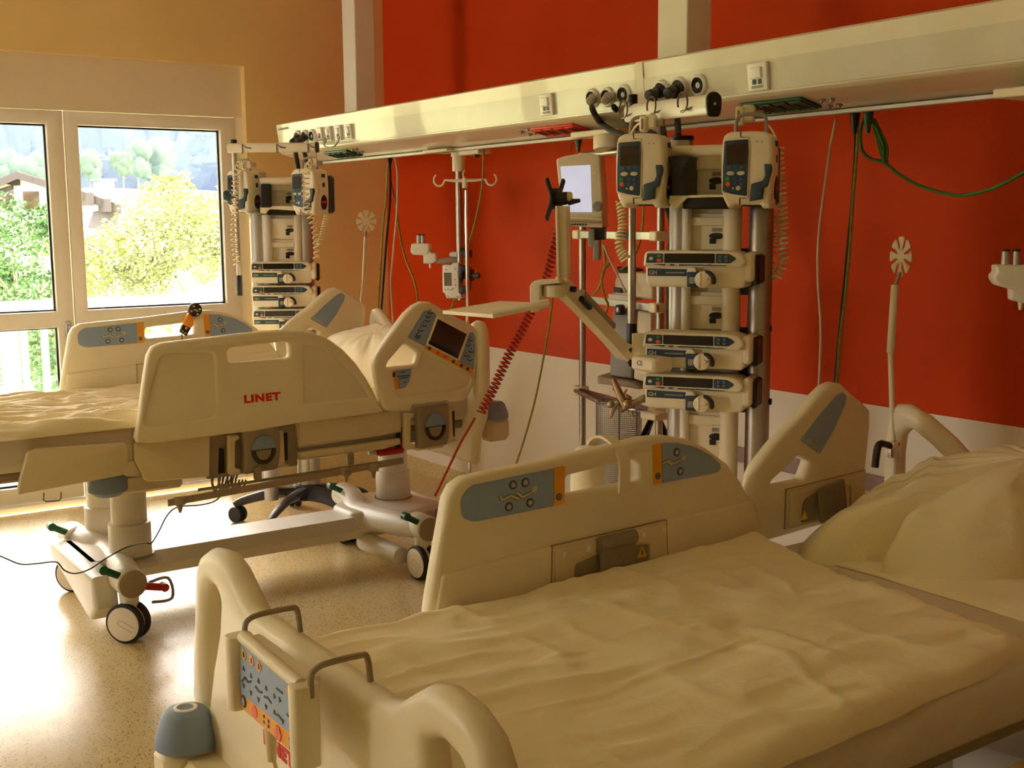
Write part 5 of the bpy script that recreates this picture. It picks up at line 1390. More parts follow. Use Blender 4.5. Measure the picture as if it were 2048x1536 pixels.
dock = thing('docking_column', 'near docking column carrying pumps on thick steel poles', 'equipment column', (c0.x-nN.x*.15, c0.y-nN.y*.15, 0), 'pump docking columns')
g = G()
(pa, pb), T2 = trN([(1366, 300), (1452, 300)], .13); x0, x1 = pa[0], pb[0]
g.plate([(x0, .40-T2[0].z), (x1, .40-T2[0].z), (x1, 1.74-T2[0].z), (x0, 1.74-T2[0].z)], T2, -.05, .0, .003); obj('column_body', g, palepl, dock)
for v0, v1 in ((313, 392), (427, 500), (583, 660), (820, 905), (918, 1000)):
    dock_module(dock, TN, .115, 1374, 1450, v0, v1)
vpole('guide_tube', 1356, 405, 900, .022, .12, alu, dock, zb_=.35); vpole('guide_tube', 1371, 405, 900, .014, .10, offwhite, dock, zb_=.35)
vpole('guide_tube', 1461, 405, 900, .028, .12, palepl, dock, zb_=.35)
vpole('steel_pole', 1517, 400, 990, .036, .14, steel, dock, zb_=.12)
vpole('steel_pole', 1362, 280, 420, .034, .17, steel, dock, zb_=.12)
g = G(); p = P3(TN, tr_f([(1362, 276)], TN)[0]); 
o_ = vpole('pole_cap', 1364, 272, 281, .036, .17, black, dock)
p, T2 = trN([(1345, 303), (1450, 300)], .06); g = G(); g.cyl(P3(T2, p[0]), P3(T2, p[1]), .016, n=18, b=.003); obj('cross_tube', g, palepl, dock)
plN('bracket', [(1342, 312), (1380, 312), (1378, 391), (1342, 391)], .02, -.10, 0, black, dock, .004, .004)
plN('bracket', [(1372, 394), (1450, 394), (1452, 418), (1364, 418), (1366, 402)], .04, -.06, 0, black, dock, .004, .006)
plN('bracket_edge', [(1340, 391), (1450, 389), (1450, 394), (1374, 396), (1366, 404), (1350, 420), (1338, 405)], .03, -.03, .004, palepl, dock, .002)
for v0, v1 in ((497, 590), (655, 825)):
    p, T2 = trN([(1480, v0), (1478, v1)], .11); a, b_ = P3(T2, p[0]), P3(T2, p[1])
    plN('mount_plate', [(1470, v0), (1512, v0), (1510, v1), (1470, v1)], .12, -.03, 0, black, dock, .003)
    q, T3 = trN([(1450, v0+4), (1535, v0+8)], .14); g = G(); A_, B_ = P3(T3, q[0]), P3(T3, q[1]); g.tube([A_, B_], .012, 4); obj('clamp_bar', g, greym, dock)
for v in (500, 657, 803):
    p, T2 = trN([(1535, v), (1535, v+14)], .14); a = P3(T2, p[0]); g = G(); g.cyl(a, a+uN*.012, .010, n=10); obj('clamp_screw', g, black, dock)
# wheeled base of the near column, hidden for the most part
def star_base(parent, c, rad, name='base', phase=.3):
    g = G(); c = Vector(c)
    for k in range(5):
        a = phase+2*pi*k/5; d = Vector((cos(a), sin(a), 0)); n = Vector((-d.y, d.x, 0))
        path = [c+Vector((0, 0, .155))+d*.02, c+d*(rad*.45)+Vector((0, 0, .15)), c+d*(rad*.85)+Vector((0, 0, .115)), c+d*rad+Vector((0, 0, .09))]
        g.tube(smooth(path, 5), [.05-.0016*i for i in range(16)], 10, flat=.55)
    g.cyl(c+Vector((0, 0, .12)), c+Vector((0, 0, .20)), .075, .05, n=24, b=.01)
    o = obj(name, g, darkgrey, parent)
    for k in range(5):
        a = phase+2*pi*k/5; d = Vector((cos(a), sin(a), 0)); q = c+d*(rad-.012)
        g = G(); ax = Vector((cos(a+1.1), sin(a+1.1), 0))
        for s_ in (-1, 1): g.cyl(q+Vector((0, 0, .042))+ax*(s_*.008), q+Vector((0, 0, .042))+ax*(s_*.030), .042, n=20, b=.006)
        g.cyl(q+Vector((0, 0, .05)), q+Vector((0, 0, .10)), .012, n=10)
        obj('castor', g, rubber, parent)
    return o
star_base(dock, (dock.location.x, dock.location.y, 0), .30, phase=.5)

# far column
PHF = radians(62)
TF = plane_at(570, 540, 5.85, PHF)
c1 = TF[0]; nF = TF[3]; uF = TF[1]
dockf = thing('docking_column', 'far docking column with pumps beside the window', 'equipment column', (c1.x-nF.x*.1+.02, c1.y-nF.y*.1, 0), 'pump docking columns')
(pa, pb), T2 = trN([(541, 360), (592, 360)], .13, TF)
g = G(); g.plate([(pa[0], .5-T2[0].z), (pb[0], .5-T2[0].z), (pb[0], 1.74-T2[0].z), (pa[0], 1.74-T2[0].z)], T2, -.05, 0, .003); obj('column_body', g, palepl, dockf)
for v0, v1 in ((366, 414), (432, 478), (480, 524)): dock_module(dockf, TF, .115, 542, 591, v0, v1)
vpole('guide_tube', 536, 430, 600, .024, .11, offwhite, dockf, TF, .2); vpole('steel_pole', 518, 425, 600, .042, .14, alu, dockf, TF, .2)
vpole('steel_pole', 613, 425, 600, .036, .14, alu, dockf, TF, .2); vpole('guide_tube', 597, 430, 600, .022, .12, palepl, dockf, TF, .2)
vpole('steel_pole', 522, 345, 440, .03, .17, alu, dockf, TF, .2)
p, T2 = trN([(520, 363), (596, 361)], .06, TF); g = G(); g.cyl(P3(T2, p[0]), P3(T2, p[1]), .018, n=16, b=.003); obj('cross_tube', g, palepl, dockf)
plN('bracket', [(521, 368), (541, 368), (541, 415), (521, 415)], .03, -.08, 0, black, dockf, .004, .004, TF)
plN('bracket', [(585, 368), (593, 368), (593, 415), (585, 415)], .03, -.08, 0, black, dockf, .004, 0, TF)
plN('bracket', [(536, 419), (600, 419), (598, 430), (534, 430)], .04, -.06, 0, black, dockf, .004, .006, TF)
plN('bracket_edge', [(521, 415), (541, 415), (545, 412), (590, 412), (600, 420), (598, 422), (540, 418), (530, 428), (521, 426)], .03, -.03, .004, palepl, dockf, .002, 0, TF)
star_base(dockf, (dockf.location.x-.03, dockf.location.y+.06, 0), .36, phase=.35)
g = G(); cc = Vector((dockf.location.x-.03, dockf.location.y+.06, 0)); g.cyl(cc+Vector((0, 0, .19)), cc+Vector((0, 0, .6)), .03, n=18); obj('steel_pole', g, alu, dockf)
g = G(); g.cyl(cc+Vector((0, -.18, .14)), cc+Vector((0, -.18, .6)), .035, n=18); obj('stand_tube', g, alu, dockf)
phv = radians(22)
TFv = plane_at(483, 385, 5.9, phv); TFw = plane_at(611, 385, 5.55, phv)
put(VP, TFv, (480, 383), phv, (0, 0, 0), 'far volumetric pump on the left, in front of the window frame')
put(VP, TFw, (611, 383), phv, (0, 0, 0), 'far volumetric pump on the right, in front of the tan wall')
for (u, v, l) in ((504, 568, 'far syringe pump, topmost of the stack of three'), (506, 615, 'far syringe pump, middle of the stack of three'), (508, 662, 'far syringe pump, lowest of the stack of three')):
    put(SP, TF, (u, v), PHF, (0, 0, 0), l)
p, T2 = trN([(460, 392), (448, 392)], .0, TF); g = G()
a = P3(T2, p[0]); b_ = P3(T2, p[1]); d = (b_-a).normalized(); g.lathe(a, d, [(-.03, .008), (0, .012), (.002, .026), (.02, .028), (.03, .022)], 8); obj('clamp_knob', g, navy, dockf)

# hook bars on rods
def wire_hook(g, c, U, N, r=.028):
    pts = []
    for i in range(15):
        t = -pi*.15+pi*1.75*i/14; pts.append(c+U*(-r*cos(t))*1.15+N*.03+Vector((0, 0, r*sin(t))))
    pts = [c+U*(.075)+N*.012+Vector((0, 0, -.012))]+[c+U*.03+N*.014+Vector((0, 0, -.014))]+pts[::-1]
    g.tube(smooth(pts, 2), .0028, 6)
hb = thing('hook_bar', 'white bar with wire hooks on a steel rod at the near column', 'hook rail', tuple(at(1268, 500, t=3.38)), 'infusion hook bars')
A_, B_ = at(1262, 226, t=3.62), at(1425, 208, t=3.12)
d = (B_-A_).normalized(); N_ = d.cross(Vector((0, 0, 1)))
if N_.dot(CAM-A_) < 0: N_ = -N_
fr = (A_, d, Vector((0, 0, 1)), N_)
L_ = (B_-A_).length
sec = [(-.012, -.028), (.012, -.028), (.016, -.01), (.016, .016), (.006, .026), (-.006, .026), (-.016, .016), (-.016, -.01)]
g = G(); g.plate(rnd(sec, .006), (A_, N_, Vector((0, 0, 1)), d), -.02, L_, .003); obj('bar', g, offwhite, hb)
g = G(); g.plate(rnd([(p[0]*1.35, p[1]*1.2) for p in sec], .01), (A_, N_, Vector((0, 0, 1)), d), L_, L_+.012, .003); ec = obj('end_cap', g, black, hb)
g = G(); g.cyl(B_+d*.011, B_+d*.0135, .004, n=10); obj('screw', g, chrome, ec)
for f in (.02, .40, .78):
    g = G(); wire_hook(g, A_+d*(L_*f)+Vector((0, 0, .01)), d, N_, .026); obj('wire_hook', g, wirem, hb)
r0 = at(1266, 216, t=3.60); r1 = at(1268, 712, t=3.60)
g = G(); g.cyl((r0.x, r0.y, 1.42), (r0.x, r0.y, r0.z+.02), .011, n=14); g.cyl((r0.x, r0.y, at(1268, 655, t=3.6).z), (r0.x, r0.y, 1.45), .0125, n=14); obj('rod', g, steel, hb)
g = G(); g.cyl((r0.x, r0.y, at(1268, 712, t=3.6).z), (r0.x, r0.y, at(1268, 652, t=3.6).z), .0165, n=16, b=.003); obj('grip', g, black, hb, label='black rubber grip')
g = G(); g.cyl((r0.x, r0.y, r0.z), (r0.x, r0.y, r0.z+.04), .014, n=12, b=.002); obj('top_cap', g, black, hb)
hb2 = thing('hook_bar', 'pale bar with wire hooks above the far pumps', 'hook rail', tuple(at(466, 400, t=5.8)), 'infusion hook bars')
A_, B_ = at(460, 296, t=5.8), at(632, 294, t=5.75); d = (B_-A_).normalized(); N_ = d.cross(Vector((0, 0, 1))); N_ = -N_ if N_.dot(CAM-A_) < 0 else N_
g = G(); g.plate(rnd([(p[0]*1.1, p[1]*.85) for p in sec], .006), (A_, N_, Vector((0, 0, 1)), d), -.01, (B_-A_).length, .003); obj('bar', g, palepl, hb2)
g = G(); g.plate(rnd([(p[0]*1.3, p[1]*.95) for p in sec], .008), (B_, N_, Vector((0, 0, 1)), d), 0, .012, .003); obj('end_cap', g, black, hb2)
for f in (.16, .56, .92):
    g = G(); c = A_+d*((B_-A_).length*f); g.tube([c+N_*.02+Vector((0, 0, -.03)), c+N_*.02+Vector((0, 0, .016)), c+N_*.024+d*.02, c+N_*.02+d*.045+Vector((0, 0, -.004))], .0028, 5); obj('wire_hook', g, wirem, hb2)
a = at(468, 300, t=5.82)
g = G(); g.cyl((a.x, a.y, at(474, 560, t=5.82).z), (a.x, a.y, a.z+.02), .011, n=12); obj('rod', g, alu, hb2)
g = G(); g.cyl((a.x, a.y, at(474, 594, t=5.82).z), (a.x, a.y, at(474, 552, t=5.82).z), .015, n=12, b=.003); obj('grip', g, black, hb2, label='black rubber grip')
g = G(); g.cyl((a.x, a.y, a.z+.02), (a.x, a.y, a.z+.05), .016, n=10, b=.002); obj('top_cap', g, black, hb2)
# ------------------------------------------------------------------ monitor rack between the beds
def bpx(name, T, u0, v0, u1, v1, d0, d1, m, parent, b=.003, rr=.004, label=None):
    a, c = tr_f([(u0, v0), (u1, v1)], T)
    g = G(); g.plate(rect(min(a[0], c[0]), max(a[0], c[0]), min(a[1], c[1]), max(a[1], c[1]), rr), T, d0, d1, b); return obj(name, g, m, parent, label)
def poly(name, T, pts, d0, d1, m, parent, b=.003, rr=.0, label=None):
    p = tr_f(pts, T); g = G(); g.plate(rnd(p, rr) if rr else p, T, d0, d1, b); return obj(name, g, m, parent, label)
def vrod(g, u, v0, v1, t, r, n=14):
    a = at(u, v0, t=t); c = at(u, v1, t=t); g.cyl((a.x, a.y, c.z), (a.x, a.y, a.z), r, n=n, b=.002)
rk = thing('equipment_rack', 'steel pole rack with cross rails hanging left of the near pumps', 'equipment rack', tuple(at(1240, 640, t=4.4)))
g = G(); a = at(1165, 600, t=4.65); g.cyl((a.x, a.y, .45), (a.x, a.y, 1.80), .0135, n=16); obj('pole', g, steel, rk)
g = G(); a2 = at(1320, 600, t=4.1); g.cyl((a2.x, a2.y, .40), (a2.x, a2.y, 1.80), .0135, n=16); obj('pole', g, steel, rk)
for z, ex in ((1.488, .03), (1.242, -.02), (.876, .02)):
    p, q = Vector((a.x, a.y, z)), Vector((a2.x, a2.y, z)); d = (q-p).normalized(); n = Vector((d.y, -d.x, 0))
    g = G(); g.plate([(-.006, -.0125), (.006, -.0125), (.006, .0125), (-.006, .0125)], (p+n*.022-d*(.03+ex*.2), n, Vector((0, 0, 1)), d), 0, (q-p).length+.05, .001); obj('cross_rail', g, steel, rk)
    for w in (p, q):
        g = G(); M_ = Matrix((d, n, Vector((0, 0, 1)))).transposed().to_4x4(); M_.translation = w
        g.box(-.024, .024, -.018, .034, -.017, .017, .004, M=M_); obj('rail_clamp', g, palepl, rk)
p, q = Vector((a.x, a.y, .876)), Vector((a2.x, a2.y, .876)); d = (q-p).normalized(); n = Vector((d.y, -d.x, 0))
g = G(); g.tube([p+n*.03, p+d*.34+n*.09, p+d*.62+n*.05], .009, 8); obj('cross_rail', g, steel, rk)
g = G(); g.cyl(at(1219, 272, t=4.35), at(1219, 300, t=4.35), .06, n=28, b=.004); cc = obj('hanger_sleeve', g, palepl, rk)
g = G(); c = at(1216, 262, t=4.45); g.box(c.x-.17, c.x+.12, c.y-.05, c.y+.05, 1.856, 1.878, .004); g.cyl((c.x, c.y, 1.80), (c.x, c.y, 1.86), .03, n=20); obj('carriage', g, palepl, rk)
g = G(); c = (Vector((a.x, a.y, 1.79))+Vector((a2.x, a2.y, 1.79)))/2; g.tube([(a.x, a.y, 1.79), c, (a2.x, a2.y, 1.79)], .014, 10); obj('top_yoke', g, steel, rk)

TM = plane_at(1160, 385, 4.25, radians(42))
mon = thing('patient_monitor', 'cream bedside monitor with pale lit screen on the rack', 'monitor', tuple(at(1160, 385, t=4.3)))
poly('case', TM, [(1112, 318), (1128, 312), (1165, 306), (1199, 309), (1206, 400), (1206, 456), (1140, 452), (1124, 440)], -.12, .0, palepl, mon, .008, .008)
poly('screen', TM, [(1121, 333), (1181, 330), (1184, 424), (1130, 424)], .0, .002, mat('pale_monitor_screen', (190, 194, 216), .08, var=.05, emit=.35), mon, 0, .002)
for (u, v) in ((1190, 334), (1190, 345), (1191, 356)): 
    c = tr_f([(u, v)], TM)[0]; g = G(); g.plate([circ(c[0], c[1], .006, 10)], TM, 0, .003, .0006, 2); obj('key', g, labelw, mon)
c = tr_f([(1195, 413)], TM)[0]; g = G(); g.lathe(P3(TM, c), TM[3], [(0, .018), (.012, .016), (.014, .012)], 18); obj('rotary_knob', g, greym, mon)
poly('connector_strip', TM, [(1130, 433), (1206, 436), (1206, 447), (1132, 443)], .0, .01, chrome, mon, .003, .002)
g = G()
for k in range(8):
    u = 1134+k*5.4; c = tr_f([(u, 449)], TM)[0]; g.plate([circ(c[0], c[1], .0035, 8)], TM, .0, .006)
obj('connector_row', g, darkgrey, mon)
bpx('mount_block', TM, 1178, 456, 1206, 480, -.08, -.02, darkgrey, mon)
bpx('mount_clamp', TM, 1177, 458, 1189, 494, -.06, .01, greym, mon); bpx('mount_clamp', TM, 1187, 480, 1199, 520, -.04, .01, greym, mon)

# grey electronic unit and its shelf
TD = plane_at(1250, 650, 4.22, radians(28))
dv = thing('suction_unit', 'tall grey unit with sloping cream top behind the monitor arm', 'medical device', tuple(at(1250, 700, t=4.25)))
poly('case', TD, [(1226, 618), (1272, 622), (1264, 758), (1219, 752), (1221, 690)], -.16, 0, greym, dv, .006, .004)
poly('side_panel', TD, [(1274, 622), (1303, 626), (1300, 768), (1266, 758)], -.14, -.004, palepl, dv, .005, .003)
poly('top_unit', TD, [(1236, 542), (1305, 548), (1306, 600), (1228, 592), (1228, 562)], -.14, -.005, palepl, dv, .008, .006)
poly('lid', TD, [(1232, 534), (1262, 540), (1262, 546), (1238, 546)], -.12, .0, black, dv, .003)
poly('tray', TD, [(1220, 587), (1266, 591), (1266, 603), (1221, 598)], -.10, .02, labelw, dv, .003, .002)
poly('dial', TD, [(1229, 574), (1245, 576), (1246, 586), (1230, 584)], 0, .012, darkgrey, dv, .003, .003)
c = tr_f([(1243, 619)], TD)[0]; g = G(); g.plate(rnd(rect(c[0]-.014, c[0]+.014, c[1]-.018, c[1]+.018), .007), TD, 0, .028, .004); k = obj('rocker_knob', g, black, dv)
g = G(); g.plate([circ(c[0]-.004, c[1]+.001, .005, 10, .009)], TD, .028, .0295); obj('mark', g, labelw, k)
poly('foot_plate', TD, [(1201, 750), (1268, 762), (1290, 776), (1201, 765)], -.12, .03, taupe, dv, .003, .003)
poly('small_light', TD, [(1287, 556), (1294, 558), (1293, 566), (1286, 564)], -.006, -.002, labelw, dv, 0)

# swivel arm with tray, post and black mounting plate
arm = thing('swivel_arm', 'cream articulated arm carrying a flat tray and an upright post', 'support arm', tuple(at(1290, 705, t=3.6)))
def at3(u, v, t): return at(u, v, t=t)
pA, pB, pC = at3(1300, 712, 3.62), at3(1243, 700, 3.62), at3(1128, 578, 3.30)
g = G(); M_dir = (pC-pB).normalized()
g.tube([pB-M_dir*.02, pB+M_dir*.10, pC-M_dir*.09, pC+M_dir*.02], [.030, .026, .026, .030], 4, flat=1.25); 
o = obj('link', g, palepl, arm, ang=30)
side = M_dir.cross(Vector((0, 0, 1))).normalized(); side = -side if side.dot(CAM-pB) < 0 else side
for q, r_ in ((pB, .0085), (pC, .0085)):
    g = G(); g.cyl(q+side*.022, q+side*.036, r_, n=14); obj('pivot_bolt', g, black, arm)
g = G(); s0, s1 = pC-M_dir*.055, pC-M_dir*.115; g.tube([s0+side*.028, s1+side*.028], .0085, 6); obj('slot', g, black, arm)
g = G(); c = (pB+pC)/2+Vector((0, 0, .012)); g.tube([c-M_dir*.13+Vector((0, 0, .028)), c+M_dir*.09+Vector((0, 0, .028))], .014, 6); obj('link_cover', g, taupe, arm)
g = G(); e = pB+side*.02; g.plate([(0, 0), (.028, .004), (.018, -.022)], (e-Vector((.01, 0, .03)), side.cross(Vector((0, 0, 1)))*-1, Vector((0, 0, 1)), side), .004, .02, .002); obj('tension_lever', g, black, arm)
g = G(); g.tube([pB, (pB+pA)/2, pA], .024, 10); g.cyl(pA+Vector((0, 0, -.055)), pA+Vector((0, 0, .03)), .03, n=20, b=.005); g.cyl(at3(1278, 700, 3.6)+Vector((0, 0, -.05)), at3(1278, 700, 3.6)+Vector((0, 0, .05)), .022, n=16)
obj('base_joint', g, palepl, arm)
g = G(); c = at3(1300, 727, 3.50); g.box(c.x-.055, c.x+.05, c.y-.03, c.y+.05, c.z-.022, c.z+.02, .008); ba = obj('clamp_block', g, palepl, arm)
text('lettering', 'CE', .022, labelgr, c+Vector((-.01, -.0312, .002)), (1, 0, 0), (0, 0, 1), ba)
# swivel head, step bracket, tray
TT = plane_at(1090, 590, 3.25, radians(40))
g = G(); c = at3(1108, 578, 3.27); g.cyl(c+Vector((0, 0, -.022)), c+Vector((0, 0, .012)), .030, n=20, b=.004); g.tube([c, pC], .022, 8); obj('swivel_head', g, palepl, arm)
poly('step_bracket', TT, [(1064, 566), (1072, 560), (1120, 559), (1122, 566), (1082, 570), (1082, 621), (1062, 626), (1061, 572)], -.05, .01, palepl, arm, .003, .004)
trp = [at3(885, 621, 3.35), at3(985, 629, 3.12), at3(1098, 606, 3.12), at3(1000, 602, 3.42)]
g = G(); slab(g, *trp, .010); obj('tray', g, palepl, arm)
g = G(); g.tube([trp[1]+Vector((0, 0, .004)), trp[2]+Vector((0, 0, .004))], .008, 8); obj('tray_edge', g, palepl, arm)
# upright
poly('post', TT, [(1113, 412), (1133, 412), (1135, 556), (1118, 560), (1116, 556)], -.045, .0, palepl, arm, .003, .002)
poly('post_flange', TT, [(1112, 412), (1117, 412), (1121, 560), (1116, 562)], -.0, .012, palepl, arm, .002)
g = G(); c = at3(1128, 394, 3.25); u_ = TT[1]; g.cyl(c-u_*.03, c+u_*.022, .014, n=18, b=.003); obj('tilt_joint', g, palepl, arm)
g = G(); g.tube([c+u_*.012+Vector((0, 0, -.014)), c+u_*.045+Vector((0, 0, -.010))], [.010, .005], 8); obj('tilt_lever', g, black, arm)
nT = Vector((cos(radians(118)), sin(radians(118)), 0)); 
TV = (at3(1110, 397, 3.25), nT, Vector((0, 0, 1)), nT.cross(Vector((0, 0, 1))))
xs = [(-.05, .055), (-.030, .028), (.030, .028), (.05, .055), (.058, .048), (.032, .012), (.032, -.012), (.058, -.052), (.05, -.06), (.028, -.03), (-.028, -.03), (-.05, -.06), (-.058, -.052), (-.032, -.012), (-.032, .012), (-.058, .048)]
g = G(); g.plate(xs, TV, -.004, .006, .002); g.cyl(TV[0], TV[0]+TT[1]*.035, .018, n=16, b=.003); obj('mounting_plate', g, black, arm)

# ceiling-mounted drip pole at the far bed, with white holder and small pump
iv = thing('drip_pole', 'steel drip pole with twin hooks under the beam at the far bed', 'drip stand', tuple(at(920, 340, y=-.60)), 'drip poles')
g = G(); c = at(917, 300, y=-.60); g.cyl((c.x, c.y, at(917, 343, y=-.60).z), (c.x, c.y, 1.862), .030, n=22, b=.003); g.cyl((c.x, c.y, 1.84), (c.x, c.y, 1.864), .036, n=22, b=.003); obj('sleeve', g, palepl, iv)
g = G(); l = at(866, 297, y=-.63); r_ = at(925, 289, y=-.63); g.box(l.x, c.x+.04, -.69, -.56, 1.862, 1.876, .003); g.box(c.x+.03, c.x+.20, -.62, -.55, 1.845, 1.874, .003); obj('carriage', g, palepl, iv)
g = G(); k0 = at(955, 305, y=-.58); g.cyl((k0.x-.04, -.58, k0.z+.01), (k0.x, -.58, k0.z-.01), .017, n=12, b=.003); obj('brake_knob', g, darkgrey, iv)
g = G(); vx = c.x; g.cyl((vx, c.y, at(920, 600, y=-.60).z), (vx, c.y, c.z), .016, n=16); obj('pole', g, steel, iv)
b0 = at(932, 380, y=-.63); b1 = at(945, 940, y=-.63)
g = G(); g.cyl((b0.x+.004, -.63, .30), (b0.x+.004, -.63, b0.z), .010, n=14); obj('sliding_rod', g, chrome, iv)
g = G(); g.cyl((b0.x+.004, -.63, .292), (b0.x+.004, -.63, .318), .018, n=12, b=.003); obj('rod_foot', g, steel, iv)
hc = at(930, 361, y=-.63)
def drip_arm(sg):
    g = G(); dirn = Vector((cos(radians(40)), sin(radians(40)), 0))*sg
    w = .10
    pts = [hc, hc+dirn*.05, hc+dirn*w+Vector((0, 0, .004))]; g.tube(pts, [.012, .009, .006], 8, flat=.6)
    cx = hc+dirn*(w+.026)+Vector((0, 0, .0)); pts = [hc+dirn*w+Vector((0, 0, .004))]+[cx+dirn*(-.026*cos(a_))+Vector((0, 0, -.028*sin(a_)+.004)) for a_ in [pi*.05+pi*1.25*i/10 for i in range(11)]]
    g.tube(pts, .0045, 7); obj('hook_arm', g, palepl, iv)
drip_arm(1); drip_arm(-1)
g = G(); g.cyl(hc+Vector((0, 0, -.035)), hc+Vector((0, 0, .012)), .014, n=14, b=.003); g.tube(smooth([hc, hc+Vector((0, -.01, .028)), hc+Vector((0.0, -.0, .045))], 3), .004, 6); obj('hook_hub', g, palepl, iv)
def lamp_bracket(root, T, f, dz=None):
    """white twin-plug holder; f maps the reading (crop 820,440, scale 8.533) to the picture"""
    Q = lambda pts: f(pts)
    poly('head_block', T, Q([(45, 400), (235, 398), (345, 405), (360, 470), (330, 580), (235, 600), (60, 590), (25, 530)]), -.035, .03, whitepl, root, .010, .008)
    for u in (150, 218):
        a, b_ = [P3(T, q) for q in tr_f(Q([(u, 402), (u, 262)]), T)]
        g = G(); g.cyl(a-Vector((0, 0, .005)), b_, .0105, n=16, b=.001); p_ = obj('plug_pin', g, alu, root)
        g = G(); g.cyl(b_, b_+Vector((0, 0, .006)), .0108, n=16); obj('pin_cap', g, darkbr, p_)
    poly('elbow', T, Q([(238, 600), (262, 480), (330, 460), (372, 560), (455, 570), (460, 700), (380, 745), (240, 745)]), -.03, .02, whitepl, root, .008, .006)
    a = P3(T, tr_f(Q([(340, 750)]), T)[0]); g = G(); g.cyl(a+Vector((0, 0, .01)), a-Vector((0, 0, .02)), .008, .003, n=10); obj('set_screw', g, whitepl, root)
lb = thing('plug_holder', 'white wall-type twin plug holder on a short arm at the drip pole', 'plug holder', tuple(at(860, 505, y=-.61)), 'white twin plug holders')
TL_ = plane_at(900, 520, (at(900, 520, y=-.63)-CAM).dot(fwd), radians(45))
f8 = lambda pts: crop(820, 440, 8.533, pts)
lamp_bracket(lb, TL_, f8)
poly('arm', TL_, f8([(455, 660), (700, 630), (830, 660), (830, 720), (600, 750), (455, 745)]), -.02, .008, taupe, lb, .004)
poly('clamp_block', TL_, f8([(680, 560), (700, 545), (860, 545), (880, 580), (870, 740), (840, 740), (830, 640), (680, 625)]), -.03, .012, whitepl, lb, .005, .006)
bx = thing('infusion_box', 'small pale infusion controller clamped to the drip pole', 'infusion pump', tuple(at(905, 565, y=-.67)))
TB_ = plane_at(905, 565, (at(905, 565, y=-.67)-CAM).dot(fwd), radians(38))
poly('case', TB_, f8([(545, 765), (700, 770), (720, 730), (830, 725), (835, 1240), (870, 1250), (880, 1340), (620, 1338), (590, 1250), (552, 1235)]), -.05, .0, whitepl, bx, .006, .006)
poly('lcd', TB_, f8([(580, 898), (705, 900), (712, 1125), (588, 1125)]), 0, .0015, lcdgr, bx, 0)
for (u, v) in ((600, 1185), (650, 1180), (710, 1190), (735, 1170), (770, 1020), (775, 1110), (620, 845), (770, 835), (650, 1300), (810, 1305)):
    q = tr_f(f8([(u, v)]), TB_)[0]; g = G(); g.plate([circ(q[0], q[1], .0035, 8, .003)], TB_, 0, .002); obj('key', g, mat('violet_grey_key', (140, 136, 158), .5), bx)
poly('holder', TB_, f8([(828, 780), (960, 775), (985, 830), (1040, 850), (1045, 1040), (990, 1055), (975, 1230), (840, 1250), (850, 1130), (960, 1120), (955, 870), (910, 880), (905, 1010), (850, 1015), (830, 950)]), -.05, .006, black, bx, .003, .004)
poly('pole_clamp', TB_, f8([(868, 480), (920, 505), (1018, 520), (1020, 640), (930, 650), (890, 600)]), -.04, .004, black, bx, .003, .003)
q = [P3(TB_, w) for w in tr_f(f8([(1015, 942), (1100, 950), (1250, 955)]), TB_)]
g = G(); dq = (q[2]-q[0]).normalized(); g.cyl(q[0], q[1], .004, n=8); kn = obj('clamp_shaft', g, steel, bx)
g = G(); g.lathe(q[1]-dq*.01, dq, [(0, .006), (.012, .013), (.032, .014), (.036, .010)], 12); obj('clamp_knob', g, darkgrey, bx)

# white twin plug holder cut by the right edge of the picture
lb2 = thing('plug_holder', 'white twin plug holder in front of the orange wall, cut by the right picture edge', 'plug holder', tuple(at(2020, 560, y=-.75)), 'white twin plug holders')
TR_ = plane_at(2020, 560, (at(2020, 560, y=-.72)-CAM).dot(fwd), radians(45))
C5 = lambda pts: crop(1500, 420, 3.737, pts)
poly('head_block', TR_, C5([(1825, 412), (1850, 408), (2140, 410), (2180, 480), (2160, 600), (2040, 620), (1830, 560), (1800, 510), (1805, 480), (1825, 465)]), -.045, .03, whitepl, lb2, .010, .008)
for u in (1912, 1992):
    a, b_ = [P3(TR_, q) for q in tr_f(C5([(u, 412), (u, 310)]), TR_)]
    g = G(); g.cyl(a-Vector((0, 0, .005)), b_, .013, .0095, n=16); p_ = obj('plug_pin', g, alu, lb2)
    g = G(); g.cyl(b_, b_+Vector((0, 0, .006)), .010, n=16); obj('pin_cap', g, darkbr, p_)
poly('elbow', TR_, C5([(1935, 565), (2250, 570), (2400, 640), (2400, 720), (2060, 700), (1940, 672)]), -.03, .02, whitepl, lb2, .008, .006)
a = P3(TR_, tr_f(C5([(2022, 690)]), TR_)[0]); g = G(); g.cyl(a+Vector((0, 0, .01)), a-Vector((0, 0, .02)), .009, .004, n=10); obj('set_screw', g, whitepl, lb2)
ivr = thing('drip_pole', 'steel drip pole under the beam beyond the right picture edge', 'drip stand', (0, 0, 0), 'drip poles')
e_ = P3(TR_, tr_f(C5([(2400, 680)]), TR_)[0]); ivr.location = (e_.x, e_.y, 1.86)
g = G(); g.cyl((e_.x, e_.y, 1.15), (e_.x, e_.y, 1.80), .016, n=16); obj('pole', g, steel, ivr)
g = G(); g.cyl((e_.x, e_.y, 1.74), (e_.x, e_.y, 1.862), .030, n=20, b=.003); obj('sleeve', g, palepl, ivr)
g = G(); l = at(2000, 205, y=-.74); g.box(l.x, e_.x+.12, -.775, -.62, 1.850, 1.874, .003); obj('carriage', g, palepl, ivr)

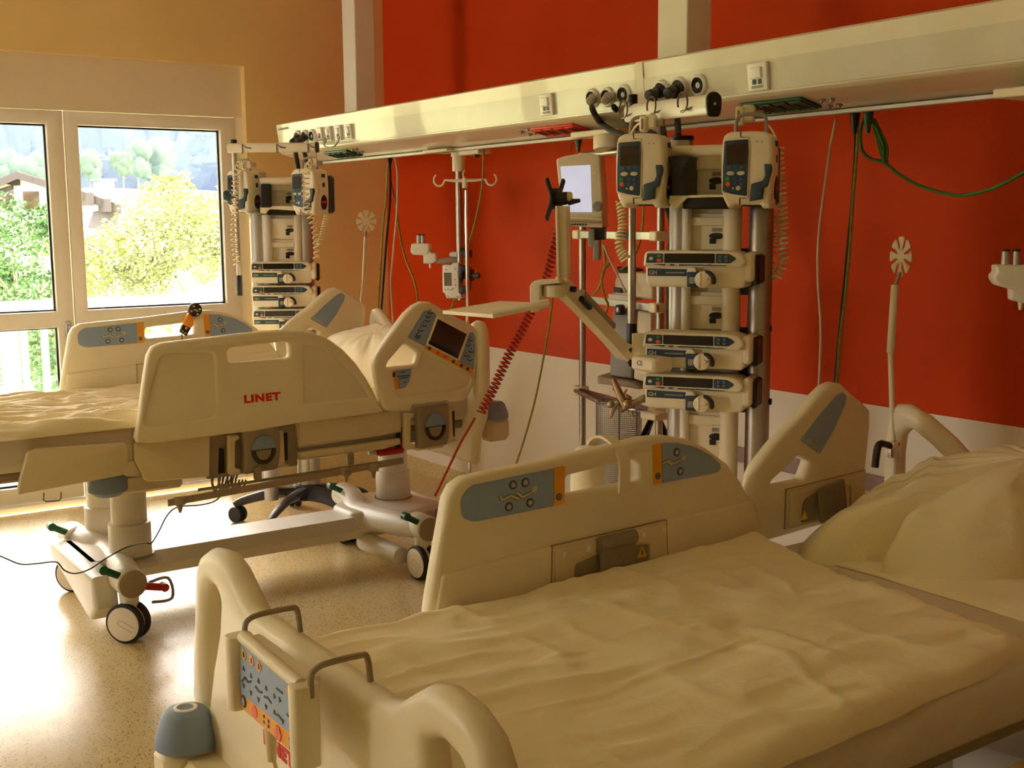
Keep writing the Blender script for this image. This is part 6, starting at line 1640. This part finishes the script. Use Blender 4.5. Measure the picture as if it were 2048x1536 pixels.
# star-shaped line holders on rods at the heads of both beds
def star_shape(r):
    out = []
    for k in range(8):
        a = 2*pi*k/8+pi/8*0
        big = 1.0
        for da, rr in ((-.30, .93), (-.18, 1.0), (.18, 1.0), (.30, .93), (.19, .60), (.30, .34), (.44, .32), (.50, .36)):
            out.append((r*rr*cos(a+da), r*rr*sin(a+da)))
    return out
def line_holder(top, u0, joints, t, r, lab, phi, sx=1.0):
    T = plane_at(top[0], top[1], t, phi); root = thing('line_holder', lab, 'line holder', tuple(T[0]), 'star-shaped line holders')
    g = G(); g.plate([(x*sx, y) for x, y in star_shape(r)], T, -.003, .003, .001); obj('star_plate', g, palepl, root)
    pts = [at(u, v, t=t+.0) for u, v in joints]
    g = G(); g.tube([pts[0], pts[1]], .005, 8); obj('neck', g, steel, root)
    g = G(); g.tube(smooth(pts[1:3], 3), .0115 if t < 4.6 else .009, 10); obj('flexible_sleeve', g, palepl, root)
    g = G(); g.tube(smooth(pts[2:], 3), .0085 if t < 4.6 else .0065, 10); obj('rod', g, palepl, root)
    return root
t2 = (at(1800, 560, y=-.62)-CAM).dot(fwd)
lh = line_holder((1802, 513), 0, [(1800, 545), (1790, 570), (1781, 705), (1784, 800), (1786, 905), (1787, 960)], t2, .060, 'star-shaped cream line holder on a bent rod at the near bed', radians(18), .56)
t1 = (at(733, 450, y=-.62)-CAM).dot(fwd)
line_holder((733, 443), 0, [(732, 462), (731, 474), (727, 560), (721, 612), (719, 640), (719, 700)], t1, .060, 'star-shaped cream line holder on a straight rod at the far bed', radians(50), .95)
cl = at(1788, 895, t=t2-.02)
g = G(); g.cyl(cl+Vector((0, 0, -.03)), cl+Vector((0, 0, .018)), .018, n=18, b=.003); obj('clamp_collar', g, chrome, lh)
g = G(); g.tube(smooth([cl, at(1768, 888, t=t2-.04), at(1756, 893, t=t2-.05), at(1750, 935, t=t2-.05)], 4), [.010]*5+[.011]*8, 8); obj('clamp_lever', g, black, lh)
g = G(); c = at(1783, 930, t=t2); g.box(c.x-.02, c.x+.02, c.y-.01, c.y+.03, c.z-.06, c.z+.03, .005); obj('clamp_base', g, palepl, lh)

# handset clipped to the far rail
TH = (Vector((XF+.03, 0, 0)), Vector((0, 1, 0)), Vector((0, 0, 1)), Vector((1, 0, 0)))
CHS = lambda pts: tr_f(crop(340, 590, 17.07, pts), TH)
hs = thing('patient_handset', 'orange and brown handset with a round head hooked on the far rail', 'remote control', tuple(at(385, 640, x=XF+.04)))
g = G(); g.plate(rnd(CHS([(590, 600), (720, 640), (740, 760), (760, 1010), (665, 1130), (400, 1010), (480, 790)]), .003), TH, .0, .022, .004); obj('body', g, orangest, hs)
g = G(); g.plate(rnd(CHS([(400, 1000), (668, 1125), (520, 1390), (285, 1250)]), .003), TH, .0, .022, .004); obj('lower_body', g, darkbr, hs)
c = CHS([(810, 500)])[0]; r_ = abs(CHS([(1040, 500)])[0][0]-c[0]); g = G(); g.plate([circ(c[0], c[1], r_, 24)], TH, .0, .026, .005); obj('round_head', g, darkbr, hs)
g = G()
for (u, v) in ((745, 375), (945, 475), (665, 545), (870, 645)):
    q = CHS([(u, v)])[0]; g.plate([circ(q[0], q[1], .0065, 3)], TH, .026, .0275)
q = CHS([(740, 500), (800, 490), (840, 540), (890, 540)]); [seg2(g, x, y, .004, TH, .026, 0) for x, y in zip(q, q[1:])]
obj('head_symbols', g, btnw, hs)
g = G()
for (u, v) in ((600, 730), (730, 800), (520, 910), (660, 980), (500, 1120)):
    q = CHS([(u, v)])[0]; g.plate([circ(q[0], q[1], .006, 12)], TH, .022, .0245, .0006, 2)
obj('keys', g, mat('light_orange_key', (240, 150, 80), .4), hs)
g = G()
for (u, v) in ((375, 1230), (465, 1290)):
    q = CHS([(u, v)])[0]; g.plate([rect(q[0]-.004, q[0]+.004, q[1]-.003, q[1]+.003)], TH, .022, .023)
obj('lower_keys', g, btnw, hs)
g = G(); a = P3(TH, CHS([(380, 1330)])[0], .01); g.tube(smooth([a, a+Vector((.01, -.01, -.05)), a+Vector((-.02, -.02, -.14)), a+Vector((-.03, 0, -.2))], 4), .004, 6); obj('cable', g, taupe, hs)

# cream holder hooked over the near bed's rail
hk = thing('bottle_holder', 'cream curved holder hooked over the near bed side rail', 'holder', tuple(at(1225, 900, x=XF+DB2.x)))
xr_ = XF+DB2.x
pc = at(1228, 905, x=xr_)
g = G()
prof_ = [Vector((xr_-.085, 0, -.01)), Vector((xr_-.088, 0, .03)), Vector((xr_-.072, 0, .058)), Vector((xr_-.038, 0, .070)), Vector((xr_+.005, 0, .058)), Vector((xr_+.034, 0, .025)), Vector((xr_+.036, 0, -.03)), Vector((xr_+.034, 0, -.055))]
pr = smooth([Vector((p.x, pc.y, pc.z-.038+p.z)) for p in prof_], 4)
vs = []; fs = []
for i, p in enumerate(pr):
    tdir = (pr[min(i+1, len(pr)-1)]-pr[max(0, i-1)]).normalized(); n = Vector((-tdir.z, 0, tdir.x))
    for s_, o_2 in ((-1, 0), (1, 0), (1, 1), (-1, 1)):
        vs.append(p+Vector((0, s_*.016, 0))+n*(.006*o_2))
for i in range(len(pr)-1):
    for k in range(4): l = (k+1) % 4; fs.append((i*4+k, i*4+l, (i+1)*4+l, (i+1)*4+k))
fs += [(3, 2, 1, 0), tuple((len(pr)-1)*4+k for k in range(4))]
g.add(vs, fs); obj('hook_strap', g, palepl, hk)
g = G(); q = Vector((xr_-.085, pc.y-.015, pc.z-.055))
g.lathe(q+Vector((0, 0, -.19)), (0, 0, 1), [(0, .040), (.004, .043), (.21, .043), (.235, .037), (.248, .022), (.252, .004)], 28); obj('shell', g, palepl, hk)

# wire mesh basket and metal clamps on the rack
TB2 = plane_at(1232, 880, 4.20, radians(38))
bk = thing('wire_basket', 'hanging steel wire mesh basket below the rack clamps', 'basket', tuple(at(1232, 880, t=4.25)))
(a0, a1) = tr_f([(1193, 806), (1272, 1000)], TB2)
x0, x1, zt, zb_ = a0[0], a1[0], a0[1], a1[1]
g = G(); dep = .09
nx, nz = 20, 46
for (oo, uu, w) in ((TB2[0], TB2[1], x1-x0), (TB2[0]-TB2[3]*dep, TB2[1], x1-x0)):
    for i in range(nx+1):
        x = x0+w*i/nx; a = oo+uu*x+Vector((0, 0, zt)); b_ = oo+uu*x+Vector((0, 0, zb_)); g.tube([a, b_], .0011, 3)
    for j in range(nz+1):
        z = zt+(zb_-zt)*j/nz; g.tube([oo+uu*x0+Vector((0, 0, z)), oo+uu*x1+Vector((0, 0, z))], .0011, 3)
for sx in (x0, x1):
    for j in range(0, nz+1):
        z = zt+(zb_-zt)*j/nz; a = TB2[0]+TB2[1]*sx+Vector((0, 0, z)); g.tube([a, a-TB2[3]*dep], .0011, 3)
    for k in range(1, 6):
        a = TB2[0]+TB2[1]*sx-TB2[3]*(dep*k/6); g.tube([a+Vector((0, 0, zt)), a+Vector((0, 0, zb_))], .0011, 3)
o = obj('mesh', g, steel, bk, ang=None); o['kind'] = 'stuff'
g = G(); cs = [TB2[0]+TB2[1]*sx-TB2[3]*dd+Vector((0, 0, zt)) for sx, dd in ((x0, 0), (x1, 0), (x1, dep), (x0, dep))]
g.tube(cs, .0035, 6, closed=True); obj('rim', g, steel, bk)
g = G()
for cx in (x0, (x0+x1)/2+.01, x1): a = TB2[0]+TB2[1]*cx; g.tube([a+Vector((0, 0, zt)), a+Vector((0, 0, zb_))], .0028, 5)
obj('frame_wire', g, steel, bk)
brass = mat('tarnished_metal', (186, 166, 132), .32, .85, var=.1)
jc = thing('joint_clamp', 'tangled swivel joint clamps of worn metal on the rack rail', 'clamp', tuple(at(1245, 800, t=4.15)))
def PJ(u, v, t=4.12): return at(u, v, t=t)
g = G(); g.tube([PJ(1226, 757), PJ(1240, 790), PJ(1252, 815)], [.010, .014, .016], 10); obj('clamp_arm', g, brass, jc)
g = G(); g.tube([PJ(1236, 805), PJ(1228, 812), PJ(1222, 832), PJ(1218, 838)], [.010, .012, .006, .004], 8); g.ell(PJ(1222, 809, 4.08), .014, .014, .012); obj('ball_joint', g, brass, jc)
g = G(); g.ell(PJ(1254, 809, 4.08), .016, .016, .016); g.tube([PJ(1240, 822), PJ(1254, 812), PJ(1270, 805), PJ(1284, 797)], [.009, .013, .010, .012], 10); obj('ball_joint', g, brass, jc)
g = G(); g.tube([PJ(1247, 790), PJ(1254, 778)], .004, 6); g.tube([PJ(1232, 776), PJ(1226, 780)], .004, 6); g.tube([PJ(1262, 822), PJ(1266, 834)], .007, 7); g.cyl(PJ(1250, 792), PJ(1262, 800), .011, n=10, b=.003); obj('thumb_screw', g, brass, jc)
g = G(); g.cyl(PJ(1282, 799), PJ(1292, 796), .014, n=14, b=.003); obj('end_knob', g, brass, jc)
g = G(); c = PJ(1308, 818, 4.1); g.box(c.x-.04, c.x+.04, c.y-.03, c.y+.03, c.z-.035, c.z-.01, .004); obj('foot_block', g, palepl, jc)
tri = thing('folded_stand', 'black folded tripod legs behind the lower column', 'stand', tuple(at(1320, 880, t=4.3)))
for (a, b_) in (((1303, 838), (1283, 880)), ((1303, 838), (1262, 960)), ((1318, 838), (1336, 882)), ((1318, 838), (1345, 900))):
    g = G(); p0 = at(*a, t=4.3); p1 = at(*b_, t=4.25); g.tube([p0, p1+(p1-p0)*1.6], .011, 8); obj('leg', g, black, tri)
# ------------------------------------------------------------------ cables, hoses, coiled leads
def cable(name, pts, r, m, label, cat='cable', group=None, seg=6, n=7):
    P = smooth([at(p[0], p[1], t=p[2]) for p in pts], seg)
    g = G(); g.tube(P, r, n); o = obj(name, g, m, ang=None); return tag(o, label, cat, group)
def ty(u, v, y): return (at(u, v, y=y)-CAM).dot(fwd)
def yp(L, y): return [(u, v, ty(u, v, y if not isinstance(y, (list, tuple)) else y[i])) for i, (u, v) in enumerate(L)]
def coil(name, pts, R_, r, turns, m, label, cat='cable', group=None, lead=None):
    P = smooth([at(p[0], p[1], t=p[2]) for p in pts], 12)
    L = [0]
    for a, b in zip(P, P[1:]): L.append(L[-1]+(b-a).length)
    N = turns*9; out = []; k = 0; a = None
    for i in range(N+1):
        s_ = L[-1]*i/N
        while k < len(L)-2 and L[k+1] < s_: k += 1
        f = (s_-L[k])/max(1e-9, L[k+1]-L[k]); c = P[k].lerp(P[k+1], f); T = (P[k+1]-P[k]).normalized()
        a = (a-T*a.dot(T)).normalized() if a else T.orthogonal().normalized()
        b = T.cross(a); t = 2*pi*i/9
        rr = R_[0]+(R_[1]-R_[0])*i/N if isinstance(R_, tuple) else R_
        out.append(c+a*(rr*cos(t))+b*(rr*sin(t)))
    if lead: out = smooth([at(*q[:2], t=q[2]) for q in lead], 4)+out
    g = G(); g.tube(out, r, 5); o = obj(name, g, m, ang=None); return tag(o, label, cat, group)
GC = 'coiled cream pump leads'
coil('coiled_lead', [(1240, 402, 3.62), (1246, 450, 3.62), (1240, 490, 3.62), (1252, 520, 3.62)], (.012, .015), .0034, 17, coilc, 'coiled cream lead hanging below the near left volumetric pump', group=GC)
coil('coiled_lead', [(1557, 292, 3.5), (1561, 360, 3.5), (1566, 440, 3.5), (1566, 500, 3.5), (1566, 530, 3.5), (1552, 556, 3.5)], .0135, .0034, 27, coilc, 'outer coiled cream lead right of the near right volumetric pump', group=GC, lead=[(1533, 246, 3.52), (1545, 262, 3.5), (1554, 280, 3.5)])
coil('coiled_lead', [(1546, 420, 3.56), (1548, 470, 3.56), (1542, 510, 3.56), (1538, 536, 3.56), (1550, 558, 3.53)], .0125, .0034, 15, coilc, 'inner coiled cream lead beside the thick steel pole', group=GC)
coil('coiled_lead', [(482, 322, 5.70), (472, 350, 5.66), (470, 385, 5.70), (470, 425, 5.72), (468, 470, 5.72), (474, 530, 5.74)], .015, .003, 22, coilc, 'coiled cream lead over the far left volumetric pump', group=GC)
coil('coiled_lead', [(620, 325, 5.42), (612, 350, 5.36), (612, 400, 5.36), (620, 430, 5.38), (630, 460, 5.4), (634, 500, 5.4), (633, 518, 5.4)], .015, .003, 20, coilc, 'coiled cream lead over the far right volumetric pump', group=GC)
coil('coiled_lead', [(654, 430, 5.46), (647, 460, 5.45), (638, 490, 5.44)], .012, .003, 12, coilc, 'short coiled cream lead right of the far right pump', group=GC)
def clip(u, v, t, s_, label, phi=.6):
    c = at(u, v, t=t); r = thing('lead_clip', label, 'clip', tuple(c), 'cream lead clips')
    M_ = Matrix.Translation(c) @ Matrix.Rotation(phi, 4, 'Z')
    g = G(); g.box(-.016*s_, .004*s_, -.02, .012, -.026*s_, .020*s_, .004, M=M_); g.box(-.002*s_, .030*s_, -.012, .016, -.018*s_, .024*s_, .006, M=M_); obj('jaw', g, palepl, r)
    g = G(); g.box(-.012*s_, -.004*s_, -.022, -.018, -.018*s_, .010*s_, .001, M=M_); obj('slot', g, taupe, r)
    g = G(); g.box(.026*s_, .052*s_, -.006, .014, -.010*s_, .010*s_, .003, M=M_); obj('release_tab', g, taupe, r)
clip(1293, 246, 3.40, 1.0, 'cream lead clip above the near left volumetric pump')
clip(1486, 230, 3.42, 1.15, 'cream lead clip on the handle of the near right volumetric pump')
clip(492, 330, 5.72, .9, 'cream lead clip above the far left volumetric pump', .9)
clip(624, 326, 5.42, .9, 'cream lead clip above the far right volumetric pump', .9)
cable('thin_lead', [(1262, 268, 3.44), (1270, 254, 3.42), (1280, 247, 3.40), (1290, 245, 3.39)], .0032, coilc, 'thin cream lead running into the clip above the near left pump')

# hoses at the gas outlets
GH_ = 'black gas hoses'
tb = lambda u, v: ty(u, v, -.87)
cable('gas_hose', [(1184, 214, ty(1184, 214, -.93)), (1188, 226, ty(1188, 226, -.95)), (1200, 244, 4.4), (1222, 260, 4.2), (1250, 272, 3.95), (1290, 292, 3.8), (1340, 330, 3.72)], .011, rubber, 'black gas hose from the outlet furthest left in the middle group', 'hose', GH_)
cable('gas_hose', [(1228, 214, ty(1228, 214, -.93)), (1240, 228, 4.4), (1262, 246, 4.1), (1292, 262, 3.9), (1330, 280, 3.75), (1352, 300, 3.7)], .011, rubber, 'black gas hose passing behind the wire hook of the middle group', 'hose', GH_)
cable('gas_hose', [(1308, 196, ty(1308, 196, -.97)), (1314, 224, 4.35), (1324, 250, 4.1), (1330, 280, 3.8), (1338, 330, 3.72)], .010, rubber, 'black gas hose dropping behind the near left pump', 'hose', GH_)
cable('gas_hose', [(1350, 190, ty(1350, 190, -.97)), (1354, 215, 4.25), (1355, 245, 3.95), (1356, 276, 3.63)], .011, rubber, 'black gas hose dropping into the capped pole', 'hose', GH_)
cable('gas_hose', [(1330, 405, 3.66), (1340, 430, 3.66), (1346, 470, 3.66), (1341, 505, 3.66), (1338, 700, 3.68)], .011, rubber, 'black hose running down beside the near column guide tubes', 'hose', GH_)
cable('gas_hose', [(590, 288, ty(590, 288, -.90)), (592, 310, 5.95), (597, 340, 5.9), (600, 372, 5.9)], .012, rubber, 'left black hose below the far gas outlets', 'hose', GH_)
cable('gas_hose', [(606, 288, ty(606, 288, -.90)), (609, 305, 5.9), (614, 325, 5.8), (617, 352, 5.75)], .012, rubber, 'right black hose below the far gas outlets', 'hose', GH_)
def gas_plug(p0, p1, r, m, label, rad=.017):
    o0 = at(p0[0], p0[1], y=-.845); o1 = at(p1[0], p1[1], y=-.93)
    root = thing('gas_plug', label, 'plug', tuple(o0), 'gas plugs in the outlets')
    g = G(); g.cyl(o0, o0+(o1-o0)*.45, rad*1.15, rad, n=18, b=.002); obj('plug_body', g, m, root)
    g = G(); g.cyl(o0+(o1-o0)*.4, o1, rad*.8, rad*.9, n=16, b=.003); obj('coupling', g, m, root)
    return o1
gas_plug((1187, 197), (1180, 202), 0, alu, 'silver gas plug in the first outlet of the middle group')
gas_plug((1217, 194), (1210, 200), 0, alu, 'silver gas plug in the second outlet of the middle group')
gas_plug((1325, 181), (1297, 191), 0, black, 'black gas plug pointing left in the first outlet of the right group', .020)
gas_plug((1360, 175), (1335, 187), 0, black, 'black gas plug pointing left in the second outlet of the right group', .020)
gas_plug((597, 274), (584, 284), 0, black, 'black gas plug in the first far outlet', .018)
gas_plug((612, 273), (594, 284), 0, black, 'black gas plug in the second far outlet', .018)
cable('signal_wire', [(634, 282, ty(634, 282, -.86)), (642, 279, ty(642, 279, -.87)), (650, 276, ty(650, 276, -.88)), (652, 282, ty(652, 282, -.90)), (648, 290, ty(648, 290, -.92)), (656, 295, ty(656, 295, -.92)), (668, 293, ty(668, 293, -.92)), (676, 284, ty(676, 284, -.89)), (679, 274, ty(679, 274, -.86))], .0035, greym, 'grey looped wire between the far data sockets')
cable('signal_wire', [(634, 290, 5.75), (633, 300, 5.75), (633, 318, 5.72), (636, 340, 5.7)], .003, greym, 'thin grey wire dropping from the far outlets')

# leads hanging from the beam
cable('mains_lead', yp([(1672, 238), (1660, 300), (1646, 400), (1637, 480), (1636, 560), (1641, 640), (1641, 700), (1636, 800)], [-.62, -.6, -.56, -.52, -.5, -.48, -.46, -.44]), .0045, cordw, 'pale lead hanging furthest left behind the near bed')
cable('mains_lead', yp([(1712, 232), (1711, 300), (1705, 400), (1697, 480), (1690, 560), (1682, 640), (1674, 720), (1668, 790)], -.52), .0055, rubber, 'black lead hanging beside the yellow green one at the near bed')
cable('earth_lead', yp([(1716, 232), (1714, 300), (1707, 390), (1701, 480), (1692, 580), (1680, 680), (1676, 740), (1671, 790)], -.56), .005, yellowgreen, 'yellow green earth lead hanging behind the near bed')
cable('earth_lead', yp([(1740, 232), (1724, 248), (1721, 280), (1726, 305), (1742, 318), (1760, 322), (1772, 328), (1800, 350), (1840, 372), (1890, 387), (1930, 390), (1990, 375), (2060, 338)], -.52), .0055, greencab, 'green earth lead sagging across the orange wall at the right')
g = G()
rr = random.Random(3)
for k in range(7):
    pts = [Vector((rr.uniform(-.006, .006), rr.uniform(-.006, .006), 0)) for _ in range(4)]
    g.tube(smooth([at(1744+k*.4, 238, y=-.53)+pts[0], at(1750+k*1.2, 262, y=-.53)+pts[1], at(1760+k*1.6, 295, y=-.53)+pts[2], at(1769+k*.6, 325, y=-.53)+pts[3]], 5), .0042, 6)
o = obj('lead_bundle', g, greencab, ang=None); tag(o, 'bundled loops of green lead hanging below the beam', 'cable', kind='stuff')
def beam_plug(u, v, m, label):
    c = at(u, v, y=-.60); r = thing('earth_plug', label, 'plug', tuple(c), 'plugs under the beam')
    g = G(); g.cyl((c.x, c.y, c.z-.03), (c.x, c.y, 1.874), .011, .017, n=14, b=.002); g.cyl((c.x, c.y, c.z-.055), (c.x, c.y, c.z-.028), .006, .010, n=10); obj('plug_body', g, m, r)
beam_plug(1710, 232, black, 'black plug under the beam above the near bed'); beam_plug(1737, 230, green, 'green plug under the beam beside the black one')
beam_plug(1157, 276, green, 'green plug under the beam above the monitor'); beam_plug(779, 315, black, 'dark plug under the beam by the wall corner')
cable('mains_lead', yp([(790, 314), (795, 350), (794, 420), (787, 500), (782, 560), (785, 620), (787, 660)], -.55), .006, cordw, 'pale lead hanging on the orange wall behind the far bed')
cable('mains_lead', yp([(780, 320), (780, 400), (773, 480), (767, 560), (761, 640)], -.50), .006, rubber, 'black lead hanging at the wall corner behind the far bed')
cable('earth_lead', yp([(776, 320), (772, 400), (767, 440), (762, 520), (757, 600), (756, 645)], -.60), .0058, yellowgreen, 'yellow green lead hanging straight by the wall corner')
cable('earth_lead', yp([(779, 322), (781, 360), (792, 410), (800, 470), (812, 520), (828, 560), (835, 595), (838, 640)], -.45), .0055, yellowgreen, 'yellow green lead curving right across the orange wall')
cable('earth_lead', yp([(967, 300), (966, 350), (960, 400), (950, 445), (938, 490), (925, 560), (908, 602), (896, 640)], -.62), .0045, yellowgreen, 'yellow green lead curving behind the drip pole')
cable('earth_lead', [(1287, 410, 4.15), (1285, 450, 4.15), (1278, 490, 4.15), (1260, 525, 4.1), (1240, 540, 4.1)], .004, yellowgreen, 'yellow green lead below the near left pump')
cable('earth_lead', [(1205, 485, 4.2), (1210, 520, 4.2), (1207, 545, 4.2), (1198, 575, 4.25), (1186, 590, 4.3)], .0045, yellowgreen, 'yellow green lead forking left below the monitor')
cable('earth_lead', [(1222, 524, 4.2), (1208, 540, 4.19), (1203, 565, 4.2), (1210, 595, 4.22), (1216, 610, 4.25), (1208, 635, 4.3)], .0045, yellowgreen, 'yellow green lead forking right below the monitor')
cable('signal_wire', [(1207, 490, 4.16), (1222, 524, 4.16), (1240, 560, 4.16), (1252, 586, 4.16)], .0035, cordw, 'pale wire running down to the grey unit top')
cable('signal_wire', [(1262, 640, 4.0), (1276, 670, 3.9), (1290, 700, 3.8)], .0035, cordw, 'pale wire behind the black rod grip')
cable('signal_wire', [(1141, 300, ty(1141, 300, -.66)), (1143, 285, ty(1143, 285, -.64)), (1155, 279, ty(1155, 279, -.62))], .003, yellowgreen, 'thin green wire to the plug above the monitor')
cable('earth_lead', [(1106, 592, 4.4), (1100, 640, 4.5), (1088, 710, 4.6), (1070, 800, 4.7), (1048, 880, 4.8), (1028, 940, 4.85)], .0042, yellowgreen, 'thin yellow green lead in front of the white wall zone')
coil('coiled_hose', [(1122, 440, 4.85), (1108, 495, 4.85), (1092, 555, 4.85), (1058, 632, 4.85), (1020, 705, 4.85), (988, 775, 4.85), (962, 826, 4.85)], .0175, .0042, 46, redhose, 'coiled red air hose between the arm and the far bed', 'hose')
cable('air_hose', [(950, 836, 4.85), (935, 862, 4.85), (920, 888, 4.85), (895, 940, 4.85), (870, 992, 4.83)], .005, redhose, 'straight red air hose down to the base of the far bed', 'hose')
cz = [(0, 1112), (40, 1128), (75, 1127), (112, 1124), (128, 1140), (150, 1147), (180, 1138), (215, 1115), (255, 1094), (290, 1086), (303, 1086), (318, 1062), (335, 1030), (356, 1014)]
P_ = [(u, v, 4.25) if i < 9 else (u, v, 4.3+.02*i) for i, (u, v) in enumerate(cz)]
P_ = [(-60, 1090, 4.3)]+P_+[(400, 1010, 4.55), (430, 1002, 4.5), (446, 986, 4.5)]
cable('thin_cable', P_, .0026, darkgrey, 'thin dark cable sagging under the foot of the far bed')
